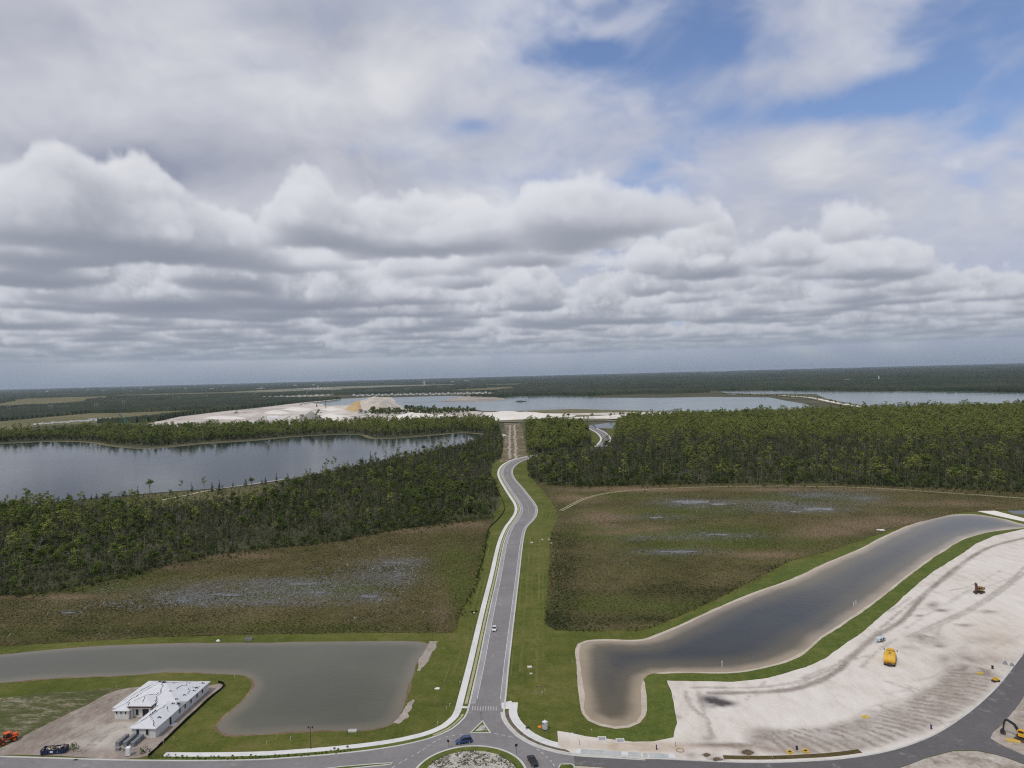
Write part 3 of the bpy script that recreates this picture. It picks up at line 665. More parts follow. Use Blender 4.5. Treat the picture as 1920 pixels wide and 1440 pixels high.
COMB = smooth_line(GL([(1445, 1390), (1480, 1392), (1540, 1388), (1610, 1378), (1680, 1357), (1730, 1335), (1775, 1310), (1805, 1285), (1825, 1262)]), 2)
MUDB = [(1735, 1197, 28, 12, .8), (1760, 1212, 12, 5, .9), (1748, 1135, 12, 6, .9), (1765, 1145, 14, 3, .6), (1725, 1155, 8, 2, .8), (1772, 1237, 12, 7, .4), (1810, 1173, 18, 3, .6), (1855, 1147, 22, 4, .5), (1810, 1230, 60, 12, .35), (1850, 1200, 60, 8, .3),
        (1770, 1255, 30, 6, .3), (1640, 1335, 25, 5, .4), (1677, 1322, 10, 4, .6), (1345, 1397, 60, 4, .75), (1330, 1385, 16, 5, .5), (1400, 1400, 60, 5, .5), (1290, 1418, 16, 6, .8), (1325, 1416, 8, 3, 1.), (1402, 1411, 14, 6, 1.), (1345, 1424, 18, 3, .8), (1260, 1310, 6, 3, .6), (1272, 1345, 6, 3, .7), (1850, 1240, 70, 8, .35), (1700, 1215, 25, 4, .3)]
def lot_mud(V):
    t = np.zeros(len(V))
    for L, w, g in TRACKS:
        d = dist_line(V, smooth_line(GL(L), 3)) + .5 * fbm(V, 3, 2); t = np.maximum(t, g * 1.05 * sst(d, w * 1.25, w * .3) * np.clip(.95 + .5 * fbm(V, 9, 12), .4, 1))
    t = np.maximum(t, np.clip(px_blobs(V, MUDB) * (1 + 1.4 * fbm(V, 5, 8)), 0, 1))
    d = dist_line(V, COMB); i = np.argmin(((V[:, None, :] - COMB[None, ::3, :]) ** 2).sum(-1), 1) if len(V) < 60000 else None
    t = np.maximum(t, np.clip(.58 + .4 * fbm(V, 4, 6), 0, 1) * sst(d + 1.6 * fbm(V, 6, 3), 9.0, 4.5))
    return np.clip(t, 0, 1)
_cl = np.concatenate([[0], np.cumsum(np.hypot(*np.diff(COMB, axis=0).T))])
def lot_comb(V):
    best = np.full(len(V), 1e18); s_ = np.zeros(len(V)); side = np.zeros(len(V))
    for i in range(len(COMB) - 1):
        a, b = COMB[i], COMB[i + 1]; ab = b - a; q = ab @ ab; t = np.clip(((V - a) @ ab) / q, 0, 1); d = V - a - t[:, None] * ab; dd = (d ** 2).sum(1); m = dd < best
        best[m] = dd[m]; s_[m] = (_cl[i] + t * math.sqrt(q))[m]; side[m] = (ab[0] * d[:, 1] - ab[1] * d[:, 0])[m] / math.sqrt(q)
    w = sst(np.sqrt(best) + 1.2 * fbm(V, 5, 3), 7.5, 5.0)
    return w * np.clip(.5 + .9 * np.sin((s_ + side * .55 + .03 * side ** 2 + 1.5 * fbm(V, 7, 5)) * 2 * math.pi / 3.2), 0, 1) * np.clip(.95 + .6 * fbm(V, 5, 11), 0, 1)
lot_m = lambda V: np.clip(np.maximum(lot_mud(V), lot_comb(V) * .95), 0, 1)
lot_wet = lambda V: np.clip(1.25 * px_blobs(V, [(1338, 1315, 28, 12, 1.15), (1368, 1321, 26, 6, .8)]) * (1 + .9 * fbm(V, 4, 3)) - .25, 0, 1)
lot_tan = lambda V: np.clip(px_blobs(V, [(1150, 1400, 110, 10, 1.), (1230, 1402, 60, 7, .9), (1420, 1404, 160, 6, .4), (1870, 1190, 60, 40, .4), (1060, 1392, 20, 9, .5)]) * (1 + .6 * fbm(V, 8, 5)), 0, 1)
_mem = {}
def lot_relief(V): return .03 * fbm(V, 7, 2) - .055 * lot_comb(V) - .03 * lot_mud(V)
sheet('sand_lot', LOTW, .14, MAT['sand_lot'], cell=.95, attrs={'mud': lot_m, 'wet': lot_wet, 'tan': lot_tan}, relief=lot_relief)
# grassy bank between pond and sand
sheet('grass_bank', rough(smooth_line(GL([(1203, 1262), (1240, 1263.5), (1375, 1262), (1437, 1252), (1490, 1236), (1547, 1193), (1590, 1167), (1645, 1127), (1715, 1072), (1770, 1034), (1816, 1009), (1865, 997), (1930, 989), (2030, 982), (2040, 973), (1920, 991), (1865, 1005), (1830, 1020), (1802, 1040), (1750, 1072), (1715, 1100), (1677, 1135), (1615, 1187), (1547, 1235), (1510, 1252), (1440, 1272), (1375, 1279), (1252, 1277), (1262, 1305), (1270, 1357), (1266, 1381), (1225, 1391), (1187, 1391), (1100, 1381), (1125, 1366), (1155, 1370), (1184, 1368), (1208, 1358), (1215, 1343), (1213, 1315), (1210, 1284)]), 2.2, True), .3, 5), .017, MAT['bank_grass'])
sheet('grass_bank', rough(densify(GL([(1210, 1188), (1250, 1172), (1330, 1137), (1440, 1084), (1480, 1062), (1560, 1040), (1660, 1000), (1750, 977), (1800, 964), (1830, 961), (1777, 964), (1727, 975), (1685, 992), (1652, 1007), (1615, 1027), (1555, 1052), (1490, 1082), (1425, 1105), (1325, 1146), (1232, 1187)]), 3), .5, 6), .009, MAT['bank_grass'])
sheet('sand_path', densify(GL([(1818, 955), (1848, 953), (1925, 973), (1990, 985), (1990, 994), (1920, 978), (1860, 965)]), 3), .02, MAT['white_sand'])
sheet('pool', smooth_line(GL([(1890, 958), (1915, 955), (1960, 957), (1960, 966), (1905, 964)]), 3, True), .075, MAT['lake'])
sheet('powerline_clearing', rough(densify(GL([(938, 866), (990, 862), (984, 830), (980, 802), (974, 794), (945, 793), (948, 812), (944, 835)]), 5), 2.0, 14), .02, MAT['scrub'])
sheet('lakeside_clearing', densify(GL([(240, 932), (330, 923), (420, 917), (480, 910), (530, 901), (515, 918), (480, 934), (400, 946), (330, 952), (230, 950)]), 6), .03, mottled('lakeside_grass', (.06, .062, .022), (.11, .10, .04), (.19, .16, .08), (.03, .2, 1.), (.35, .35, .3), .95, .6, .4))
ribbon('sand_track', smooth_line(GL([(300, 938), (350, 928), (395, 919), (440, 912), (490, 905), (530, 899)]), 4), -1.3, 1.3, .05, MAT['bank_sand'])

for k_, (x0, x1) in enumerate(((955, 956), (968, 964))):
    T_ = smooth_line(GL([(x0, 860), (lerp(x0, x1, .4), 835), (lerp(x0, x1, .8), 812), (x1, 797)]), 3); w_ = 1.6 * vnoise(T_, 12, k_)
    ribbon('sand_track', T_ + normals2(T_) * w_[:, None], -1.7, 1.7, .04, MAT['dirt_lot'])
sheet('sand_patch', rough(smooth_line(GL([(922, 817), (938, 813), (948, 815), (940, 820), (926, 822)]), 6, True), 2, 9), .045, MAT['bank_sand'])

MARSH = water('marsh_water', (.115, .118, .120), (.15, .152, .150), (.1, .1, .08), .08, .5, .06, ior=1.2)
# open shallow pools among the reeds, and a faint wheel track round the right meadow
for k_, (x, y, rx, ry) in enumerate(((1295, 942, 52, 4.5), (1345, 946, 30, 3), (1530, 955, 42, 4), (1490, 960, 25, 2.5), (1275, 1035, 46, 3.2), (1345, 1003, 30, 2.6), (1232, 971, 22, 2), (570, 1096, 55, 2.8), (600, 1112, 34, 3.2), (690, 1119, 28, 3.5), (420, 1116, 46, 4), (345, 1127, 24, 3), (748, 1056, 30, 2.6), (500, 1130, 30, 2.2), (128, 1150, 18, 2.4))):
    E_ = densify(GL([(x + rx * math.cos(t_), y + ry * math.sin(t_)) for t_ in np.linspace(0, 2 * math.pi, 26, endpoint=False)]), 1.5); c_ = E_.mean(0)
    E_ = c_ + (E_ - c_) * .62 * (1 + .75 * fbm(E_, 9, 40 + k_, 3) + .25 * fbm(E_, 3, 60 + k_, 2))[:, None]
    sheet('pool', E_, .22, MARSH)
TR_ = smooth_line(GL([(1052, 958), (1075, 945), (1110, 931), (1160, 922), (1240, 916.5), (1400, 912), (1600, 914), (1800, 926), (1940, 936)]), 4)
for o_ in (-1.1, 1.1): w_ = .5 * vnoise(TR_, 14, 3); ribbon('wheel_track', TR_ + normals2(TR_) * w_[:, None], o_ - .55, o_ + .55, .20, MAT['mulch'])

# ------------------------------------------------------------------ roads, kerbs, footpaths
AL_PX = [(1010, 853), (990, 856.5), (968, 861.5), (952, 869), (943, 878), (940.5, 888), (944, 899), (953, 914), (965, 932), (973, 944), (976, 954), (974, 964), (966, 977), (957, 990), (946, 1018), (933.5, 1080), (922.5, 1130), (912, 1180), (900, 1240), (889, 1290), (881, 1325)]
AR_PX = [(1010, 856.5), (996, 859), (980, 864.5), (969, 871), (962, 879), (961, 889), (966, 899), (979, 914), (995, 934), (1003, 945), (1007, 955), (1005.5, 966), (999, 976), (986, 991), (979.5, 1018), (972, 1080), (966, 1130), (960, 1180), (953, 1240), (948, 1290), (944.5, 1325)]
WEST_PX = [(879, 1333), (872, 1347), (861, 1358), (848, 1368), (830, 1377), (802, 1387), (770, 1395), (740, 1401), (660, 1412), (560, 1421), (480, 1426), (240, 1427), (100, 1423), (0, 1420), (-200, 1413)]
EAST_PX = [(943, 1335), (944.5, 1345), (950, 1356), (960, 1368), (973, 1380), (995, 1393), (1020, 1403), (1045, 1409.5), (1075, 1414.5), (1145, 1419), (1210, 1423), (1275, 1426), (1360, 1430), (1450, 1431), (1525, 1428), (1580, 1424), (1665, 1410), (1740, 1385), (1800, 1350), (1865, 1295), (1902, 1250), (1935, 1205), (2000, 1120)]
nseg = 14
def pair_lines():
    A, B = arr(GL(AL_PX)), arr(GL(AR_PX)); a, b = [], []
    def cr(P, i, t):
        p0, p1, p2, p3 = P[max(i - 1, 0)], P[i], P[i + 1], P[min(i + 2, len(P) - 1)]
        return .5 * (2 * p1 + (p2 - p0) * t + (2 * p0 - 5 * p1 + 4 * p2 - p3) * t * t + (3 * p1 - p0 - 3 * p2 + p3) * t ** 3)
    for i in range(len(A) - 1):
        for j in range(nseg): a.append(cr(A, i, j / nseg)); b.append(cr(B, i, j / nseg))
    a.append(A[-1]); b.append(B[-1]); return arr(a), arr(b)
AL, AR = pair_lines()
MAIN = np.vstack([AL, AR[::-1]])
sheet('road', MAIN, .030, MAT['asphalt'])
WEST, EAST = smooth_line(GL(WEST_PX), 2), smooth_line(GL(EAST_PX), 2)
JUNC = np.vstack([WEST[::-1], AL[-1:], AR[-1:], EAST, GL([(2040, 1150), (1962, 1250), (1922, 1303), (1907, 1325), (1885, 1352), (1862, 1373), (1857, 1384), (1877, 1397), (1920, 1416), (2000, 1450), (2000, 1470), (1920, 1432), (1870, 1415), (1830, 1407), (1790, 1407), (1740, 1420), (1685, 1440), (1600, 1449), (1500, 1452), (1300, 1447), (1150, 1440.5), (1078, 1435),
        (1070, 1470), (1020, 1510), (950, 1545), (890, 1556), (820, 1545), (760, 1510), (720, 1476), (640, 1466), (480, 1466), (240, 1468), (0, 1462), (-200, 1450)])])
sheet('road', JUNC, .026, MAT['asphalt'])
sheet('road', np.vstack([EAST[np.argmin(np.abs(PX(EAST)[:, 0] - 1075)):], GL([(2040, 1150), (1962, 1250), (1922, 1303), (1907, 1325), (1885, 1352), (1862, 1373), (1857, 1384), (1877, 1397), (1920, 1416), (2000, 1450), (2000, 1470), (1920, 1432), (1870, 1415), (1830, 1407), (1790, 1407), (1740, 1420), (1685, 1440), (1600, 1449), (1500, 1452), (1300, 1447), (1150, 1440.5), (1078, 1435)])]), .034, MAT['asphalt_new'])
sheet('gravel_corner', rough(densify(GL([(1857, 1384), (1862, 1373), (1885, 1352), (1907, 1325), (1922, 1303), (1990, 1220), (2300, 1300), (2100, 1480), (2000, 1450), (1920, 1416), (1877, 1397)]), 2), .2, 3), .02, mottled('disturbed_ground', (.24, .20, .16), (.40, .345, .29), (.58, .53, .47), (.06, .3, 1.3), (.4, .35, .25), .95, .6, .3))
sheet('gravel_corner', rough(densify(GL([(1685, 1441), (1740, 1421), (1790, 1408), (1830, 1408), (1870, 1416), (1920, 1433), (2000, 1471), (1900, 1560), (1500, 1560), (1300, 1500), (1300, 1448), (1500, 1453), (1600, 1450)]), 2), .2, 3), .021, mottled('weedy_sand', (.15, .13, .085), (.42, .37, .31), (.62, .57, .52), (.05, .2, .9), (.45, .3, .25), .95, .6, .3))
sheet('gravel_corner', densify(GL([(1078, 1436), (1150, 1441), (1300, 1448), (1300, 1500), (1090, 1490)]), 2), .031, MAT['bank_sand'])
# kerbs (real step) and everything outside them, left side of travel is towards the picture's right for AL (far -> near)
LEFT = np.vstack([AL, WEST]); RIGHT = np.vstack([AR, EAST])
kW = len(AL) + np.argmin(np.abs(PX(WEST)[:, 0] - 277))
ribbon('kerb', LEFT, 0.0, -.55, .03, MAT['curb'], .13)
ribbon('kerb', RIGHT, 0.0, .55, .03, MAT['curb'], .13)
ribbon('gutter', EAST[:np.argmin(np.abs(PX(EAST)[:, 0] - 1230))], -.75, 0.0, .038, MAT['curb'])
LS = LEFT[:kW]; cw = np.argmin(np.abs(LS[:, 1] - G(880, 1326.5)[1]) + (np.abs(PX(LS)[:, 0] - 880) > 8) * 1e3)
ribbon('verge', LS, -.55, -2.25, .05, MAT['bank_grass'])
mul = LS[: cw - 2]
ribbon('verge', mul, -.95, -1.80, .07, MAT['mulch'])
ribbon('verge', LS[cw + 2: cw + 8], -.95, -1.70, .07, MAT['mulch'])
ribbon('footpath', LS, -2.25, -4.35, .03, MAT['concrete'], .09)
sheet('footpath', GL([(866, 1324.5), (881, 1325.5), (879.5, 1329), (864, 1328.5)]), .125, MAT['concrete'])
# east footpath, planted strip, and the bays still being poured
kE = np.argmin(np.abs(PX(EAST)[:, 0] - 1072))
E1 = EAST[:kE]
ribbon('verge', E1, .55, 1.7, .05, mottled('planted_strip', (.07, .065, .04), (.14, .11, .08), (.26, .22, .17), (.5, 1.2, 3), (.3, .4, .3), .95, .6, .2))
ribbon('footpath', np.vstack([AR[-5:], E1]), 1.7, 4.2, .03, MAT['concrete'], .09)
sheet('footpath', GL([(940, 1319), (958, 1314.5), (961, 1318), (962, 1330), (941, 1330)]), .128, MAT['concrete'])
kE2 = np.argmin(np.abs(PX(EAST)[:, 0] - 1285))
E2 = EAST[kE:kE2]
bays = tag(bpy.data.objects.new('footpath_bays', None), kind='structure'); COL.objects.link(bays)
E2r = smooth_line(E2, .5); L2 = np.concatenate([[0], np.cumsum(np.hypot(*np.diff(E2r, axis=0).T))]); k = 0
while (k + 1) * 1.75 < L2[-1]:
    i0, i1 = np.searchsorted(L2, k * 1.75 + .05), np.searchsorted(L2, (k + 1) * 1.75 - .12)
    if i1 - i0 >= 1: ribbon('bay', E2r[i0:i1 + 1], .62, 2.6 + .15 * math.sin(k * 2.2), .06, MAT['form'] if k % 7 else MAT['concrete'], .14 + .02 * (k % 3), parent=bays)
    k += 1
# painted lines
def dashes(L, on, off_, w, z, name='road_marking'):
    L = smooth_line(L, .4); s_ = np.concatenate([[0], np.cumsum(np.hypot(*np.diff(L, axis=0).T))]); t = 0
    while t + on < s_[-1]:
        i0, i1 = np.searchsorted(s_, t), np.searchsorted(s_, t + on); ribbon(name, L[i0:i1 + 1], -w / 2, w / 2, z, MAT['worn_paint']); t += on + off_
frac = lambda f: AL + (AR - AL) * f
iL = len(AL) - nseg // 2
ribbon('shoulder', AL[:iL + 4], 0.0, 1.55, .036, MAT['shoulder'])
ribbon('shoulder', AR[:iL + 6], -1.15, 0.0, .036, MAT['shoulder'])
ribbon('road_marking', AL[:iL], 1.62, 1.78, .041, MAT['line_paint'])
ribbon('road_marking', AR[:iL], -1.36, -1.20, .041, MAT['line_paint'])
YEL = mottled('yellow_road_paint', (.45, .33, .05), (.55, .40, .07), (.62, .47, .12), (.2, 1.5, 6), (.3, .4, .3), .7)
ribbon('road_marking', frac(.5)[:nseg * 11], -.08, .08, .041, YEL)
for i in range(10):                                        # crosswalk bars
    f = .075 + i * .083; p, q = G(lerp(882, 941, f), 1324.5), G(lerp(881, 941, f), 1332.5)
    ribbon('crosswalk_bar', [p, q], -.15, .15, .041, MAT['worn_paint'])
dashes(GL([(735, 1440), (760, 1425), (790, 1408), (815, 1391), (840, 1381), (862, 1377.5), (878, 1376)]), 1.1, 1.0, .35, .041)
dashes(GL([(926, 1375.5), (940, 1378), (955, 1381), (970, 1385)]), 1.1, 1.0, .35, .041)
dashes(GL([(1006, 1404), (1018, 1413), (1030, 1424), (1040, 1437), (1044, 1446)]), 1.1, 1.0, .35, .041)

def island(name, outline, label, cat, fill, curb_w=.45, ring=None, group=None):
    P = arr(outline); P = P if area2(P) > 0 else P[::-1]
    ribbon('kerb', P, 0.0, curb_w, .03, MAT['curb'], .14, closed=True)
    inner = P + normals2(P, True) * curb_w
    sheet('island_ground', inner, .12, MAT['bank_grass'] if ring else fill)
    if ring:
        c = inner.mean(0); q = c + (inner - c) * ring
        sheet('island_ground', rough(densify(q, 1.0), .5, 3), .135, fill)
isl_c = arr(G(889, 1447.5)); isl_r = 14.6
p_top = arr(G(880, 1398.5)); isl_c = np.array([p_top[0] + .9, p_top[1] - isl_r])
CIRC = arr([isl_c + isl_r * np.array([math.cos(t), math.sin(t)]) for t in np.linspace(0, 2 * math.pi, 96, endpoint=False)])
island('roundabout', CIRC, '', '', MAT['grit'], .6, .84)
island('splitter', densify(GL([(905, 1351), (921, 1375), (880.5, 1375)]), 1.0), '', '', MAT['bank_grass'], .4)
sheet('island_ground', rough(densify(GL([(902, 1360), (908, 1360), (913, 1370), (891, 1371.5)]), .6), .25, 1.5), .14, MAT['grit'])
island('splitter', densify(GL([(737, 1430.5), (733, 1434.5), (640, 1444), (560, 1452), (560, 1447), (640, 1437.5), (700, 1432.5)]), 1.0), '', '', MAT['bank_grass'], .35)
island('splitter', densify(GL([(1050, 1433), (1072, 1432.5), (1078, 1437), (1080, 1460), (1036, 1460)]), 1.0), '', '', MAT['bank_grass'], .35)
# the road goes on behind the trees and comes out by the far pond
FARROAD = smooth_line(GL([(1126, 838), (1136, 824), (1128, 812), (1112, 803), (1104, 797)]), 6)
ribbon('road', FARROAD, -6, 6, .02, MAT['asphalt']); ribbon('footpath', FARROAD, 6, 8.5, .03, MAT['concrete']); ribbon('footpath', FARROAD, -8, -6, .03, MAT['concrete'])
sheet('verge', densify(GL([(1107, 806), (1115, 806), (1133, 822), (1128, 836), (1112, 838), (1109, 822)]), 5), .012, MAT['lawn'])
sheet('verge', densify(GL([(1135, 803), (1160, 802), (1165, 818), (1148, 820)]), 5), .012, MAT['lawn'])
sheet('pond', smooth_line(GL([(1100, 800), (1125, 795), (1148, 792.5), (1165, 793), (1160, 803), (1130, 803)]), 6, True), .03, MAT['lake'])

# mower swaths beside the road
def swath(L, o0, o1, i, z):
    a = max(0, int(len(L) * random.uniform(0, .25))); b = int(len(L) * random.uniform(.8, 1)); M_ = L[a:b]; w = .5 * vnoise(M_, 30, i); N_ = normals2(M_)
    ribbon('mown_swath', M_ + N_ * w[:, None], o0, o1, z, MAT['mown_light'])
for k_, (o0, o1) in enumerate(((5.2, 5.9), (7.6, 8.7), (10.4, 10.9))): swath(AL[nseg * 13:-4], -o0, -o1, k_, .006 + .001 * k_)
for k_, (o0, o1) in enumerate(((1.4, 2.0), (3.9, 5.0), (6.9, 7.4), (9.6, 10.6), (12.2, 12.7))): swath(AR[nseg * 9:-6], o0, o1, k_ + 5, .006 + .001 * k_)

# ------------------------------------------------------------------ far land: lakes, quarry, fields, endless woods
FAR_LAKE = [(735, 745.5), (814, 743), (845, 742.5), (940, 745), (965, 743), (1035, 741.5), (1110, 742.5), (1125, 746), (1235, 746), (1340, 744.5), (1443, 745.5), (1470, 751), (1509, 757.5), (1536, 767), (1440, 771), (1340, 773.5), (1210, 770.5), (1072, 768), (960, 771), (905, 771), (890, 768), (860, 767), (755, 765), (745, 756)]
RIGHT_LAKE = [(1345, 733.5), (1421, 731.5), (1500, 732), (1600, 733), (1793, 733.5), (1850, 734.5), (1960, 737), (2080, 741), (2080, 760), (1960, 762), (1800, 765), (1700, 768), (1650, 769), (1560, 752.5), (1545, 746), (1530, 739.5), (1480, 738.5), (1370, 740)]
QUARRY = [(265, 797), (337, 781), (420, 771), (480, 765), (555, 756), (640, 748), (700, 745), (735, 745), (747, 757), (760, 767), (860, 769), (905, 772.5), (960, 772.5), (1072, 769), (1210, 771), (1330, 774), (1330, 778), (1200, 781), (1150, 785), (1000, 787), (900, 789), (700, 794), (480, 801), (300, 805)]
FIELD1 = [(-80, 798), (0, 790), (112, 780), (169, 774.5), (240, 774), (352, 769.5), (421, 768.5), (402, 771), (290, 785), (240, 789), (150, 795), (75, 800), (0, 808), (-80, 818)]
FIELD2 = [(-80, 762), (0, 756), (50, 747.5), (100, 745.5), (200, 743), (240, 741.5), (352, 737.5), (480, 734), (550, 731), (640, 729), (640, 732), (480, 738), (352, 741), (240, 744), (200, 746), (162, 751), (156, 755), (112, 759), (62, 761), (0, 765), (-80, 772)]
APRON = [(430, 734.5), (550, 728.5), (640, 724.5), (720, 722.5), (800, 721), (850, 719.8), (862, 721.5), (760, 726), (640, 731), (540, 734.5)]
FIELD3 = [(845, 731), (960, 725), (966, 729), (930, 733), (850, 735)]
PARK = [(490, 745), (560, 741), (640, 739), (600, 743), (520, 748)]
ESTATE = [(640, 748), (925, 742), (935, 738), (925, 735), (655, 740), (490, 743.5), (490, 747.5)]
CAUSE_PX = [(1330, 732), (1545, 737), (1562, 750), (1665, 771), (1530, 771), (1440, 747), (1330, 745)]
EXTRA = [[(282, 752.2), (300, 750), (316, 751), (305, 753)], [(-40, 770), (0, 768), (36, 765), (20, 769.5), (-40, 775)], [(1055, 718), (1110, 717), (1115, 719), (1060, 720)]]
for nm, P, z, m in (('field', FIELD1, .3, 'field'), ('field', FIELD2, .4, 'field'), ('airfield', APRON, .5, 'field_grey'), ('field', FIELD3, .4, 'field'), ('field', PARK, .4, 'field_grey'), ('quarry_floor', QUARRY, .35, 'far_sand'),
                    ('quarry_lake', FAR_LAKE, .5, 'quarry_water'), ('lake', RIGHT_LAKE, .5, 'quarry_water')):
    sheet(nm, densify(GL(P), 60), z, MAT[m])
for P in EXTRA: sheet('sand_clearing', smooth_line(GL(P), 20, True), .5, MAT['white_sand'])
sheet('quarry_pool', smooth_line(GL([(562, 758), (620, 751), (660, 747), (695, 746), (676, 753), (655, 759), (600, 761)]), 20, True), .5, MAT['quarry_water'])
sheet('sand_spit', rough(densify(GL([(826, 752.5), (850, 746), (880, 742.5), (915, 741.5), (935, 745.5), (952, 748), (945, 751), (900, 753.5), (860, 753)]), 20), 14, 90), .7, MAT['spit_sand'])
ribbon('causeway', smooth_line(GL([(757, 754.5), (800, 754), (855, 752.5)]), 30), -6, 6, .7, MAT['field'])
CAUSE = smooth_line(GL([(1350, 737), (1440, 741), (1490, 743.5), (1520, 746), (1560, 754), (1600, 761), (1650, 770)]), 30)
ribbon('causeway', CAUSE, -22, 24, .8, MAT['field']); ribbon('causeway_road', CAUSE[len(CAUSE) // 3:], -9, 8, .95, MAT['white_sand'])
sheet('shore_scrub', rough(densify(GL([(960, 772), (1010, 769.5), (1072, 767.2), (1140, 769), (1210, 770.5), (1230, 772), (1150, 773.5), (1080, 775), (1000, 775)]), 15), 6, 60), .8, MAT['field'])
sheet('shore_scrub', rough(densify(GL([(900, 786), (960, 781), (1080, 779), (1180, 779), (1200, 781), (1140, 788), (1000, 791), (900, 793)]), 15), 6, 60), .8, MAT['field'])
ribbon('far_road', smooth_line(GL([(880, 795), (960, 791), (1050, 790), (1150, 789.5), (1300, 783)]), 20), -5, 5, 1.0, MAT['shoulder'])
def heap_mesh(name, P, top, mat, z0=.4, power=.8, nz=.25, label=None, cat='sand pile', cell=12, steep=None):
    W = densify(GL(P), cell); r_ = dist_line(W.mean(0)[None], W, True)[0]
    dmax = [None]
    def hgt(V):
        d = dist_line(V, W, True); q = np.clip(d / (steep or r_), 0, 1) ** power
        return top * q * (1 + nz * fbm(V, cell * 4, 3)) + (d > 1) * .15 * top * nz * fbm(V, cell * 1.5, 7)
    o = sheet(name, W, z0, mat, label, cat, None, cell=cell, relief=hgt)
    return o
heap_mesh('sand_pile', [(658, 767), (672, 761), (690, 756.5), (712, 756), (732, 758.5), (748, 763), (760, 766.5), (748, 771), (715, 774), (680, 773)], 29, MAT['pile_sand'], label='huge pale sand stockpile with a ragged crest in the quarry', cat='sand pile', power=.62, nz=.9)
heap_mesh('sand_pile', [(646, 768), (656, 764), (676, 758), (690, 759), (692, 766), (680, 772), (660, 772)], 19, MAT['ochre_sand'], label='ochre sand slope on the left flank of the great pale stockpile', cat='sand pile', power=.7, nz=.6)
heap_mesh('sand_pile', [(880, 785), (900, 779), (930, 776.5), (970, 776), (1010, 778), (1060, 779.5), (1090, 780.5), (1060, 783), (1000, 786), (930, 789)], 11, MAT['white_sand'], label='long bright white sand heap in front of the quarry lake', power=.6, nz=.5)
heap_mesh('sand_pile', [(720, 790), (745, 783), (770, 778), (800, 783), (850, 789), (800, 794)], 14, MAT['white_sand'], label='pale conical sand heap below the wooded strip in the quarry', power=.8)
heap_mesh('sand_pile', [(600, 768), (620, 764), (640, 766), (645, 769), (620, 771)], 6, MAT['white_sand'], label='small bright white sand heap left of the great stockpile', power=.8)
heap_mesh('gravel_pile', [(556, 788), (570, 780), (590, 777), (600, 781), (608, 787), (590, 792), (566, 793)], 15, mottled('grey_rubble', (.16, .15, .14), (.27, .25, .23), (.42, .39, .36), (.05, .2, .5), (.3, .4, .3), .95, .6, 1.0), label='dark grey gravel heap between crushers in the quarry', cat='gravel pile', power=.9, nz=.6)
heap_mesh('sand_pile', [(1050, 785), (1120, 781), (1200, 777), (1290, 775), (1330, 776), (1250, 781), (1150, 786)], 5, MAT['white_sand'], label='low white sand bank along the quarry lake before the pine wood', power=.7, nz=.5)

_rh = random.Random(8)
for x_, y_, w_, h_, lb_ in ((520, 774, 30, 5, 'low pale sand ridge right of the tent hall'), (480, 778, 40, 5, 'long low sand ridge above the tent hall'), (560, 768, 36, 7, 'pale sand ridge on the upper quarry terrace'), (625, 782, 34, 7, 'grey sand heap in the middle of the quarry yard'), (650, 788, 30, 6, 'pale sand heap behind the tree belt in mid quarry'), (420, 784, 44, 5, 'low grey sand ridge on the left quarry slope'), (835, 783, 30, 8, 'rounded white sand heap left of the long white heap'), (585, 760, 26, 4, 'low tan sand bank beside the quarry pool')):
    n_ = 11; heap_mesh('sand_pile', [(x_ + w_ * math.cos(2 * math.pi * i / n_) * _rh.uniform(.7, 1.1), y_ + 3.2 * math.sin(2 * math.pi * i / n_) * _rh.uniform(.7, 1.1)) for i in range(n_)], h_, MAT['white_sand' if _rh.random() < .5 else 'far_sand'], label=lb_, power=.7, nz=.8)
# woods out to the horizon: a rough canopy on the flat land, open over water, fields and sand
LEAF_FAR = mottled('distant_canopy', (.015, .024, .012), (.027, .039, .018), (.058, .062, .028), (.0016, .008, .05), (.45, .35, .20), .95)
def far_woods():
    az = np.radians(np.arange(-43, 43.01, .065)); dy = np.concatenate([np.arange(3.0, 30, .45), np.arange(30, 74, .6)])
    r = CAM_H * FPX / dy; A, R_ = np.meshgrid(az, r)
    A = A + (RNG.random(A.shape) - .5) * .0007
    X, Y = R_ * np.tan(A), R_ * np.ones_like(A); V = np.column_stack([X.ravel(), Y.ravel()]); q = PX(V)
    keep = np.ones(len(V), bool); d = q[:, 1]
    for P in (FAR_LAKE, RIGHT_LAKE, QUARRY, FIELD1, FIELD2, APRON, FIELD3, PARK): keep &= ~inside(q, P)
    for P in EXTRA + [ESTATE, CAUSE_PX]: keep &= ~inside(q, P)
    # the nearer land is planted tree by tree
    keep &= ~inside(q, [(-200, 796), (240, 793), (480, 780), (640, 772), (900, 760), (1100, 760), (1540, 764), (1660, 769), (1960, 762), (2300, 770), (2300, 1000), (-200, 1000)])
    n1 = fbm(V, 900, 3, 4); n2 = fbm(V, 2600, 9, 3)
    gap = (n1 + .35 * n2 > .26) & (q[:, 1] < 760)           # clearings
    keep &= ~gap
    h = np.where(keep, 9 + 5 * RNG.random(len(V)) + 5 * fbm(V, 260, 5, 3) + 3 * n1, -2.0)
    nr, nc = A.shape; idx = np.arange(nr * nc).reshape(nr, nc)
    f = np.stack([idx[:-1, :-1], idx[:-1, 1:], idx[1:, 1:], idx[1:, :-1]], -1).reshape(-1, 4)
    f = f[keep[f].any(1)]
    me = bpy.data.meshes.new('far_woods'); me.from_pydata(np.column_stack([V, h]).tolist(), [], f.tolist()); me.update()
    o = link('far_woods', me, LEAF_FAR); tag(o, 'dark unbroken woodland reaching to the hazy horizon', 'woodland', kind='stuff')
far_woods()

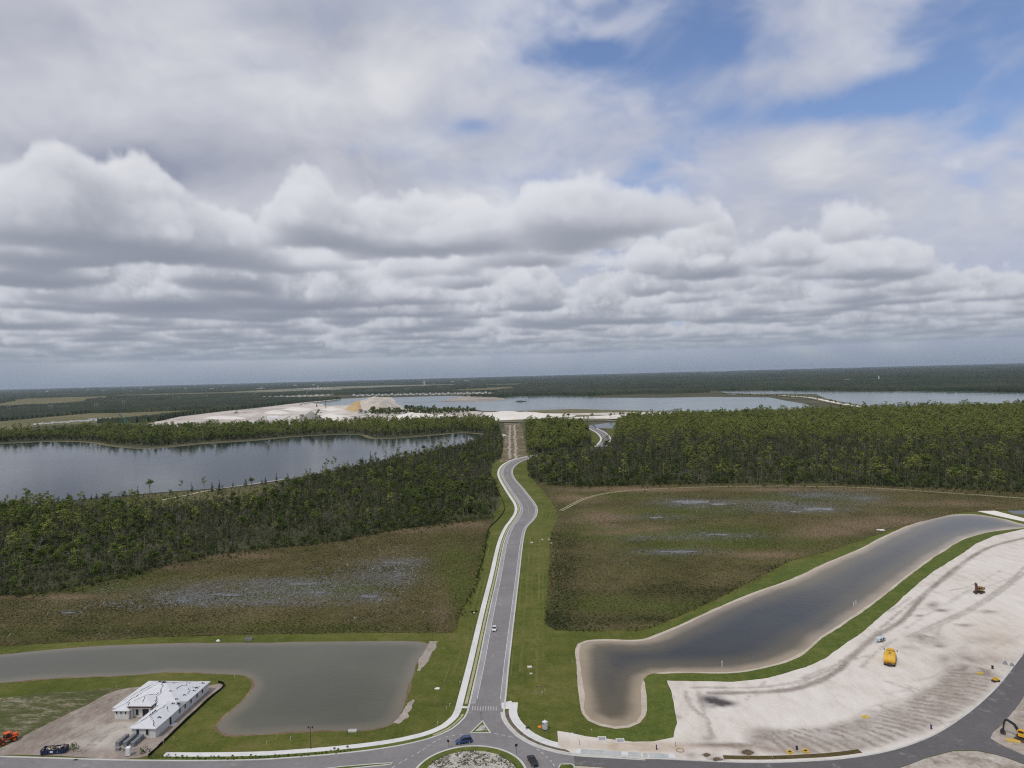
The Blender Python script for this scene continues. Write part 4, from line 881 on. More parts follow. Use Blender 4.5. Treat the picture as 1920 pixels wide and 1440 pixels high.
# ------------------------------------------------------------------ trees
def leaf_mat(name, c0, c1, c2):
    m, N, b = new_mat(name)
    r = N.new('ShaderNodeObjectInfo').outputs['Random']; a = N.attr('tone')
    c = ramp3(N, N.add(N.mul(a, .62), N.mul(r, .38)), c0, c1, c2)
    N.put(b.inputs['Base Color'], c); b.inputs['Roughness'].default_value = .8; b.inputs['Specular IOR Level'].default_value = .15
    tr = N.new('ShaderNodeBsdfTranslucent'); N.put(tr.inputs[0], c)
    mx = N.new('ShaderNodeMixShader'); mx.inputs[0].default_value = .25
    N.l.new(b.outputs[0], mx.inputs[1]); N.l.new(tr.outputs[0], mx.inputs[2])
    N.l.new(mx.outputs[0], N.n['Material Output'].inputs['Surface']); return m
LEAF = {'pine': leaf_mat('pine_needles_sun_tinted', (.125, .155, .032), (.190, .225, .046), (.260, .285, .070)),  # tones raised so the colour carries sunlight on the lighter stands
        'myrtle': leaf_mat('myrtle_leaves', (0.0317, 0.0512, 0.0146), (0.0549, 0.0805, 0.0207), (0.0952, 0.1196, 0.0317)),
        'broad': leaf_mat('broad_leaves', (0.0561, 0.0915, 0.0195), (0.1000, 0.1440, 0.0268), (0.1525, 0.1891, 0.0415)),
        'cypress': leaf_mat('cypress_leaves', (0.0537, 0.0610, 0.0268), (0.0854, 0.0927, 0.0390), (0.1281, 0.1269, 0.0610)),
        'cedar': leaf_mat('cedar_leaves', (0.0171, 0.0317, 0.0146), (0.0317, 0.0537, 0.0220), (0.0549, 0.0781, 0.0317)),
        'snag': leaf_mat('dead_twigs', (0.1464, 0.1281, 0.1037), (0.2196, 0.1952, 0.1647), (0.3294, 0.3050, 0.2684))}
BARK = {'pale': mottled('pale_bark', (.14, .125, .10), (.22, .20, .17), (.32, .30, .26), (.4, 2., 6.), (.3, .4, .3), .9, local=True),
        'brown': mottled('brown_bark', (.07, .055, .04), (.11, .09, .065), (.17, .14, .10), (.4, 2., 6.), (.3, .4, .3), .9, local=True)}
def leaf_cloud(blobs, n_per, size, flat=.0, up=.5, rng=None):
    """leaf sprays spread through the given blobs (x, y, z, rx, rz)"""
    v, f, tone = [], [], []
    for bx, by, bz, rx, rz in blobs:
        bt = rng.random() * .35
        for _ in range(max(3, int(n_per * rx * rx))):
            d = rng.normal(size=3); d /= np.linalg.norm(d); rad = rng.random() ** .45
            p = np.array([bx + d[0] * rx * rad, by + d[1] * rx * rad, bz + d[2] * rz * rad])
            nrm = d * (1 - up) + np.array([0, 0, up]) + rng.normal(size=3) * .45; nrm /= np.linalg.norm(nrm)
            u = np.cross(nrm, rng.normal(size=3)); u /= np.linalg.norm(u); w = np.cross(nrm, u)
            s_ = size * (.6 + .8 * rng.random()); k = len(v); e = s_ * (.45 + .3 * rng.random())
            v += [p - u * s_ * .5 - w * e * .4, p + u * s_ * .15 - w * e * .6, p + u * s_ * .55 + w * e * .1, p - u * s_ * .05 + w * e * .6]
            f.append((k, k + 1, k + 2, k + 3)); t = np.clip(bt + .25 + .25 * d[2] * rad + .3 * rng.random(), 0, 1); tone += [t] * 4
    return v, f, tone
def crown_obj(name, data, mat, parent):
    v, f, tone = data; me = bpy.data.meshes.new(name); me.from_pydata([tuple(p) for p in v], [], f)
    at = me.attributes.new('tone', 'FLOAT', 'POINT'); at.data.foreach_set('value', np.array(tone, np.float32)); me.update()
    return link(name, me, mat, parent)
def make_tree(kind, seed):
    r = np.random.default_rng(seed); t = thing('tree', '', '', (0, 0)); mb = MB(); blobs = []
    def limb(p, q, r0, r1): mb.tube(p, q, r0, r1, n=5)
    if kind == 'pine':
        H = 15 * (.88 + .24 * r.random()); lean = r.normal(size=2) * .35
        top = (lean[0], lean[1], H * .93); mid = (lean[0] * .4, lean[1] * .4, H * .5)
        limb((0, 0, -.3), mid, .20, .14); limb(mid, top, .14, .04)
        for i in range(11):
            z = H * (.46 + .52 * (i + r.random()) / 11); a = r.random() * 6.28; L = (1.0 + 2.1 * (1 - abs((z / H - .68) / .36))) * (.6 + .5 * r.random())
            c = (lean[0] + math.cos(a) * L, lean[1] + math.sin(a) * L, z + .4); limb((lean[0] * z / H, lean[1] * z / H, z - .5), c, .05, .02)
            blobs.append((*c, .95 + .6 * r.random(), .65 + .3 * r.random()))
        blobs.append((lean[0], lean[1], H * .95, .8, .8))
        data, bark, leaf = leaf_cloud(blobs, 21, .68, up=.68, rng=r), 'pale', 'pine'
    elif kind == 'myrtle':
        H = 6.5 * (.8 + .5 * r.random())
        for k in range(3):
            a = r.random() * 6.28; limb((0, 0, -.2), (math.cos(a) * 1.1, math.sin(a) * 1.1, H * .6), .10, .04)
        for i in range(10):
            a = r.random() * 6.28; q = r.random() ** .5 * 2.1; z = H * (.22 + .70 * r.random() * (1 - .12 * q)); blobs.append((math.cos(a) * q, math.sin(a) * q, z, 1.15 + .5 * r.random(), .9 + .35 * r.random()))
        data, bark, leaf = leaf_cloud(blobs, 15, .58, up=.45, rng=r), 'brown', 'myrtle'
    elif kind == 'broad':
        H = 10.5 * (.8 + .4 * r.random()); limb((0, 0, -.3), (0, 0, H * .42), .24, .17)
        for k in range(5):
            a = k * 1.26 + r.random(); q = (math.cos(a) * 2.0, math.sin(a) * 2.0, H * (.6 + .2 * r.random())); limb((0, 0, H * .4), q, .13, .05); blobs.append((*q, 1.7 + .5 * r.random(), 1.25))
        for k in range(6):
            a = r.random() * 6.28; q = r.random() * 2.0; blobs.append((math.cos(a) * q, math.sin(a) * q, H * (.62 + .33 * r.random()), 1.4 + .5 * r.random(), 1.1))
        data, bark, leaf = leaf_cloud(blobs, 14, .68, up=.62, rng=r), 'brown', 'broad'
    elif kind == 'cypress':
        H = 11.5 * (.85 + .3 * r.random()); lean = r.normal(size=2) * .3; limb((0, 0, -.3), (lean[0], lean[1], H), .19, .04)
        for i in range(13):
            z = H * (.34 + .64 * (i + r.random()) / 13); a = r.random() * 6.28; L = (1.7 * (1.08 - z / H) + .45) * (.5 + .6 * r.random()); c = (lean[0] * z / H + math.cos(a) * L, lean[1] * z / H + math.sin(a) * L, z)
            limb((lean[0] * z / H, lean[1] * z / H, z - .35), c, .04, .015); blobs.append((*c, .62 + .4 * r.random(), .45))
        data, bark, leaf = leaf_cloud(blobs, 18, .52, up=.5, rng=r), 'pale', 'cypress'
    elif kind == 'cedar':
        H = 9 * (.75 + .5 * r.random()); limb((0, 0, -.3), (0, 0, H * .9), .15, .03)
        for i in range(15):
            z = H * (.10 + .87 * i / 15); R_ = 1.75 * (1.02 - z / H) + .15; a = r.random() * 6.28
            blobs.append((math.cos(a) * R_ * .45, math.sin(a) * R_ * .45, z, max(.35, R_ * .85), .65))
        data, bark, leaf = leaf_cloud(blobs, 16, .55, up=.3, rng=r), 'brown', 'cedar'
    else:
        H = 8.5 * (.75 + .5 * r.random()); lean = r.normal(size=2) * .8; limb((0, 0, -.3), (lean[0], lean[1], H), .15, .03)
        for i in range(13):
            z = H * (.35 + .6 * r.random()); a = r.random() * 6.28; L = .8 + 1.2 * r.random(); c = (lean[0] * z / H + math.cos(a) * L, lean[1] * z / H + math.sin(a) * L, z + .9 * r.random()); limb((lean[0] * z / H, lean[1] * z / H, z), c, .05, .015)
            if i % 3 == 0: blobs.append((*c, .45, .35))
        data, bark, leaf = leaf_cloud(blobs, 9, .40, up=.3, rng=r), 'pale', 'snag'
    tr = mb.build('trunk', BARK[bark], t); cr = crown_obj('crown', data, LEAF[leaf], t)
    return t, tr, cr
KINDS = {'pine': ('pine_tree', 4), 'myrtle': ('shrub_tree', 3), 'broad': ('broadleaf_tree', 3), 'cypress': ('cypress_tree', 4), 'cedar': ('cedar_tree', 3), 'snag': ('dead_tree', 3)}
PROTO = {}; ORDER = []
for ki, (k, (nm, cnt)) in enumerate(KINDS.items()):
    for j in range(cnt):
        PROTO[(k, j)] = make_tree(k, 100 * ki + j + 1); PROTO[(k, j)][0].name = nm; ORDER.append((k, j))
USED = set()
def plant(k, xy, label, cat, group=None, s=1.0, rz=None, j=None):
    """one tree as a thing of its own"""
    j = random.randrange(KINDS[k][1]) if j is None else j
    src = PROTO[(k, j)][0]
    o = src if (k, j) not in USED else copy_tree(src); USED.add((k, j))
    for c in o.children: c.name = 'trunk' if c.name.startswith('trunk') else 'crown'
    o.name = KINDS[k][0]; o.location = (xy[0], xy[1], 0); o.rotation_euler = (0, 0, random.random() * 6.28 if rz is None else rz); o.scale = (s, s, s * random.uniform(.93, 1.07))
    return tag(o, label, cat, group)
def forest_object(name, pts, kinds, scl, label):
    """the rest of a wood as one object: a tree set on every point"""
    me = bpy.data.meshes.new(name); me.from_pydata([(a, b, 0) for a, b in pts], [], [])
    for nm, ty, d in (('kind', 'INT', kinds), ('size', 'FLOAT', scl), ('turn', 'FLOAT', RNG.random(len(pts)) * 6.28)):
        at = me.attributes.new(nm, ty, 'POINT'); at.data.foreach_set('value', np.asarray(d, np.int32 if ty == 'INT' else np.float32))
    o = link(name, me); tag(o, label, 'woodland', kind='stuff')
    md = o.modifiers.new('trees', 'NODES'); ng = FOREST_NG; md.node_group = ng
    return o
def make_forest_ng():
    ng = bpy.data.node_groups.new('trees_on_points', 'GeometryNodeTree')
    ng.interface.new_socket('Geometry', in_out='INPUT', socket_type='NodeSocketGeometry'); ng.interface.new_socket('Geometry', in_out='OUTPUT', socket_type='NodeSocketGeometry')
    n, l = ng.nodes, ng.links; gi, go = n.new('NodeGroupInput'), n.new('NodeGroupOutput')
    m2p = n.new('GeometryNodeMeshToPoints'); l.new(gi.outputs[0], m2p.inputs['Mesh'])
    jn = n.new('GeometryNodeJoinGeometry')
    for key in reversed(ORDER):
        _, tr, cr = PROTO[key]; j2 = n.new('GeometryNodeJoinGeometry')
        for ob in (tr, cr):
            oi = n.new('GeometryNodeObjectInfo'); oi.transform_space = 'ORIGINAL'; oi.inputs['Object'].default_value = ob; l.new(oi.outputs['Geometry'], j2.inputs[0])
        g2 = n.new('GeometryNodeGeometryToInstance'); l.new(j2.outputs[0], g2.inputs[0]); l.new(g2.outputs[0], jn.inputs[0])
    iop = n.new('GeometryNodeInstanceOnPoints'); l.new(m2p.outputs[0], iop.inputs['Points']); l.new(jn.outputs[0], iop.inputs['Instance']); iop.inputs['Pick Instance'].default_value = True
    def na(nm, ty):
        q = n.new('GeometryNodeInputNamedAttribute'); q.data_type = ty; q.inputs['Name'].default_value = nm; return q.outputs['Attribute']
    l.new(na('kind', 'INT'), iop.inputs['Instance Index'])
    cx = n.new('ShaderNodeCombineXYZ'); l.new(na('turn', 'FLOAT'), cx.inputs[2]); l.new(cx.outputs[0], iop.inputs['Rotation'])
    cs = n.new('ShaderNodeCombineXYZ'); sz = na('size', 'FLOAT')
    for i in range(3): l.new(sz, cs.inputs[i])
    l.new(cs.outputs[0], iop.inputs['Scale']); l.new(iop.outputs[0], go.inputs[0]); return ng
FOREST_NG = make_forest_ng()
IDX = {k: i for i, k in enumerate(ORDER)}
def scatter(poly, spacing, jit=.9):
    P = arr(poly); lo, hi = P.min(0), P.max(0)
    gx, gy = np.meshgrid(np.arange(lo[0], hi[0], spacing), np.arange(lo[1], hi[1], spacing)); q = np.column_stack([gx.ravel(), gy.ravel()])
    q = q + (RNG.random(q.shape) - .5) * spacing * jit * 1.6
    return q[inside(q, P)]
def kinds_for(q, mixes):
    """mixes: list of (weight function of ground points -> array, kind)"""
    w = np.stack([f(q) for f, _ in mixes], 1); w = np.maximum(w, 1e-6) * np.exp(np.stack([2.6 * fbm(q, 38, 20 + 3 * i_) for i_ in range(len(mixes))], 1)); w = w / w.sum(1, keepdims=True); c = np.cumsum(w, 1)
    return np.minimum((RNG.random(len(q))[:, None] > c).sum(1), len(mixes) - 1), [k for _, k in mixes]
def fill(name, poly, spacing, mixes, label, size=(.75, 1.15), keep=None, front=None, nfront=0, flabel=None, fgroup=None, gaps=-.33):
    poly = rough(densify(poly, 6), 3.2 if spacing < 7.5 else 5, 22); q = scatter(poly, spacing)
    if keep is not None: q = q[keep(q)]
    px = PX(q); inv = (px[:, 0] > -90) & (px[:, 0] < 2010) & (fbm(q, 15, 31) > gaps); q = q[inv]
    ki, names = kinds_for(q, mixes); s_ = lerp(size[0], size[1], RNG.random(len(q))) * (1 + .38 * fbm(q, 22, 6)) * np.exp(.17 * RNG.normal(size=len(q)))
    order = np.argsort(q[:, 1]) if front is None else np.argsort(front(q))
    if nfront:
        px = PX(q); vis = [i for i in order if 0 < px[i, 0] < 1920 and names[ki[i]] in flabel][:nfront]
        for i in vis: lb, ct = flabel[names[ki[i]]]; plant(names[ki[i]], q[i], lb, ct, fgroup + ' (' + ct + ')', s_[i])
        m = np.ones(len(q), bool); m[vis] = False; q, ki, s_ = q[m], ki[m], s_[m]
    kind = np.array([IDX[(names[a], int(RNG.integers(KINDS[names[a]][1])))] for a in ki])
    return forest_object(name, q, kind, s_, label)

FL = GL([(-110, 1132), (0, 1120), (60, 1114), (200, 1090), (280, 1067), (330, 1056), (430, 1036), (520, 1027), (620, 1017), (700, 1001), (800, 986), (880, 976), (922, 967), (938, 950), (936, 925), (920, 893), (922, 872), (938, 858), (943, 840), (940, 815), (932, 802), (915, 806), (905, 824), (850, 840), (750, 860), (650, 880), (575, 897), (535, 912), (490, 932), (400, 947), (330, 954), (240, 953), (160, 952), (60, 951), (-110, 960)])
pxf = lambda fn: (lambda q: fn(*PX(q).T))
g2 = lambda x, y, cx, cy, rx, ry: np.exp(-((x - cx) / rx) ** 2 - ((y - cy) / ry) ** 2)
EDGE_L = GL([(-110, 1132), (0, 1120), (60, 1114), (200, 1090), (280, 1067), (330, 1056), (430, 1036), (520, 1027), (620, 1017), (700, 1001), (800, 986), (880, 976), (922, 967)])
FLOOR = mottled('forest_floor', (.038, .044, .019), (.065, .068, .030), (.105, .092, .046), (.04, .3, 1.2), (.35, .35, .3), .95, .8, .6)
for nm_, P_ in (('FL', FL),): sheet('forest_floor', rough(densify(P_, 5), 1.6, 8), .055, FLOOR)
fill('forest', FL, 4.3, [(pxf(lambda x, y: .18 + .9 * g2(x, y, 60, 975, 240, 45)), 'broad'), (pxf(lambda x, y: .65 + .5 * (x > 500) + .6 * g2(x, y, 800, 960, 150, 40)), 'myrtle'), (pxf(lambda x, y: .8 + .5 * g2(x, y, 350, 1020, 200, 50)), 'cypress'), (pxf(lambda x, y: .06 + .6 * g2(x, y, 150, 975, 200, 40)), 'pine'), (pxf(lambda x, y: .22 + .45 * g2(x, y, 300, 1040, 220, 50)), 'snag'), (pxf(lambda x, y: .04 + .8 * g2(x, y, 800, 850, 170, 22)), 'cedar')],  # bright pine and broad kinds gather where leaf colour imitates a sunlit patch
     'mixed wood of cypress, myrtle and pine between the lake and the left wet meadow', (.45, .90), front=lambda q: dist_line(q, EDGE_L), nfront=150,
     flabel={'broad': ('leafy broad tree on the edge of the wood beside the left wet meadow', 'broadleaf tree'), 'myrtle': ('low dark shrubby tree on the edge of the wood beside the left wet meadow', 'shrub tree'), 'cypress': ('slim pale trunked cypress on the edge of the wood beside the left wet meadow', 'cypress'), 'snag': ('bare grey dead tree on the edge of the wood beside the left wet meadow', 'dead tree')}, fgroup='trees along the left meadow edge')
FR = GL([(990, 893), (1010, 905), (1050, 911), (1100, 912), (1300, 907), (1500, 906), (1700, 913), (1960, 925), (2080, 930), (2080, 762), (1920, 768), (1700, 774), (1500, 779), (1340, 784), (1180, 790), (1158, 800), (1152, 818), (1150, 830), (1128, 843), (1060, 851), (1000, 864), (990, 875)])
sheet('forest_floor', rough(densify(FR, 7), 2.0, 10), .055, FLOOR)
EDGE_R = GL([(990, 893), (1010, 905), (1050, 911), (1100, 912), (1300, 907), (1500, 906), (1700, 913), (1960, 925)])
ROADKEEP = lambda q: dist_line(q, FARROAD) > 9
fill('forest', GL([(1152, 818), (1158, 800), (1180, 791), (1340, 785), (1500, 780), (1700, 775), (1920, 769), (2080, 763), (2080, 806), (1900, 812), (1700, 815), (1500, 815), (1300, 817)]), 7.0, [(lambda q: np.full(len(q), 1.), 'pine'), (lambda q: np.full(len(q), .10), 'broad')], 'pine stand tinted lighter as if sunlit at the back of the right wood before the lakes', (.72, 1.05), keep=ROADKEEP)  # light leaf colour stands in for sun on the back of the wood
fill('forest', FR, 6.2, [(pxf(lambda x, y: .14 + 5.0 * sst(820 + .012 * (x - 1200) - y, -14, 10)), 'pine'), (pxf(lambda x, y: .15 + .9 * sst(y, 805, 825)), 'cypress'), (pxf(lambda x, y: .12 + .9 * sst(y, 812, 835)), 'myrtle'), (pxf(lambda x, y: .05 + .15 * g2(x, y, 1620, 800, 200, 12)), 'snag'), (pxf(lambda x, y: .06 + .25 * (x < 1060)), 'broad')],  # pale pines behind, dark kinds in front imitate sun and cloud shadow by colour
     'broad pine and cypress wood behind the right wet meadow', (.72, 1.12), keep=ROADKEEP, front=lambda q: dist_line(q, EDGE_R), nfront=130,
     flabel={'pine': ('tall slim pine in the front rank of the wood behind the right wet meadow', 'pine'), 'cypress': ('slim pale trunked cypress in the front rank of the wood behind the right wet meadow', 'cypress'), 'myrtle': ('low dark shrubby tree in the front rank of the wood behind the right wet meadow', 'shrub tree')}, fgroup='trees along the right meadow edge')
FC = GL([(986, 801), (1040, 797), (1096, 803), (1104, 818), (1106, 835), (1060, 849), (1010, 855), (990, 850)])
sheet('forest_floor', rough(densify(FC, 7), 2.0, 10), .015, FLOOR)
fill('forest', FC, 5.4, [(lambda q: np.full(len(q), 1.0), 'broad'), (lambda q: np.full(len(q), .8), 'pine'), (lambda q: np.full(len(q), .4), 'cypress'), (lambda q: np.full(len(q), .3), 'myrtle')], 'clump of wood between the sandy power line clearing and the far bend of the road', (.9, 1.2), keep=lambda q: (dist_line(q, FARROAD) > 9) & (dist_line(q, GL([(1035, 835), (1070, 833)])) > 14))
FT = GL([(-120, 835), (0, 828), (100, 824.5), (175, 827), (200, 831), (287, 836.5), (375, 829), (480, 822.5), (542, 817), (630, 812), (667, 812), (705, 819), (742, 818), (817, 813), (867, 809.5), (905, 812), (925, 815), (938, 806), (925, 793), (880, 790), (700, 795), (480, 800), (300, 804), (200, 804), (0, 816), (-120, 826)])
sheet('forest_floor', rough(densify(FT, 12), 2.5, 12), .055, FLOOR)
fill('forest', FT, 6.6, [(lambda q: np.full(len(q), .8), 'myrtle'), (pxf(lambda x, y: .35 + 1.2 * (x > 480)), 'pine'), (lambda q: np.full(len(q), .5), 'broad'), (lambda q: np.full(len(q), .35), 'cedar')], 'dark belt of trees on the far shore of the left lake, before the quarry', (.8, 1.12))
fill('forest', GL([(690, 772), (720, 768), (750, 771), (760, 774), (800, 772), (870, 770.5), (890, 768.5), (893, 771), (850, 776), (800, 777), (750, 777), (700, 778)]), 9, [(lambda q: np.full(len(q), .8), 'myrtle'), (lambda q: np.full(len(q), .5), 'broad')], 'dark thicket on the low spit between quarry sand and quarry lake', (.9, 1.3))
UN = lambda a, b: [(lambda q: np.full(len(q), a), 'myrtle'), (lambda q: np.full(len(q), b), 'cypress')]
fill('forest', FL, 4.6, UN(1., .5), 'low understorey of shrubs inside the wood by the left lake', (.30, .52), gaps=-.6)
fill('forest', FR, 7.2, UN(1., .4), 'low understorey of shrubs inside the wood behind the right meadow', (.42, .75), keep=ROADKEEP, gaps=-.6)
# single trees that stand out against the lake and the quarry
LONE = [('cedar', 110, 944, .9, 'dark conical cedar'), ('broad', 281, 925, 1.1, 'round headed tree'), ('pine', 340, 921, .72, 'thin crowned pine'), ('cedar', 360, 922, .9, 'grey conical cedar'), ('pine', 384, 917, .75, 'slender green pine'), ('cedar', 398, 922, 1.15, 'plump dark cedar'), ('cedar', 412, 920, 1.15, 'pointed dark cedar'), ('cedar', 410, 926, .9, 'narrow almost black cedar'),
        ('cedar', 437, 913, .7, 'small grey cedar'), ('cedar', 461, 912, 1.1, 'tall pointed cedar'), ('broad', 472, 915, .9, 'bushy green tree'), ('cedar', 491, 910, .9, 'ragged cedar'), ('cedar', 498, 908, 1.0, 'spindly cedar'), ('cedar', 519, 907, 1.2, 'broad dark cedar'), ('cedar', 540, 905, 1.35, 'stout dark cedar'), ('cedar', 158, 939, .9, 'small pointed cedar'), ('cedar', 181, 936, .8, 'low pointed cedar'), ('cedar', 172, 939, .7, 'leaning young cedar'), ('myrtle', 197, 937, 1.1, 'wide bushy myrtle'), ('myrtle', 232, 932, 1.1, 'dense bushy myrtle'), ('cedar', 258, 930, 1.0, 'twin topped cedar'), ('cedar', 128, 940, 1.0, 'sharp topped cedar'), ('cedar', 695, 866, 1.4, 'tall cedar spire'), ('cedar', 652, 876, 1.1, 'dark cedar spire'),
        ('pine', 612, 884, .9, 'flat topped pine'), ('pine', 626, 882, 1.0, 'tall flat topped pine'), ('cedar', 680, 868, 1.0, 'short cedar spire'), ('myrtle', 320, 928, .7, 'pale green bush')]
LONE.sort(key=lambda q: q[1]); ORD = 'first second third fourth fifth sixth seventh eighth ninth tenth eleventh twelfth thirteenth fourteenth fifteenth sixteenth seventeenth eighteenth nineteenth twentieth'.split()
for i_, (k, x, y, s, lb) in enumerate(LONE):
    n_ = len(LONE); rank = f'{ORD[i_]} from the left' if i_ < n_ // 2 else (f'{ORD[n_ - 1 - i_]} from the right' if i_ < n_ - 1 else 'last on the right')
    plant(k, G(x, y), f'{lb} against the left lake, {rank} of those standing apart', {'cedar': 'cedar', 'broad': 'broadleaf tree', 'pine': 'pine', 'myrtle': 'bush'}[k], 'trees standing apart along the lake', s)

# ------------------------------------------------------------------ things: materials
PM = {k: paint(k, *a) for k, a in {
    'white_stucco': ((.62, .62, .61), .85, .06, .8, .2), 'roof_felt': ((.66, .665, .68), .8, .05, .6, .2), 'felt_seam': ((.06, .06, .065), .9, .1, 2., .1), 'dark_opening': ((.018, .019, .022), .5), 'raw_timber': ((.15, .055, .032), .8, .2, 1.5, .2),
    'frame_white': ((.62, .62, .60), .6), 'black_fabric': ((.012, .012, .013), .9, .2, 1.5, .1), 'stake_wood': ((.24, .17, .10), .9), 'navy': ((.018, .026, .075), .5), 'tile_grey': ((.22, .23, .245), .85, .12, 1.2, .2), 'pallet_wood': ((.30, .23, .15), .9),
    'plastic_grey': ((.47, .49, .52), .5, .05), 'plastic_white': ((.76, .76, .76), .5, .04), 'orange': ((.66, .10, .018), .5), 'dark_steel': ((.035, .035, .038), .55), 'steel': ((.28, .28, .28), .5), 'tyre': ((.022, .021, .02), .85, .15, 1.5, .2), 'rim': ((.42, .42, .43), .35),
    'machine_yellow': ((.70, .40, .025), .5, .1, .9, .4, 0., (.28, .19, .10), .3), 'rust_yellow': ((.34, .20, .07), .65, .25, .8, .3, 0., (.14, .08, .05), .5), 'rust_brown': ((.18, .085, .055), .75, .2, .8, .2), 'car_blue': ((.018, .045, .135), .25, .06, .5, .6, 0., (.1, .1, .1), .08),
    'car_black': ((.010, .011, .013), .22, .06, .5, .6, 0., (.1, .1, .1), .06), 'car_white': ((.74, .74, .73), .3, .04, .5, .5, 0., (.5, .5, .48), .08), 'car_glass': ((.012, .015, .018), .08, .05, .5, .6, 0., (.03, .03, .03), .05), 'lamp_glass': ((.75, .75, .72), .2), 'tail_red': ((.35, .012, .010), .3),
    'pale_blue': ((.52, .59, .62), .5), 'concrete_box': ((.66, .65, .62), .8, .06), 'grate': ((.34, .345, .36), .7), 'mud': ((.14, .10, .07), .95, .25, 1.2, .1), 'purple': ((.10, .02, .13), .6), 'pvc': ((.80, .80, .78), .5), 'teal': ((.10, .30, .29), .6), 'orange_net': ((.72, .24, .03), .7), 'flag_yellow': ((.66, .45, .08), .7), 'yellow_plate': ((.62, .44, .10), .7, .15),
    'far_white': ((.70, .70, .70), .7, .05, .05), 'far_roof': ((.18, .17, .17), .8, .2, .05), 'far_grey': ((.38, .39, .40), .7, .1, .03), 'tan_plastic': ((.40, .30, .20), .8)}.items()}
def P(px, py, z=0.0): return G(px, py, z)
def heading(a, b):
    a, b = arr(G(*a)), arr(G(*b)); return math.atan2(b[1] - a[1], b[0] - a[0])

# ------------------------------------------------------------------ the house under construction
def hip(x0, x1, y0, y1, z, pitch, ov=.5, gable=None, thick=.16):
    """closed hip roof over a rectangle, ridge along the longer side"""
    x0, x1, y0, y1 = x0 - ov, x1 + ov, y0 - ov, y1 + ov; w, d = x1 - x0, y1 - y0; zb = z - ov * pitch * .3
    if w <= d: h = w / 2 * pitch; r = [((x0 + x1) / 2, y0 + w / 2, zb + h), ((x0 + x1) / 2, y1 - w / 2, zb + h)]; c = [(x0, y0), (x1, y0), (x1, y1), (x0, y1)]; top = [(0, 1, 8), (1, 2, 9, 8), (2, 3, 9), (3, 0, 8, 9)]
    else: h = d / 2 * pitch; r = [(x0 + d / 2, (y0 + y1) / 2, zb + h), (x1 - d / 2, (y0 + y1) / 2, zb + h)]; c = [(x0, y0), (x1, y0), (x1, y1), (x0, y1)]; top = [(0, 1, 9, 8), (1, 2, 9), (2, 3, 8, 9), (3, 0, 8)]
    v = [(*p, zb) for p in c] + [(*p, zb - thick) for p in c] + r
    f = top + [(0, 4, 5, 1), (1, 5, 6, 2), (2, 6, 7, 3), (3, 7, 4, 0), (7, 6, 5, 4)]
    return v, f
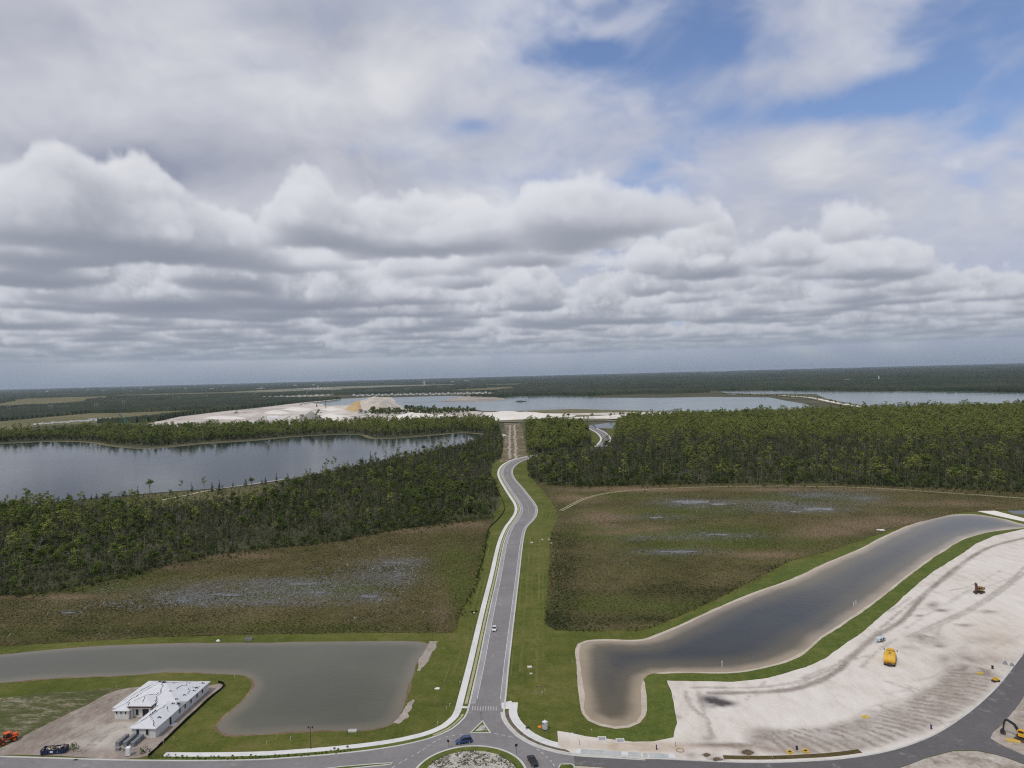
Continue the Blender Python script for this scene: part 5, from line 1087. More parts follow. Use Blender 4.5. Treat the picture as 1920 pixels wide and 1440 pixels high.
def house():
    o = arr(G(292, 1384)); rz = heading((292, 1384), (385, 1301)) - math.pi / 2
    h = thing('house', 'single storey white house under construction with hipped roof in white underlay felt', 'house', o, rz)
    # walls: closed blocks that meet end to end
    mb = MB(); E = 3.0
    for x0, x1, y0, y1 in ((-7, 0, 0, 12), (-20, 0, 12, 30), (-19, -14.6, 10.4, 12)): mb.box(((x0 + x1) / 2, (y0 + y1) / 2, E / 2), (x1 - x0, y1 - y0 - (.004 if y0 else 0), E))
    wall = mb.build('wall', PM['white_stucco'], h)
    PITCH_ = .36
    roofs = []
    for i, (a, z, pt) in enumerate((((-20, 0, 12.2, 30), E, PITCH_), ((-7, 0, 0, 16), E, PITCH_), ((-19, -14.6, 10.4, 16), E - .02, .34), ((-15.2, -8.2, 11.2, 19), E + 1.05, .30))):
        v, f = hip(*a, z, pt); m = MB(); m._add(v, f); roofs.append(m.build('roof', PM['roof_felt'], h))
    # porch front: timber beam, posts, doorway
    m = MB(); m.box((-11.7, 11.6, 3.55), (7.6, .22, .85)); m.box((-8.1, 13.2, 3.5), (.22, 3.2, .8)); m.box((-15.35, 13.2, 3.5), (.22, 3.2, .8)); m.build('porch_beam', PM['raw_timber'], h)
    for x in (-14.2, -8.6):
        m = MB(); m.box((x, 11.55, 1.57), (.5, .5, 3.14)); m.build('porch_pillar', PM['white_stucco'], h)
    m = MB(); m.box((-10.2, 11.97, 1.25), (2.0, .10, 2.5)); d = m.build('doorway', PM['dark_opening'], h)
    m = MB(); m.box((-11.3, 11.95, 1.3), (.18, .16, 2.6)); m.box((-9.1, 11.95, 1.3), (.18, .16, 2.6)); m.box((-10.2, 11.95, 2.66), (2.4, .16, .16)); m.build('frame', PM['frame_white'], d)
    def win(cx, cy, cz, w, hh, side):
        m = MB()
        if side == 'f': m.box((cx, cy - .02, cz), (w, .10, hh))
        else: m.box((cx + .02, cy, cz), (.10, w, hh))
        wn = m.build('window', PM['dark_opening'], h); m = MB()
        for s_ in (-1, 1):
            if side == 'f': m.box((cx + s_ * (w / 2 + .05), cy - .03, cz), (.10, .14, hh + .2)); m.box((cx, cy - .03, cz + s_ * (hh / 2 + .05)), (w, .14, .10))
            else: m.box((cx + .03, cy + s_ * (w / 2 + .05), cz), (.14, .10, hh + .2)); m.box((cx + .03, cy, cz + s_ * (hh / 2 + .05)), (.14, w, .10))
        m.build('frame', PM['frame_white'], wn)
    win(-5.2, 0, 1.7, .8, 1.5, 'f'); win(-2.4, 0, 1.7, .8, 1.5, 'f')
    for x in (-18.3, -16.9, -15.5): win(x, 10.4, 2.1, .45, .7, 'f')
    win(-12.9, 12.0, 1.55, .9, 1.8, 'f')
    for y in (12.6, 15.6, 19.0, 22.6, 26.0): win(0, y, 1.75, .75, 1.2, 's')
    m = MB(); m.box((.03, 7.6, 1.1), (.06, .95, 2.2)); m.build('side_door', PM['dark_opening'], h)
    m = MB(); m.box((.8, 7.6, .08), (1.5, 2.0, .16)); m.build('door_slab', MAT['concrete'], h)
    # torn seams of the underlay and stacks of tiles on the roof
    def zroof(x, y):
        z = -9
        for (x0, x1, y0, y1), zb, pt in (((-20.5, .5, 11.7, 30.5), E, PITCH_), ((-7.5, .5, -.5, 16.5), E, PITCH_), ((-19.5, -14.1, 9.9, 16.5), E - .02, .34), ((-15.7, -7.7, 10.7, 19.5), E + 1.05, .30)):
            if x0 <= x <= x1 and y0 <= y <= y1: z = max(z, zb - .5 * pt * .3 + pt * min(x - x0, x1 - x, y - y0, y1 - y))
        return z
    rr = random.Random(4)
    def seam(a, b, n, wob, w=.095):
        m = MB(); pts = []
        for i in range(n + 1):
            t = i / n; pts.append((lerp(a[0], b[0], t) + rr.uniform(-wob, wob) * (0 < i < n), lerp(a[1], b[1], t) + rr.uniform(-wob, wob) * (0 < i < n)))
        for p, q in zip(pts[:-1], pts[1:]):
            d = Vector((q[0] - p[0], q[1] - p[1])); L = max(d.length, .01); nn = Vector((-d.y, d.x)) / L * w * rr.uniform(.6, 1.5)
            zp, zq = zroof(*p) + .03, zroof(*q) + .03
            if min(zp, zq) < 1: continue
            m.face([(p[0] - nn.x, p[1] - nn.y, zp), (q[0] - nn.x, q[1] - nn.y, zq), (q[0] + nn.x, q[1] + nn.y, zq), (p[0] + nn.x, p[1] + nn.y, zp)])
        if m.f: m.build('felt_seam', PM['felt_seam'], roofs[0])
    for a, b, n, w in (((-19.5, 15.5), (-12.5, 27.5), 22, .35), ((-17.2, 13.5), (-10, 24.5), 22, .4), ((-14.8, 13.2), (-9.2, 17.5), 14, .35), ((-7.0, 1.0), (-3.6, 3.8), 9, .3), ((-3.6, 3.8), (-.3, .3), 9, .3), ((-3.6, 4), (-3.4, 11), 8, .3), ((-7.2, 10.5), (-10, 21), 18, .5), ((-10, 21), (-3, 29.6), 12, .35), ((-18.9, 10.3), (-16.8, 13.4), 7, .25), ((-14.4, 10.5), (-16.4, 13.6), 6, .25), ((-2.2, 24), (-.4, 25.5), 5, .4), ((-10.5, 21.5), (-7, 22.5), 6, .6), ((-1.2, 20), (-2.6, 22.8), 6, .4), ((-15, 29), (-12, 25.5), 7, .4), ((-12, 14.5), (-11, 12), 5, .4), ((-6.5, 12), (-8.5, 14), 6, .4), ((-5, 20), (-4, 26), 9, .5), ((-8, 24), (-5.5, 27.5), 7, .5), ((-1.0, 8.5), (-2.6, 10.5), 5, .3), ((-17.5, 21), (-15, 23), 6, .4), ((-5.6, 2.2), (-5.0, 5.0), 5, .2)): seam(a, b, n, w)
    tiles = []
    for x, y, s_ in ((-4.6, 5.2, 1.), (-4.6, 6.4, 1.), (-4.6, 7.6, 1.), (-1.6, 4.4, .8), (-2.2, 12.6, .7), (-2.6, 15.2, .7), (-1.0, 13.4, .9), (-1.9, 18.5, .6), (-.9, 22.4, .6), (-1.0, 24.1, .6), (-11.3, 23.2, 1.1), (-11.8, 24.4, 1.1), (-10.6, 22.0, 1.), (-14.2, 26, .8), (-.9, 27.8, .7), (-6, 18, .5)):
        z = zroof(x, y); m = MB(); m.box((x, y, z + .12), (.28 * s_, 1.0 * s_, .22), rr.uniform(-.3, .3)); m.box((x + .5, y + .1, z + .06), (.22 * s_, .7 * s_, .18), rr.uniform(-.3, .3)); m.build('tile_bundle', PM['felt_seam'], roofs[0])
    return h
house()

# ------------------------------------------------------------------ site furniture round the house
def wrapped_pallet(xy, rz, label, group, hgt=1.25):
    t = thing('tile_pallet', label, 'pallet', xy, rz, group)
    m = MB()
    for y in (-.45, 0, .45): m.box((0, y, .05), (1.1, .12, .10))
    for x in (-.48, -.24, 0, .24, .48): m.box((x, 0, .115), (.12, 1.1, .03))
    m.build('pallet', PM['pallet_wood'], t)
    n = 4
    for i in range(n):
        m = MB(); q = (hgt - .13) / n; m.box((.02 * (i % 2), .015 * (i % 3 - 1), .13 + q * (i + .5)), (1.08 - .03 * (i % 2), 1.08, q - .02)); m.build('tile_layer', PM['tile_grey'], t, bevel=.03)
    return t
hz = heading((292, 1384), (385, 1301)) - math.pi / 2
e1 = np.array([math.cos(hz), math.sin(hz)]); e2 = np.array([-e1[1], e1[0]])
for ci, (x, y, n, lb) in enumerate(((222, 1398.5, 4, 'left'), (236, 1398.5, 4, 'middle'), (250, 1399.5, 4, 'right'))):
    b = arr(G(x, y))
    for k in range(n): wrapped_pallet(b + e2 * 1.2 * k + e1 * .05 * (k % 2), hz + .02 * (k % 3), f'grey pallet of roof tiles in the {lb} of three rows before the white house', 'pallets of roof tiles, ' + lb + ' row', 1.35)
wrapped_pallet(G(222, 1407), hz, 'short grey tile pallet alone in front of the left tile row', None, .9)
wrapped_pallet(G(236, 1407), hz + .1, 'short pale tile pallet beside the small white toilet cabin', None, .7)
def toilet(xy, rz, label, tint='plastic_grey'):
    t = thing('portable_toilet', label, 'toilet cabin', xy, rz)
    m = MB(); m.box((0, 0, .08), (1.2, 1.2, .16)); m.build('base', PM['dark_steel'], t)
    m = MB(); m.box((0, 0, 1.15), (1.14, 1.14, 1.98)); b = m.build('body', PM[tint], t, bevel=.06)
    m = MB(); m.box((0, -.585, 1.1), (.78, .04, 1.8)); d = m.build('door', PM['plastic_white'], t)
    m = MB(); m.box((.28, -.62, 1.1), (.08, .05, .16)); m.build('latch', PM['dark_steel'], d)
    for sx in (-1, 1):
        m = MB(); m.box((sx * .585, 0, 1.85), (.04, .7, .22)); m.build('vent', PM['dark_steel'], t)
    m = MB(); m.loft([[(a * 1.22 * s_, b * 1.22 * s_, z) for a, b in ((-.5, -.5), (.5, -.5), (.5, .5), (-.5, .5))] for s_, z in ((1.0, 2.14), (1.0, 2.22), (.86, 2.38), (.45, 2.48))]); m.build('roof', PM['plastic_white'], t)
    m = MB(); m.tube((.35, .35, 2.3), (.35, .35, 2.75), .05); m.build('vent_pipe', PM['plastic_white'], t)
toilet(G(1022, 1368), .75, 'pale grey portable toilet with a white domed roof standing alone on grass')
toilet(G(241, 1417), .25, 'small white topped portable toilet at the kerb in front of tile pallets', 'plastic_white')
def silt_fence(L, label, z=0.0, hgt=.8):
    L = smooth_line(L, 1.2); t = thing('silt_fence', label, 'silt fence', L[0]); o = L[0]; m = MB(); rr = random.Random(2)
    tops = [hgt * rr.uniform(.8, 1.05) for _ in L]
    for (p, q, a, b) in zip(L[:-1], L[1:], tops[:-1], tops[1:]):
        d = q - p; nn = np.array([-d[1], d[0]]) / max(np.hypot(*d), .01) * .03; p, q = p - o, q - o
        m.loft([[(*(p - nn), z), (*(p + nn), z), (*(p + nn), a), (*(p - nn), a)], [(*(q - nn), z), (*(q + nn), z), (*(q + nn), b), (*(q - nn), b)]])
    m.build('fabric', PM['black_fabric'], t)
    for i in range(0, len(L), 2):
        m = MB(); p = L[i] - o; m.box((p[0], p[1] + .06, .5), (.05, .05, 1.0)); m.build('stake', PM['stake_wood'], t)
silt_fence(GL([(278, 1420), (300, 1399), (345, 1356), (395, 1309), (421, 1284), (409, 1280.5)]), 'black silt fence running past the right side of the white house')
silt_fence(GL([(924, 896), (932, 917), (944, 943), (946, 955), (936, 972), (918, 990), (906, 1048), (893, 1085)]), 'long black silt fence between the left wet meadow and the mown road verge', hgt=.9)
def dumpster():
    rz = heading((81, 1415), (126, 1411.5)); t = thing('dumpster', 'navy blue open dumpster with a white plate beside the left road', 'dumpster', G(103, 1411), rz)
    L, W, H = 6.2, 2.4, 1.35; m = MB()
    m.box((0, 0, .2), (L, W, .1))
    for s_ in (-1, 1): m.box((0, s_ * (W / 2 - .04), .8), (L, .08, 1.1)); m.box((s_ * (L / 2 - .04), 0, .8), (.08, W - .16, 1.1))
    m.build('body', PM['navy'], t)
    for i in range(9):
        for s_ in (-1, 1):
            m = MB(); m.box((-L / 2 + .35 + i * .69, s_ * (W / 2 + .05), .78), (.12, .10, 1.06)); m.build('rib', PM['navy'], t)
    m = MB()
    for s_ in (-1, 1): m.box((0, s_ * W / 2, 1.38), (L + .1, .16, .10)); m.box((s_ * L / 2, 0, 1.38), (.16, W - .17, .10))
    m.build('rim', PM['navy'], t)
    m = MB(); m.box((-.25, -W / 2 - .12, .85), (.75, .03, .5)); m.build('sign_plate', PM['plastic_white'], t)
    for x in (-2.4, 2.4):
        m = MB(); m.tube((x, -1.1, .15), (x, 1.1, .15), .15, n=10); m.build('roller', PM['dark_steel'], t)
    d = thing('debris', 'heap of broken boards and rubble filling the navy dumpster', 'debris', G(103, 1411), rz); rr = random.Random(3)
    for nm, mt, n in (('board', 'stake_wood', 22), ('rubble', 'mud', 18), ('scrap', 'frame_white', 10)):
        m = MB()
        for _ in range(n): m.box((rr.uniform(-2.7, 2.7), rr.uniform(-.9, .9), rr.uniform(.8, 1.75)), (rr.uniform(.3, 1.5), rr.uniform(.1, .4), rr.uniform(.06, .3)), rr.uniform(0, 3), tilt=(rr.uniform(-.4, .4), rr.uniform(-.4, .4)))
        m.build(nm, PM[mt], d)
dumpster()
def leaf_pile(xy, r, h, label, cat, kind='myrtle', n=30, seed=1):
    rg = np.random.default_rng(seed); t = thing('bush', label, cat, xy); bl = [(rg.normal() * r * .5, rg.normal() * r * .5, h * (.25 + .5 * rg.random()), r * .45, h * .35) for _ in range(7)]
    crown_obj('foliage', leaf_cloud(bl, n, .4, up=.4, rng=rg), LEAF[kind], t); m = MB()
    for i in range(4): a = i * 1.6; m.tube((0, 0, -.1), (math.cos(a) * r * .5, math.sin(a) * r * .5, h * .7), .04, .015, 5)
    m.build('stems', BARK['brown'], t)
leaf_pile(G(139, 1405), 1.6, 1.8, 'heap of cut green branches beside the navy dumpster', 'brush pile', 'broad', 26, 4)
leaf_pile(G(272, 1411), 1.3, 1.6, 'dark bush by the end of the silt fence at the kerb', 'bush', 'myrtle', 26, 5)
leaf_pile(G(988, 1368), .8, 1.0, 'small dark bush on the outer edge of the curved footpath', 'bush', 'myrtle', 30, 6)

def wheel(parent, c, r, w, rim='rim', axis='y'):
    m = MB(); d = (0, w / 2, 0)
    m.loft([[(c[0] + rr_ * math.cos(a), c[1] + y, c[2] + rr_ * math.sin(a)) for a in [2 * math.pi * i / 16 for i in range(16)]] for rr_, y in ((r * .82, -w / 2), (r, -w / 3), (r, w / 3), (r * .82, w / 2))])
    ty = m.build('wheel', PM['tyre'], parent)
    m = MB(); m.tube((c[0], c[1] - w * .52, c[2]), (c[0], c[1] + w * .52, c[2]), r * .56, n=12); m.build('rim', PM[rim], ty)
# ------------------------------------------------------------------ cars
def car(label, xy, rz, col, L, W, H, kind):
    t = thing('car', label, 'car', xy, rz); h = L / 2; zs = H * .56; zb = .22; s_ = W / 2
    # body: cross sections from tail to nose (x, half width, top of body, bottom)
    st = [(-h, .80, zs * .82, zb + .18), (-h + .12, .93, zs * .98, zb), (-h * .55, 1.0, zs, zb - .02), (0, 1.0, zs * .985, zb - .02), (h * .42, .99, zs * .94, zb - .02), (h * .80, .95, zs * .84, zb), (h - .12, .86, zs * .70, zb + .04), (h, .72, zs * .58, zb + .16)]
    rings = [[(x, -w * s_ * .90, b), (x, -w * s_, b + .16), (x, -w * s_, tp - .16), (x, -w * s_ * .86, tp), (x, w * s_ * .86, tp), (x, w * s_, tp - .16), (x, w * s_, b + .16), (x, w * s_ * .90, b)] for x, w, tp, b in st]
    m = MB(); m.loft(rings); body = m.build('body', PM[col], t, smooth=False, bevel=.02)
    a, b_, c, d = {'suv': (-h + .10, -h + .45, h * .08, h * .42), 'sedan': (-h + .72, -h + 1.35, h * .06, h * .46)}[kind]
    zc = zs * .97
    def ring(z, x0, x1, k): return [(x0, -s_ * k, z), (x1, -s_ * k, z), (x1, s_ * k, z), (x0, s_ * k, z)]
    m = MB(); m.loft([ring(zc - .05, a, d, .86), ring(H * .93, b_ - .03, c + .05, .72), ring(H, b_ + .12, c - .12, .64)]); m.build('cabin', PM[col], t, bevel=.02)
    def pane(nm, q):
        m = MB(); n = (Vector(q[1]) - Vector(q[0])).cross(Vector(q[2]) - Vector(q[0])).normalized() * .02
        m.loft([[tuple(Vector(p) - n) for p in q], [tuple(Vector(p) + n) for p in q]]); m.build(nm, PM['car_glass'], t)
    zt, zl = H * .90, zc + .02
    fx = lambda z, e, g_: lerp(e, g_, (z - zc + .05) / (H * .93 - zc + .05)); kw = lambda z: s_ * lerp(.86, .72, (z - zc + .05) / (H * .93 - zc + .05)) + .012
    pane('windscreen', [(fx(zl, d, c + .05) + .015, -kw(zl) * .93, zl), (fx(zl, d, c + .05) + .015, kw(zl) * .93, zl), (fx(zt, d, c + .05) + .015, kw(zt) * .92, zt), (fx(zt, d, c + .05) + .015, -kw(zt) * .92, zt)])
    pane('rear_window', [(fx(zl, a, b_ - .03) - .015, -kw(zl) * .9, zl), (fx(zt, a, b_ - .03) - .015, -kw(zt) * .9, zt), (fx(zt, a, b_ - .03) - .015, kw(zt) * .9, zt), (fx(zl, a, b_ - .03) - .015, kw(zl) * .9, zl)])
    n = 3 if kind == 'suv' else 2
    for sd_ in (-1, 1):
        for i in range(n):
            def xx(z, f): return lerp(fx(z, a, b_ - .03) + .16, fx(z, d, c + .05) - .16, f)
            f0, f1 = i / n + .03, (i + 1) / n - .03
            pane('side_window', [(xx(zl, f0), sd_ * kw(zl), zl), (xx(zl, f1), sd_ * kw(zl), zl), (xx(zt, f1), sd_ * kw(zt), zt), (xx(zt, f0), sd_ * kw(zt), zt)])
        m = MB(); m.box((h - .10, sd_ * s_ * .62, zs * .60), (.18, .36, .14), sd_ * -.25); m.build('headlight', PM['lamp_glass'], t)
        m = MB(); m.box((-h + .04, sd_ * s_ * .70, zs * .72), (.12, .30, .22)); m.build('tail_light', PM['tail_red'], t)
        m = MB(); m.box((d - .12, sd_ * (s_ + .08), zc + .06), (.14, .18, .13)); m.build('mirror', PM[col], t)
        for x in (-h * .60, h * .62): wheel(t, (x, sd_ * (s_ - .10), .34), .34, .22)
    if kind == 'suv':
        for sd_ in (-1, 1):
            m = MB(); m.tube((b_ + .3, sd_ * s_ * .58, H + .05), (c - .3, sd_ * s_ * .58, H + .05), .025, n=6); m.build('roof_rail', PM['steel'], t)
    m = MB(); m.box((h - .02, 0, zs * .42), (.08, W * .5, .16)); m.build('grille', PM['dark_steel'], t)
    return t
car('dark blue estate car rounding the central island of the roundabout', G(869.5, 1392.5), heading((882, 1391.5), (856, 1395.5)), 'car_blue', 4.7, 1.85, 1.72, 'suv')
car('black saloon car leaving the roundabout beside the central island', G(999, 1430), heading((994, 1421), (1005, 1439)), 'car_black', 4.9, 1.88, 1.44, 'sedan')
car('white car driving on the straight road past the ponds', G(926.8, 1181), heading((925.6, 1187), (929, 1172)) + math.pi, 'car_white', 4.6, 1.85, 1.50, 'sedan')

# ------------------------------------------------------------------ machines
def crawler(t, L=4.2, gauge=2.5, w=.6, col='dark_steel'):
    for s_ in (-1, 1):
        y = s_ * gauge / 2; m = MB(); prof = [(-L / 2, .45), (-L / 2 + .25, .12), (-L / 2 + .6, 0), (L / 2 - .6, 0), (L / 2 - .25, .12), (L / 2, .45), (L / 2 - .25, .80), (L / 2 - .6, .92), (-L / 2 + .6, .92), (-L / 2 + .25, .80)]
        m.extrude(prof, y - w / 2, y + w / 2); tr = m.build('track', PM[col], t)
        for x in (-L / 2 + .5, 0, L / 2 - .5):
            m = MB(); m.tube((x, y - w / 2 - .03, .46), (x, y + w / 2 + .03, .46), .30, n=10); m.build('roller', PM['rust_brown'], tr)
def excavator(label, xy, rz, col, arm_col, pts, swing=0.0, bucket_col='dark_steel'):
    t = thing('excavator', label, 'excavator', xy, rz); crawler(t)
    m = MB(); m.box((0, 0, .85), (1.9, 1.9, .4)); m.tube((0, 0, 1.0), (0, 0, 1.25), .75, n=14); m.build('undercarriage', PM['dark_steel'], t)
    m = MB(); m.box((-.5, 0, 1.75), (3.4, 2.5, 1.0)); m.build('upper_body', PM[col], t, bevel=.08)
    m = MB(); m.extrude([(-2.9, 1.3), (-2.1, 1.25), (-2.1, 2.35), (-2.75, 2.25)], -1.22, 1.22); m.build('counterweight', PM[col], t)
    m = MB(); m.loft([[(x0, y0, z), (x1, y0, z), (x1, y1, z), (x0, y1, z)] for x0, x1, y0, y1, z in ((-.35, 1.35, .35, 1.25, 2.25), (-.35, 1.4, .35, 1.25, 2.7), (-.25, 1.05, .42, 1.2, 3.05))]); cb = m.build('cab', PM[col], t)
    m = MB(); m.box((1.40, .8, 2.55), (.05, .74, .55)); m.box((.5, 1.26, 2.55), (1.2, .04, .5)); m.build('window', PM['car_glass'], cb)
    m = MB()
    def beam(nm, pp, w0, w1, mt):
        m = MB()
        for i, (a, b) in enumerate(zip(pp[:-1], pp[1:])):
            a, b = Vector((a[0], 0, a[1])), Vector((b[0], 0, b[1])); d = (b - a).normalized(); n_ = Vector((-d.z, 0, d.x)); k0, k1 = lerp(w0, w1, i / (len(pp) - 1)), lerp(w0, w1, (i + 1) / (len(pp) - 1))
            m.loft([[tuple(p_ + n_ * k + Vector((0, y, 0))) for k, y in ((-q, -.22), (q, -.22), (q, .22), (-q, .22))] for p_, q in ((a, k0), (b, k1))])
        return m.build(nm, PM[mt], t)
    boom, stick = pts['boom'], pts['stick']
    beam('boom', boom, .32, .24, arm_col); beam('stick', stick, .24, .16, arm_col)
    m = MB(); m.tube((boom[0][0] + .3, .3, boom[0][1] - .2), (boom[1][0] + .2, .3, boom[1][1] - .35), .09); m.tube((boom[0][0] + .3, -.3, boom[0][1] - .2), (boom[1][0] + .2, -.3, boom[1][1] - .35), .09); m.tube((boom[1][0], 0, boom[1][1] + .45), (stick[0][0], 0, stick[0][1] + .4), .08); m.build('hydraulic_ram', PM['steel'], t)
    bx, bz = stick[-1]; m = MB(); m.extrude([(bx - .1, bz), (bx + .55, bz - .15), (bx + .75, bz - .75), (bx + .35, bz - 1.15), (bx - .35, bz - 1.05), (bx - .55, bz - .95), (bx - .2, bz - .75)], -.55, .55); m.build('bucket', PM[bucket_col], t)
    return t
excavator('rusty yellow excavator with folded arm on the white sand lot', G(1836, 1112), heading((1838, 1112), (1826, 1117)), 'rust_yellow', 'rust_brown', {'boom': [(.9, 1.7), (2.4, 4.3), (3.4, 4.9)], 'stick': [(3.5, 5.0), (3.2, 3.2), (2.9, 1.5)]})
excavator('yellow excavator with a thin black arched arm at the road corner', G(1921, 1389), heading((1925, 1390), (1892, 1380)), 'machine_yellow', 'dark_steel', {'boom': [(.9, 1.6), (2.2, 3.6), (4.0, 4.3)], 'stick': [(4.1, 4.35), (4.6, 3.0), (4.7, 1.5)]})
def water_truck():
    t = thing('water_truck', 'big yellow water tank truck seen from behind on white sand', 'truck', G(1669, 1243), heading((1668, 1250), (1672, 1228)))
    rg = lambda x, k, z0=1.35, z1=3.55, w=1.75: [(x, -w * k, z0 + .25), (x, -w * k, z1 - .22), (x, -w * k * .90, z1 - .04), (x, w * k * .90, z1 - .04), (x, w * k, z1 - .22), (x, w * k, z0 + .25), (x, w * .5 * k, z0), (x, -w * .5 * k, z0)]
    m = MB(); m.loft([rg(-3.7, .96, 1.35, 2.2), rg(-3.5, .98, 1.35, 2.6), rg(-2.7, 1.0), rg(1.2, 1.0), rg(1.4, .95)]); tk = m.build('tank', PM['machine_yellow'], t)
    m = MB(); m.tube((-.6, 0, 3.46), (-.6, 0, 3.66), .35, n=12); m.build('hatch', PM['dark_steel'], tk)
    m = MB()
    for z in (1.75, 2.1, 2.45): m.box((-3.62 + (z - 2.0) * .9, 0, z), (.16, 2.4, .08))
    m.build('rear_rib', PM['machine_yellow'], tk)
    m = MB(); m.box((-.5, 0, 1.05), (7.6, 1.1, .5)); m.build('chassis', PM['dark_steel'], t)
    m = MB(); m.box((-3.75, 0, 1.25), (.4, 3.1, .45)); b = m.build('rear_bumper', PM['rust_yellow'], t)
    for s_ in (-1, 1):
        m = MB(); m.box((-3.97, s_ * 1.15, 1.3), (.06, .35, .2)); m.build('tail_light', PM['tail_red'], b)
    m = MB(); m.tube((-3.9, .5, .85), (-3.9, .5, 1.1), .3, n=8); m.tube((-3.9, -.5, .85), (-3.9, -.5, 1.1), .3, n=8); m.build('spray_nozzle', PM['dark_steel'], t)
    m = MB(); m.loft([[(x, -1.2 * k, z) if q == 0 else ((x + 1.8, -1.2 * k, z) if q == 1 else ((x + 1.8, 1.2 * k, z) if q == 2 else (x, 1.2 * k, z))) for q in range(4)] for x, k, z in ((1.75, 1., 1.2), (1.75, 1., 2.7), (1.9, .88, 3.75))]); cb = m.build('cab', PM['machine_yellow'], t)
    m = MB(); m.box((3.52, 0, 2.9), (.06, 1.9, .8)); m.box((2.7, -1.15, 3.0), (1.3, .1, .75)); m.box((2.7, 1.15, 3.0), (1.3, .1, .75)); m.box((1.80, 0, 3.2), (.06, 1.5, .55)); m.build('window', PM['car_glass'], cb)
    m = MB(); m.box((4.3, 0, 1.9), (1.5, 2.1, 1.3)); m.build('bonnet', PM['machine_yellow'], t, bevel=.12)
    for s_ in (-1, 1):
        m = MB(); m.tube((3.4, s_ * 1.2, 3.0), (3.5, s_ * 1.85, 3.2), .03, n=5); m.box((3.5, s_ * 1.95, 3.2), (.1, .25, .7)); m.build('mirror', PM['dark_steel'], t)
        for x in (-2.5, -.6, 3.7): wheel(t, (x, s_ * 1.42, .82), .82, .62, 'machine_yellow')
    m = MB(); m.box((1.55, 1.35, 1.4), (.5, .5, .9)); m.build('fuel_tank', PM['dark_steel'], t)
    m = MB(); m.tube((1.6, -1.3, 1.4), (1.6, -1.3, 3.6), .09); m.build('exhaust', PM['dark_steel'], t)
water_truck()
def pump_trailer():
    t = thing('pump_trailer', 'pale blue grey pump trailer standing beside the wheel tracks on sand', 'pump trailer', G(1651, 1203), heading((1641, 1204), (1661, 1197)))
    m = MB(); m.loft([[(-1.8, -.85, .7), (1.7, -.85, .7), (1.7, .85, .7), (-1.8, .85, .7)], [(-1.8, -.85, 1.55), (1.6, -.85, 1.55), (1.6, .85, 1.55), (-1.8, .85, 1.55)], [(-1.5, -.65, 1.85), (1.3, -.65, 1.85), (1.3, .65, 1.85), (-1.5, .65, 1.85)]]); bd = m.build('housing', PM['pale_blue'], t)
    m = MB(); m.box((-.9, -.87, 1.15), (.9, .04, .6)); m.box((.5, -.87, 1.15), (.9, .04, .6)); m.build('louvre', PM['dark_steel'], bd)
    m = MB(); m.box((0, 0, .55), (4.4, 1.2, .16)); m.box((2.6, 0, .55), (1.4, .14, .14)); m.build('frame', PM['steel'], t)
    m = MB(); m.tube((-1.8, .2, .9), (-2.7, .2, .5), .2, n=10); m.tube((-2.7, .2, .5), (-3.2, -.3, .2), .2, n=10); m.build('suction_pipe', PM['pale_blue'], t)
    m = MB(); m.tube((.8, .3, 1.8), (.8, .3, 2.4), .07); m.build('exhaust', PM['dark_steel'], t)
    for s_ in (-1, 1): wheel(t, (-.3, s_ * 1.0, .36), .36, .22)
pump_trailer()
def tractor():
    t = thing('tractor', 'orange red tractor loader with dark wheels at the left picture edge', 'tractor', G(13, 1393), heading((22, 1390), (-2, 1399)))
    m = MB(); m.loft([[(-1.9, -.55, .9), (.9, -.5, .85), (.9, .5, .85), (-1.9, .55, .9)], [(-1.9, -.6, 1.6), (1.2, -.5, 1.5), (1.2, .5, 1.5), (-1.9, .6, 1.6)]]); m.build('chassis', PM['orange'], t)
    m = MB(); m.box((-1.9, 0, 1.55), (1.6, 1.5, 1.0)); m.build('engine_hood', PM['orange'], t, bevel=.12)
    m = MB(); m.loft([[(-.9, -.8, 1.6), (.7, -.8, 1.6), (.7, .8, 1.6), (-.9, .8, 1.6)], [(-.7, -.7, 2.75), (.4, -.7, 2.75), (.4, .7, 2.75), (-.7, .7, 2.75)]]); cb = m.build('cab', PM['car_glass'], t)
    m = MB(); m.box((-.15, 0, 2.85), (1.6, 1.75, .18)); m.build('cab_roof', PM['orange'], cb)
    m = MB()
    for x, y in ((-.8, -.75), (-.8, .75), (.55, -.75), (.55, .75)): m.tube((x, y, 1.6), (x * .85, y * .95, 2.78), .05, n=5)
    m.build('pillar', PM['orange'], cb)
    for s_ in (-1, 1):
        wheel(t, (-1.5, s_ * 1.05, .75), .75, .5, 'orange'); wheel(t, (1.3, s_ * 1.0, .62), .62, .45, 'orange')
        m = MB(); m.box((-1.5, s_ * 1.05, 1.56), (1.3, .55, .08)); m.build('mudguard', PM['orange'], t)
        m = MB(); m.path([(.5, s_ * .65, 1.7), (1.6, s_ * .65, 1.5), (2.6, s_ * .65, .6)], .09); m.build('loader_arm', PM['dark_steel'], t)
    m = MB(); m.extrude([(2.5, .1), (3.3, .05), (3.35, .12), (2.75, .35), (2.6, .9), (2.5, .9)], -1.15, 1.15); m.build('bucket', PM['steel'], t)
    m = MB(); m.tube((-1.6, -.4, 2.0), (-1.6, -.4, 2.7), .05); m.build('exhaust', PM['dark_steel'], t)
tractor()

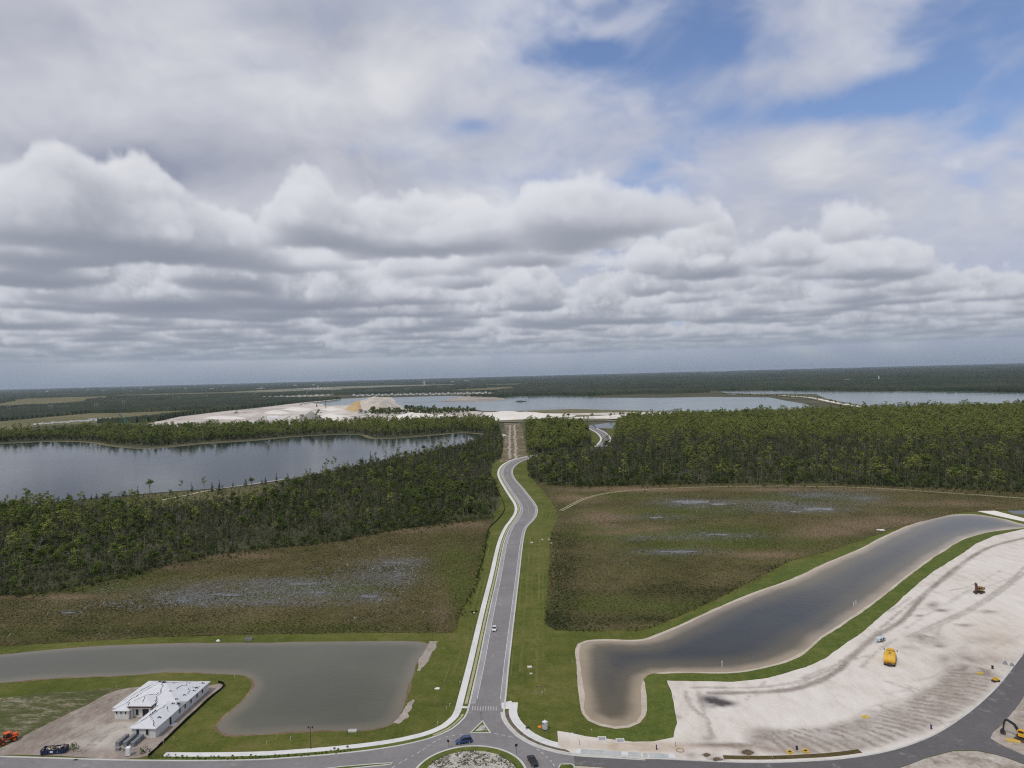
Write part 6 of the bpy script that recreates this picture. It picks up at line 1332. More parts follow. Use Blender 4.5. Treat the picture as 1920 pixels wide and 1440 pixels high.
# ------------------------------------------------------------------ poles, boxes, markers
def lamp_post():
    t = thing('street_lamp', 'tall black street lamp on the grass by the left pond', 'street lamp', G(583, 1404))
    m = MB(); m.lathe([(.20, 0), (.20, .15), (.13, .35), (.09, .8), (.065, 6.0)], 10); m.build('pole', PM['dark_steel'], t)
    m = MB(); m.tube((-.55, 0, 5.9), (.55, 0, 5.9), .04, n=6); m.build('cross_arm', PM['dark_steel'], t)
    for s_ in (-1, 1):
        m = MB(); m.lathe([(.05, 5.55), (.20, 5.65), (.22, 5.95), (.12, 6.15), (.02, 6.25)], 10, (s_ * .55, 0, 0)); m.build('lantern', PM['dark_steel'], t)
lamp_post()
def sign(xy, rz, label, shape, face, h=2.3):
    t = thing('road_sign', label, 'road sign', xy, rz); m = MB(); m.tube((0, 0, 0), (0, 0, h), .045, n=6); m.build('post', PM['dark_steel'], t)
    m = MB(); poly = {'tri': [(-.5, h + .1), (.5, h + .1), (0, h - .75)], 'box': [(-.38, h - .6), (.38, h - .6), (.38, h + .1), (-.38, h + .1)]}[shape]; m.extrude(poly, -.06, -.03); m.build('plate', PM[face], t)
sign(G(902, 1350), math.pi, 'small road sign at the tip of the triangular traffic island', 'tri', 'steel')
sign(G(840.5, 1403), 2.6, 'thin road sign at the left rim of the roundabout island', 'box', 'dark_steel', 2.2)
sign(G(968.5, 1414), 3.6, 'thin dark road sign on the right rim of the roundabout island', 'box', 'dark_steel', 2.6)
def post(name, px, py, h, r, mat, label, cat='post'):
    t = thing(name, label, cat, G(px, py)); m = MB(); m.lathe([(r, -.1), (r, h * .96), (r * .6, h)], 8); m.build('shaft', PM[mat], t); m = MB(); m.lathe([(r * 1.5, h), (r * 1.5, h + .06), (r * .3, h + .14)], 8); m.build('cap', PM[mat], t)
post('marker_post', 1354, 1251, 2.0, .12, 'pvc', 'lone white marker pole standing in the right pond near its lower shore')
post('marker_post', 1601, 1137, 1.6, .15, 'pvc', 'left one of two short white poles standing in the right pond')
post('marker_post', 1605, 1134, 1.6, .15, 'pvc', 'right one of two short white poles standing in the right pond')
post('marker_post', 810.5, 1202, 2.6, .07, 'dark_steel', 'thin dark post at the sandy corner of the left pond')
post('marker_post', 1231, 1407, 1.4, .14, 'purple', 'purple marker post on tan sand beside the unfinished footpath')
post('marker_post', 1746, 1368, 1.2, .22, 'purple', 'purple marker post between combed sand and the right road')
post('barrel', 1494, 1406, .9, .28, 'dark_steel', 'small black barrel behind the two open manhole boxes', 'barrel')
post('barrel', 1861, 1255, 1.1, .32, 'dark_steel', 'small black barrel at the end of the combed sand', 'barrel')
post('marker_post', 1087, 1398, 1.3, .06, 'stake_wood', 'short grey stake at the end of the white sand patch by the footpath')
post('marker_post', 1267, 1401, 1.2, .07, 'stake_wood', 'short dark stake beside the tan manhole ring')
def frame_box(px, py, w, d, rz, label, mat='concrete_box', fill='grate', h=.35, cat='drain inlet', name='drain_inlet'):
    t = thing(name, label, cat, G(px, py), rz); m = MB()
    for s_ in (-1, 1): m.box((0, s_ * (d / 2 - .12), h / 2), (w, .24, h)); m.box((s_ * (w / 2 - .12), 0, h / 2), (.24, d - .48, h))
    m.build('rim', PM[mat], t); m = MB(); m.box((0, 0, h * .42), (w - .5, d - .5, .06)); m.build('grate', PM[fill], t)
frame_box(1129, 1387, 2.3, 2.4, -.05, 'left one of two white framed drain inlets above the unfinished footpath')
frame_box(1163, 1390.5, 2.3, 2.2, -.03, 'right one of two white framed drain inlets above the unfinished footpath')
frame_box(661, 1371.5, 2.3, .95, .0, 'white concrete pond outlet with a dark slot on the lower shore', 'concrete_box', 'dark_opening', .5, 'pond outlet', 'pond_outlet')
frame_box(467, 1200, 2.6, 1.5, .0, 'grey green concrete outlet box on the far bank of the left pond', 'tile_grey', 'teal', .9, 'pond outlet', 'pond_outlet')
frame_box(1481, 1412, 1.5, 1.5, .4, 'left open manhole box in mud beside the road', 'flag_yellow', 'dark_opening', .45, 'manhole box', 'manhole_box')
frame_box(1510.5, 1410, 1.5, 1.5, .3, 'right open manhole box in mud beside the road', 'flag_yellow', 'dark_opening', .45, 'manhole box', 'manhole_box')
frame_box(993, 1251, 1.5, 1.3, .1, 'larger white utility box lid lying on the right verge', 'concrete_box', 'concrete_box', .25, 'utility box', 'utility_box')
frame_box(995.5, 1263.5, 1.0, .6, .1, 'smaller white utility box lid below the larger one on the verge', 'concrete_box', 'concrete_box', .25, 'utility box', 'utility_box')
for i, (x, y, s_, lb) in enumerate(((997, 1018, 1.0, 'white utility box nearest the road bend on the right verge'), (1017, 1012, .7, 'small white utility box in the middle of the right verge'), (1029, 1011.5, .7, 'small white utility box at the meadow edge of the verge'), (1034, 1019, .8, 'white utility box just inside the right meadow edge'))): frame_box(x, y, 1.6 * s_, 1.4 * s_, .1 * i, lb, 'concrete_box', 'concrete_box', .5 * s_, 'utility box', 'utility_box')
def ring_thing(px, py, r, h, mat, label, cat, name):
    t = thing(name, label, cat, G(px, py)); m = MB(); n = 20; m.loft([[(q * math.cos(2 * math.pi * i / n), q * math.sin(2 * math.pi * i / n), z) for i in range(n)] for q, z in ((r, 0), (r * .96, h), (r * .72, h), (r * .70, .04))]); m.build('ring', PM[mat], t)
    m = MB(); m.lathe([(r * .7, .02), (r * .7, .05)], n); m.build('lid', MAT['dirt_lot'], t)
ring_thing(1275, 1408, 1.15, .30, 'tan_plastic', 'tan round manhole ring on sand by the unfinished footpath', 'manhole ring', 'manhole_ring')
def slab(px, py, w, d, h, rz, mat, label, cat, name, z=0.0):
    t = thing(name, label, cat, G(px, py), rz); m = MB(); m.loft([[(-w / 2, -d / 2, 0), (w / 2, -d / 2, 0), (w / 2, d / 2, 0), (-w / 2, d / 2, 0)], [(-w * .48, -d * .46, h), (w * .47, -d * .48, h * .9), (w * .48, d * .45, h), (-w * .45, d * .48, h * .8)]]); m.build('plate', PM[mat], t, bevel=.03)
    m = MB(); m.box((0, 0, h + .05), (w * .35, .1, .1)); m.box((w * .15, d * .2, h + .06), (.1, d * .3, .12)); m.build('lug', PM[mat], t)
slab(1622, 1345, 2.2, 1.5, .35, .3, 'yellow_plate', 'yellow trench plate lying above the combed sand strip', 'trench plate', 'trench_plate')
slab(1838, 1264, 1.9, 1.1, .5, .2, 'yellow_plate', 'yellow steel box on sand at the end of the combed strip', 'steel box', 'steel_box')
slab(1900, 1389.5, 3.2, 1.6, .4, -.2, 'yellow_plate', 'yellow trench plate lying in front of the black armed excavator', 'trench plate', 'trench_plate')
def compactor():
    t = thing('plate_compactor', 'small yellow roller machine beside the right road', 'roller', G(1867, 1279), .2); m = MB(); m.box((0, 0, .85), (1.7, 1.0, .6)); m.build('body', PM['machine_yellow'], t, bevel=.08)
    for x in (-.75, .75):
        m = MB(); m.tube((x, -.55, .4), (x, .55, .4), .4, n=12); m.build('drum', PM['dark_steel'], t)
    m = MB(); m.path([(-.8, 0, 1.1), (-1.3, 0, 1.6)], .05); m.box((-.1, 0, 1.35), (.5, .5, .4)); m.build('handle', PM['machine_yellow'], t)
compactor()
def lump(px, py, r, h, mat, label, cat, name, seed=1):
    t = thing(name, label, cat, G(px, py)); rg = np.random.default_rng(seed); n = 14
    m = MB(); m.loft([[(r * q * (1 + .25 * rg.normal() * .6) * math.cos(2 * math.pi * i / n), r * .8 * q * (1 + .15 * rg.normal()) * math.sin(2 * math.pi * i / n), h * z * (1 + .1 * rg.normal())) for i in range(n)] for q, z in ((1, 0), (.8, .4), (.5, .8), (.15, 1.))]); m.build('heap', PM[mat], t); m = MB()
    for i in range(6): a = rg.random() * 6.28; m.box((math.cos(a) * r * .9, math.sin(a) * r * .7, .1), (.3 * r, .2 * r, .2), a)
    m.build('clod', PM[mat], t)
lump(1402, 1412, 1.5, .8, 'mud', 'largest dark mud heap on sand behind the sod strip', 'mud heap', 'mud_heap', 3)
lump(1325, 1417, 1.0, .6, 'mud', 'small dark mud heap beyond the unfinished footpath', 'mud heap', 'mud_heap', 4)
lump(1345, 1425, 1.3, .35, 'mud', 'flat scatter of mud clods by the kerb at the start of the sod strip', 'mud heap', 'mud_heap', 5)
lump(1012, 1363, .7, .4, 'orange_net', 'crumpled orange netting on grass beside the grey toilet cabin', 'netting', 'safety_netting', 6)
lump(885.5, 1148, .8, .6, 'black_fabric', 'black bag at the left of two lying on the left verge', 'rubbish bag', 'rubbish_bag', 7)
lump(893, 1147, .7, .5, 'black_fabric', 'black bag at the right of two lying on the left verge', 'rubbish bag', 'rubbish_bag', 8)
lump(889, 1149, .4, .35, 'plastic_white', 'white sack between two black bags on the left verge', 'sack', 'rubbish_bag', 9)
lump(409, 1202, .8, .6, 'plastic_white', 'bright white sack on the far bank of the left pond', 'sack', 'sack', 10)
lump(819.5, 1291, .9, .3, 'plastic_white', 'white plastic sheet lying on the verge left of the road', 'plastic sheet', 'plastic_sheet', 11)
lump(1072, 1377, .7, .4, 'concrete_box', 'white rock on the grass above the sand patch by the footpath', 'rock', 'rock', 12)
lump(1885, 1246, .8, 1.2, 'steel', 'left one of two grey tufted heaps beside the right road', 'heap', 'grey_heap', 13)
lump(1897, 1249, .8, 1.1, 'steel', 'right one of two grey tufted heaps beside the right road', 'heap', 'grey_heap', 14)
lump(1010, 1288, .8, .25, 'mud', 'dark patch of dug soil in the grass right of the road', 'soil heap', 'soil_heap', 15)
lump(1652, 994, 2.6, .4, 'pvc', 'white pipe heap on the far bank of the right pond', 'pipes', 'pipe_heap', 16)
# survey stakes and scraps on the verges: each a stake with a ribbon
rs = random.Random(9); k = 0
WH = [(832, 1218), (1005, 1300, 1), (1016, 1303), (1022, 1298), (862, 1283), (867, 1290), (838, 1331), (843, 1325), (1073, 1242), (1105, 1400), (820, 1360), (545, 1388), (500, 1396), (440, 1270), (218, 1290), (326, 1388), (306, 1395), (1448, 1422), (940, 1330), (1110, 1374)]
for w in WH:
    x, y = w[0], w[1]; t = thing('survey_stake', '', 'stake', G(x, y), rs.random() * 3); side = 'right' if x > 950 else 'left'
    m = MB(); m.box((0, 0, .55), (.06, .06, 1.1)); m.build('stake', PM['pvc'], t); m = MB(); m.box((.14, 0, .95), (.28, .02, .16)); m.build('ribbon', PM['orange_net' if k % 3 == 0 else 'pvc'], t)
    tag(t, f'thin white survey stake with a small ribbon in the grass {side} of the road', 'stake', f'survey stakes {side} of the road'); k += 1
# strip of new turf by the road, and a storm drain slot in the left kerb
i0, i1 = np.argmin(np.abs(PX(EAST)[:, 0] - 1368)), np.argmin(np.abs(PX(EAST)[:, 0] - 1645))
SOD = EAST[i0:i1]
ribbon('sod_strip', SOD, 1.5, 3.2, .10, mottled('brown_sod', (.06, .042, .016), (.10, .075, .028), (.15, .115, .045), (.3, 1., 3.), (.3, .4, .3), .95, .7, .2), .10)
slab(142, 1425.3, 1.2, .3, .2, 0, 'dark_opening', 'dark storm drain slot in the kerb near the dumpster', 'drain slot', 'drain_slot')

# ------------------------------------------------------------------ far things
def far_box_building(px, py, w, d, h, rz, label, cat, wall='far_white', roof='far_grey', name='building', windows=0, group=None):
    t = thing(name, label, cat, G(px, py), rz, group); m = MB(); m.box((0, 0, h / 2), (w, d, h)); wl = m.build('wall', PM[wall], t)
    m = MB(); m.box((0, 0, h + .3), (w + 1, d + 1, .6)); m.build('roof', PM[roof], t)
    for i in range(windows):
        m = MB(); m.box((-w / 2 + w * (i + .5) / windows, -d / 2 - .1, h * .45), (w / windows * .5, .3, h * .4)); m.build('window', PM['dark_opening'], t)
    return t
far_box_building(598, 729.5, 330, 60, 11, -.2, 'long low white terminal hall beyond the quarry', 'terminal', windows=8)
far_box_building(489, 730.5, 90, 50, 14, -.2, 'white hangar left of the long terminal hall', 'hangar', windows=3)
far_box_building(911, 715, 95, 40, 9, 0, 'single white shed in the far woods right of the airfield', 'shed', windows=3)
far_box_building(386, 727.3, 120, 50, 8, 0, 'pale roofed store far beyond the left field', 'store', windows=3)
far_box_building(1588, 716, 26, 20, 15, 0, 'small cream block in the woods behind the right lake', 'building', windows=2)
far_box_building(1618, 715.5, 34, 14, 6, 0, 'low white shed in the woods behind the right lake', 'shed', windows=2)
far_box_building(1651, 712, 30, 18, 10, 0, 'white house at the foot of the slim white silo', 'building', windows=2)
def tower(px, py, h, r, label, cat, name, cab=True, mat='far_white'):
    t = thing(name, label, cat, G(px, py)); m = MB(); m.lathe([(r, 0), (r * .7, h * .75), (r * .7, h * .8)], 10); m.build('shaft', PM[mat], t)
    if cab: m = MB(); m.lathe([(r * .7, h * .78), (r * 1.6, h * .84), (r * 1.8, h * .94), (r * 1.5, h)], 10); m.build('cab', PM['far_grey'], t)
    else: m = MB(); m.lathe([(r * .7, h * .8), (r * .5, h)], 10); m.build('top', PM[mat], t)
tower(795.5, 722, 62, 7, 'airport control tower with a wide glazed head', 'control tower', 'control_tower')
tower(596.5, 729, 42, 5, 'slim white water tower rising over the terminal hall', 'water tower', 'water_tower', True)
tower(1648, 714.5, 34, 4, 'slim white silo in the woods behind the right lake', 'silo', 'silo', False)
tower(844.5, 709, 60, 5, 'faint grey mast on the horizon beyond the airfield', 'mast', 'mast', False, 'far_grey')
tower(214, 724, 170, 12, 'thin hazy tower block on the horizon right of the two', 'tower block', 'tower_block', False, 'far_grey')
far_box_building(175, 724.5, 150, 90, 210, 0, 'left hazy tower block of the pair on the horizon', 'tower block', 'far_grey', 'far_grey', 'tower_block')
far_box_building(181.5, 724.3, 130, 90, 200, 0, 'right hazy tower block of the pair on the horizon', 'tower block', 'far_grey', 'far_grey', 'tower_block')
far_box_building(87, 727, 120, 60, 130, 0, 'lone faint tower block on the horizon at far left', 'tower block', 'far_grey', 'far_grey', 'tower_block')
def airliner():
    t = thing('airliner', 'white airliner parked beside the control tower', 'aircraft', G(819, 720.5), math.radians(-8)); m = MB()
    m.loft([[(x, r * math.cos(a), 6 + zz + r * math.sin(a)) for a in [2 * math.pi * i / 10 for i in range(10)]] for x, r, zz in ((-32, .6, 1.5), (-22, 2.4, .6), (-5, 3, 0), (18, 3, 0), (28, 2, -.4), (32, .4, -.8))]); m.build('fuselage', PM['far_white'], t)
    m = MB(); m._add([(-2, 0, 4.5), (8, 0, 4.5), (-6, -28, 6), (-10, -28, 6), (-6, 28, 6), (-10, 28, 6), (-2, 0, 5.3), (8, 0, 5.3)], [(0, 1, 2, 3), (6, 3, 2, 7), (1, 0, 5, 4), (7, 4, 5, 6)]); m.build('wing', PM['far_white'], t)
    m = MB(); m.extrude([(-31, 7), (-22, 8), (-29, 18), (-33, 18)], -.3, .3); m.build('tail_fin', PM['far_white'], t)
    for s_ in (-1, 1):
        m = MB(); m.tube((3, s_ * 10, 3.6), (-3, s_ * 10, 3.6), 1.4, n=8); m.build('engine', PM['far_grey'], t)
        m = MB(); m.tube((2, s_ * 4, 0), (2, s_ * 4, 4), .7, n=6); m.build('landing_gear', PM['far_grey'], t)
airliner()
# houses of the estate behind the quarry lake
def far_house(i, px, py, label, group):
    t = thing('lakeside_house', label, 'house', G(px, py), random.uniform(-.25, .25), group); w, d = random.uniform(13, 19), 12
    m = MB(); m.box((0, 0, 3.2), (w, d, 6.4)); m.build('wall', PM['far_white'], t); v, f = hip(-w / 2, w / 2, -d / 2, d / 2, 6.4, .5, .6); m = MB(); m._add(v, f); m.build('roof', PM['far_roof' if i % 3 else 'far_grey'], t)
for i in range(44): x = 664 + i * 5.9 + random.uniform(-1, 1); far_house(i, x, lerp(742, 737.2, (x - 664) / 260) + (1.2 if i % 2 else 0) - .4, 'white house in the long row of houses behind the quarry lake', 'row of houses behind the quarry lake')
for i in range(12): x = 495 + i * 11; far_house(i, x, lerp(745.5, 741, i / 12), 'white house in the short scattered row left of the quarry stockpile', 'scattered houses left of the stockpile')
# parked trailers
def trailer(px, py, rz, label, group):
    t = thing('parked_trailer', label, 'trailer', G(px, py), rz, group); m = MB(); m.box((0, 0, 2.5), (13, 2.6, 2.8)); m.build('box', PM['far_white'], t); m = MB()
    for x in (-5, -3.8, 4.5): m.tube((x, -1.2, .5), (x, 1.2, .5), .5, n=8)
    m.build('wheels', PM['tyre'], t)
for i in range(46): f = i / 45; trailer(lerp(262, 415, f) + random.uniform(-1, 1), lerp(786.5, 769.5, f ** .85) - (1.2 if i % 2 else 0), random.uniform(-.3, .3), 'trailer in the long double line beside the field left of the quarry', 'double line of parked trailers')
for i in range(30): f = i / 29; trailer(lerp(66, 214, f) + random.uniform(-2, 2), lerp(796.5, 786.5, f) + random.uniform(-1, 1), random.uniform(-.6, .6), 'trailer in the scattered yard above the tree belt at far left', 'scattered yard of trailers')
far_box_building(190, 788.5, 62, 24, 6, .25, 'long white roofed shed in the trailer yard', 'shed', windows=3)
# power line masts
def mast(px, py, h, label, group):
    t = thing('power_mast', label, 'power mast', G(px, py), 0, group); m = MB()
    for s_ in (-1, 1): m.tube((s_ * 5, 0, 0), (s_ * 5, 0, h), .75, .5, n=6)
    m.build('pole', PM['far_grey'], t); m = MB(); m.box((0, 0, h * .84), (20, .8, .8)); m.build('cross_arm', PM['far_grey'], t)
for x, y in ((16, 773), (95, 772), (180, 769), (232, 762), (335, 752), (364, 750), (388, 749), (477, 744), (576, 742), (624, 740), (693, 736), (698, 736), (760, 735), (765, 735), (822, 731), (827, 731), (886, 728), (935, 727), (941, 727), (1040, 719), (1130, 717), (1140, 717)): mast(x, y, 30, 'grey twin pole mast of the power line across the far woods', 'power line masts')
# quarry plant
def tent_hall():
    t = thing('tent_hall', 'white arched tent hall with a dark open end in the quarry', 'tent hall', G(511, 786), .35); n = 12; R_ = 9; m = MB()
    m.loft([[(x, R_ * math.cos(math.pi * i / n), R_ * 1.05 * math.sin(math.pi * i / n)) for i in range(n + 1)] for x in (-14, 14)]); m.build('cover', PM['far_white'], t); m = MB()
    m.face([(-14.2, R_ * .9 * math.cos(math.pi * i / n), R_ * .95 * math.sin(math.pi * i / n)) for i in range(n + 1)]); m.build('opening', PM['dark_opening'], t)
tent_hall()
def crusher(px, py, s, label, seed):
    r = random.Random(seed); t = thing('crusher', label, 'crusher', G(px, py), r.uniform(0, 3)); m = MB()
    for x in (-4, 0, 4):
        for y in (-3, 3): m.tube((x * s, y * s, 0), (x * s, y * s, 12 * s), .5 * s, n=5)
    for z in (4, 8, 12): m.box((0, 0, z * s), (10 * s, 8 * s, .5 * s))
    m.build('frame', PM['steel'], t); m = MB(); m.box((0, 0, 9.8 * s), (5 * s, 5 * s, 3 * s)); m.box((2 * s, 1 * s, 5.8 * s), (5 * s, 4 * s, 3 * s)); m.build('hopper', PM['far_grey'], t)
    m = MB(); m.tube((4 * s, 0, 9 * s), (26 * s, 4 * s, 1.5 * s), .8 * s, n=6); m.build('conveyor', PM['far_grey'], t)
for x, y, s, lb, sd_ in ((566, 787, 1.1, 'grey crusher tower right of the arched tent hall', 1), (590, 788, .8, 'low grey crusher beside the dark gravel heap', 2), (676, 776, 1.1, 'grey crusher tower below the great stockpile', 3), (685, 777, .9, 'smaller crusher tower at the edge of the quarry thicket', 4), (700, 785, .7, 'low conveyor plant in front of the quarry thicket', 5)): crusher(x, y, s, lb, sd_)
def conveyor(a, b, h, label):
    A, B = arr(G(*a)), arr(G(*b)); t = thing('conveyor', label, 'conveyor', A); d = B - A; m = MB(); m.tube((0, 0, 1), (d[0], d[1], h), 1.0, n=6); m.build('belt', PM['far_grey'], t)
    for f in (.35, .65, .95): m = MB(); m.tube((d[0] * f, d[1] * f, 0), (d[0] * f, d[1] * f, 1 + (h - 1) * f), .4, n=5); m.build('leg', PM['steel'], t)
conveyor((528, 789), (545, 786), 9, 'slanting conveyor between tent hall and crusher'); conveyor((655, 782), (690, 786), 10, 'long slanting conveyor below the great stockpile'); conveyor((735, 788), (760, 781), 12, 'thin conveyor reaching up the pale conical sand heap')
tower(611, 768, 34, 1.0, 'thin dark mast in the quarry by the small white heap', 'mast', 'mast', False, 'dark_steel')
post_h = tower(594, 763, 12, 2.5, 'small rusty tank in the quarry', 'tank', 'tank', False, 'rust_brown')
excavator('distant grey excavator on the grey quarry slope', G(442, 775), 1.2, 'steel', 'steel', {'boom': [(.9, 1.7), (2.4, 4.3), (3.6, 4.9)], 'stick': [(3.7, 5.0), (4.4, 3.2), (4.6, 1.5)]}).scale = (1.8, 1.8, 1.8)
def dredge():
    t = thing('dredge', 'small dark dredge floating on the quarry lake', 'dredge', G(977, 753.2), .1); m = MB(); m.loft([[(-19, -6, .3), (19, -6, .3), (19, 6, .3), (-19, 6, .3)], [(-21, -7, 2), (21, -7, 2), (21, 7, 2), (-21, 7, 2)]]); m.build('hull', PM['dark_steel'], t)
    m = MB(); m.box((-4, 0, 4.5), (18, 8, 5)); m.build('cabin', PM['far_grey'], t); m = MB(); m.path([(8, 0, 2), (18, 0, 10), (30, 0, 1)], .6); m.build('boom', PM['steel'], t)
dredge()
def teal_crane():
    t = thing('crane', 'teal green gantry crane above the tree belt beside the trailer yard', 'crane', G(233, 797), 1.0); m = MB()
    m.path([(0, 0, 0), (2, 0, 14), (-8, 0, 24), (-14, 0, 30)], 1.1); m.path([(6, 0, 0), (2, 0, 14)], .9); m.build('mast', PM['teal'], t); m = MB(); m.path([(2, 0, 14), (10, 0, 8), (12, 0, 3)], .7); m.build('jib', PM['teal'], t)
teal_crane()
# sparse trees about the far road, spit and fields
for i, (x, y, s, k) in enumerate(((1028, 789, 1.2, 'broad'), (1005, 789, 1.1, 'myrtle'), (983, 790, 1.0, 'myrtle'), (1066, 788, 1.3, 'broad'), (1057, 785, .8, 'myrtle'), (1095, 786, 1.0, 'myrtle'), (1102, 786, 1.1, 'myrtle'), (1110, 785, 1.2, 'broad'), (1145, 785, 1.2, 'broad'), (1151, 784, 1.1, 'pine'), (1163, 784, 1.2, 'broad'), (1180, 784, 1.0, 'myrtle'), (1086, 784, .8, 'myrtle'), (925, 793, 1.4, 'cedar'), (921, 795, 1.3, 'cedar'))):
    plant(k, G(x, y), 'dark round tree on the sandy flat between the pine wood and the quarry lake' if k != 'cedar' else 'dark cedar by the mouth of the power line clearing', {'broad': 'broadleaf tree', 'myrtle': 'bush', 'pine': 'pine', 'cedar': 'cedar'}[k], 'trees on the sandy flat by the quarry lake' if k != 'cedar' else 'cedars by the clearing', s)

# scattered pale buildings of the far plain
for i in range(34):
    x, y = random.uniform(60, 900), 0; hy = 728 - .026 * x; y = hy + random.uniform(3.5, 13); far_box_building(x, y, random.uniform(25, 70), 18, random.uniform(16, 20), random.uniform(-.3, .3), 'tiny white building scattered over the far wooded plain', 'building', windows=0, group='buildings scattered over the far plain')

# ------------------------------------------------------------------ uncountable growth: sedge, reeds, weeds, low brush
def tuft_mat():
    m, N, b = new_mat('sedge_tufts'); N.put(b.inputs['Base Color'], N.attr('tint', 'Color')); b.inputs['Roughness'].default_value = .85; b.inputs['Specular IOR Level'].default_value = .1
    tr = N.new('ShaderNodeBsdfTranslucent'); N.put(tr.inputs[0], N.attr('tint', 'Color')); mx = N.new('ShaderNodeMixShader'); mx.inputs[0].default_value = .3
    N.l.new(b.outputs[0], mx.inputs[1]); N.l.new(tr.outputs[0], mx.inputs[2]); N.l.new(mx.outputs[0], N.n['Material Output'].inputs['Surface']); return m
TUFT = tuft_mat()
def tufts(name, q, hgt, wid, tint, label, cat, z=.05):
    """crossed pairs of ragged blades, one pair to a point"""
    n = len(q); a = RNG.random(n) * math.pi; V, C = [], []
    for k in range(2):
        an = a + k * 1.4 + RNG.normal(size=n) * .3; dx, dy = np.cos(an) * wid * .5, np.sin(an) * wid * .5; lx, ly = RNG.normal(size=n) * hgt * 1.1, RNG.normal(size=n) * hgt * 1.1 + hgt * .5
        z0 = np.full(n, z); w2 = .35 + .5 * RNG.random(n)
        quad = np.stack([np.stack([q[:, 0] - dx, q[:, 1] - dy, z0], 1), np.stack([q[:, 0] + dx, q[:, 1] + dy, z0], 1), np.stack([q[:, 0] + lx + dx * w2, q[:, 1] + ly + dy * w2, z0 + hgt], 1), np.stack([q[:, 0] + lx - dx * w2, q[:, 1] + ly - dy * w2, z0 + hgt * .8], 1)], 1)
        V.append(quad.reshape(-1, 3)); C.append(np.repeat(tint, 4, 0))
    V, C = np.concatenate(V), np.concatenate(C); F = np.arange(len(V)).reshape(-1, 4)
    me = bpy.data.meshes.new(name); me.vertices.add(len(V)); me.vertices.foreach_set('co', V.astype(np.float32).ravel()); me.loops.add(len(V)); me.loops.foreach_set('vertex_index', F.ravel().astype(np.int32)); me.polygons.add(len(F)); me.polygons.foreach_set('loop_start', np.arange(0, len(V), 4, dtype=np.int32)); me.update(calc_edges=True)
    at = me.attributes.new('tint', 'FLOAT_COLOR', 'POINT'); at.data.foreach_set('color', np.column_stack([C, np.ones(len(C))]).astype(np.float32).ravel())
    return tag(link(name, me, TUFT), label, cat, None, 'stuff')
def meadow_tufts(poly, sp, fields, label, seed):
    q = scatter(poly, sp); q = q[(PX(q)[:, 0] > -30) & (PX(q)[:, 0] < 1950)]; n = len(q)
    f = {k: fn(q) for k, fn in fields.items()}
    t = np.clip(.5 + .55 * fbm(q, 14, seed) + .25 * RNG.normal(size=n) * .6, 0, 1)[:, None]
    base = np.array([.070, .068, .025]) * (1 - t) + np.array([.174, .138, .064]) * t
    for k, c in (('green', (.098, .122, .023)), ('straw', (.255, .180, .112)), ('dark', (.034, .046, .016))):
        w = np.clip(f[k] * (.7 + .6 * RNG.random(n)), 0, 1)[:, None]; base = base * (1 - w) + np.array(c) * w
    m = RNG.random(n) < f['grey'] * .68; base[m] = np.array([.27, .275, .275]) * (.6 + .7 * RNG.random(m.sum()))[:, None]
    base = base * (.84 + .32 * RNG.random(n))[:, None]
    h = (.12 + .20 * RNG.random(n)) * (1 + 1.2 * f['dark']); h[m] *= 2.2; w_ = .45 + .5 * RNG.random(n); w_[m] *= .42
    tufts('sedge', q, h, w_, np.clip(base, 0, 1), label, 'sedge')
meadow_tufts(LM, .95, AL_, 'brown and green sedge with pale reed patches in the left wet meadow', 2)
meadow_tufts(RM, 1.25, AR_, 'brown and green sedge with pale reed patches in the right wet meadow', 4)
# weeds on the roundabout and rough grass of the empty lot
th = RNG.random(2600) * 6.28; rr_ = np.sqrt(RNG.random(2600)) * 12.3; q = np.column_stack([isl_c[0] + rr_ * np.cos(th), isl_c[1] + rr_ * np.sin(th)]); q = q[fbm(q, 2.5, 3) > -.05]
tufts('weeds', q, .08 + .14 * RNG.random(len(q)), .2 + .3 * RNG.random(len(q)), np.array([.17, .165, .11]) * (.5 + .9 * RNG.random(len(q)))[:, None], 'sparse grey green weeds on the gravel of the roundabout island', 'weeds', .14)
# low brush along the meadow edges and under the wood's front
def brush(line, width, sp, size, label, n_side=1.0):
    L = smooth_line(line, sp); k = max(1, int(width / sp)); Q = []
    for i in range(k): Q.append(L + normals2(L) * (i * sp + sp * .5) + RNG.normal(size=L.shape) * sp * .45)
    q = np.concatenate(Q); q = q[fbm(q, 9, 7) > -.35]
    forest_object('undergrowth', q, np.array([IDX[('myrtle', int(RNG.integers(3)))] if RNG.random() < .8 else IDX[('broad', int(RNG.integers(3)))] for _ in q]), lerp(size[0], size[1], RNG.random(len(q))), label)['category'] = 'undergrowth'
brush(GL([(1022, 1170), (1040, 1181), (1200, 1181), (1250, 1165), (1330, 1130), (1440, 1075), (1480, 1052)]), 2.6, 1.5, (.08, .19), 'dark low brush along the lower rim of the right wet meadow')
brush(GL([(1033, 1000), (1030, 1060), (1028, 1100), (1022, 1168)]), 6, 1.9, (.07, .20), 'dark low brush beside the verge on the left rim of the right meadow')
brush(GL([(862, 1155), (876, 1125), (890, 1095), (902, 1045), (914, 998)])[::-1], 2.5, 1.4, (.12, .28), 'low green brush along the silt fence of the left meadow')
brush(GL([(0, 1120), (60, 1115), (200, 1091), (280, 1068), (330, 1057), (430, 1037), (520, 1028), (620, 1018), (700, 1002), (800, 987), (880, 977)]), 5, 2.0, (.18, .42), 'low brush at the foot of the wood beside the left meadow')
brush(GL([(1010, 907), (1050, 912), (1100, 913), (1300, 908), (1500, 907), (1700, 914), (1940, 925)]), 10, 3.0, (.20, .50), 'low brush at the foot of the wood behind the right meadow')
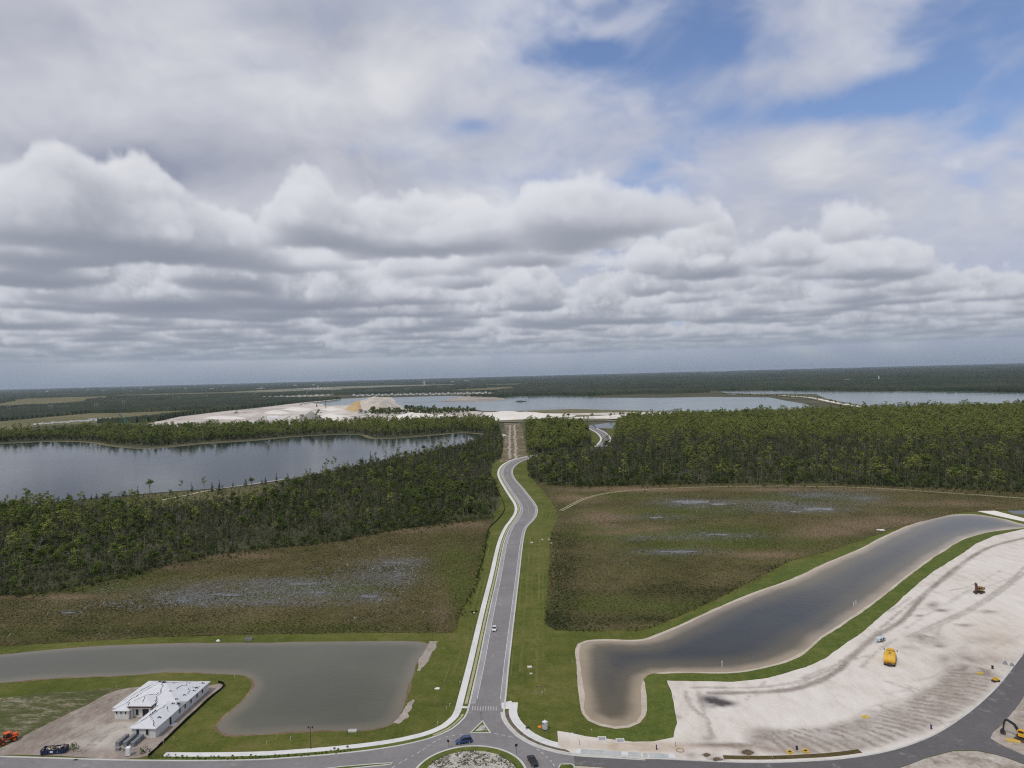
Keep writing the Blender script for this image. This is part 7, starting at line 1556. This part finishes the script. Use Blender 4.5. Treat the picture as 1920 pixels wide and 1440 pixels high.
def fringe(line, depth, n, size, label):
    L = smooth_line(line, 2.0); i = RNG.integers(0, len(L), n); N_ = normals2(L); d = RNG.exponential(depth, n) * (1 + 1.2 * np.clip(fbm(L[i], 30, 17), -.7, 1)); q = L[i] - N_[i] * d[:, None] + RNG.normal(size=(n, 2)) * 1.5
    ok = dist_line(q, frac(.5)[::4]) > 22; q, d = q[ok], d[ok]; n = len(q)
    ks = [('myrtle', .55), ('broad', .15), ('snag', .18), ('cypress', .12)]; kk = RNG.choice(4, n, p=[w for _, w in ks]); s_ = lerp(size[0], size[1], RNG.random(n) ** 1.6) * np.exp(-d / (depth * 4))
    forest_object('undergrowth', q, np.array([IDX[(ks[k][0], int(RNG.integers(3)))] for k in kk]), s_, label)['category'] = 'undergrowth'
fringe(EDGE_L, 7.0, 420, (.14, .55), 'ragged scrub spreading from the left wood into the wet meadow')
fringe(EDGE_R, 12.0, 420, (.16, .65), 'ragged scrub spreading from the right wood into the wet meadow')
_c = scatter(GL([(40, 946), (200, 934), (330, 925), (420, 918), (500, 908), (515, 918), (480, 932), (400, 945), (330, 952), (200, 950), (40, 952)]), 5.0)
forest_object('undergrowth', _c, np.array([IDX[(random.choice(['myrtle', 'myrtle', 'cedar', 'pine']), random.randrange(3))] for _ in _c]), .12 + .30 * RNG.random(len(_c)) ** 2, 'scattered young bushes on the grassy bank of the left lake')['category'] = 'undergrowth'
brush(GL([(1355, 738), (1440, 742), (1500, 745), (1560, 755), (1600, 762)]), 20, 14, (.5, 1.0), 'scrub on the causeway between the two quarry lakes')
brush(GL([(280, 1423), (480, 1424), (660, 1410)]), .6, .7, (.07, .12), 'clipped green verge plants along the kerb of the left road')

# ------------------------------------------------------------------ air
def haze():
    m = bpy.data.materials.new('air'); m.use_nodes = True; t = m.node_tree; t.nodes.clear(); N = NT(t)
    v = N.new('ShaderNodeVolumePrincipled'); v.inputs['Color'].default_value = (.72, .85, 1.0, 1); v.inputs['Density'].default_value = 1.9e-5; v.inputs['Anisotropy'].default_value = .2
    out = N.new('ShaderNodeOutputMaterial'); N.l.new(v.outputs[0], out.inputs['Volume'])
    b = MB(); b.box((0, 0, 110), (86000, 86000, 224)); o = b.build('haze', m); tag(o, 'thin bluish haze over the whole plain', 'haze', kind='stuff'); return o
haze()
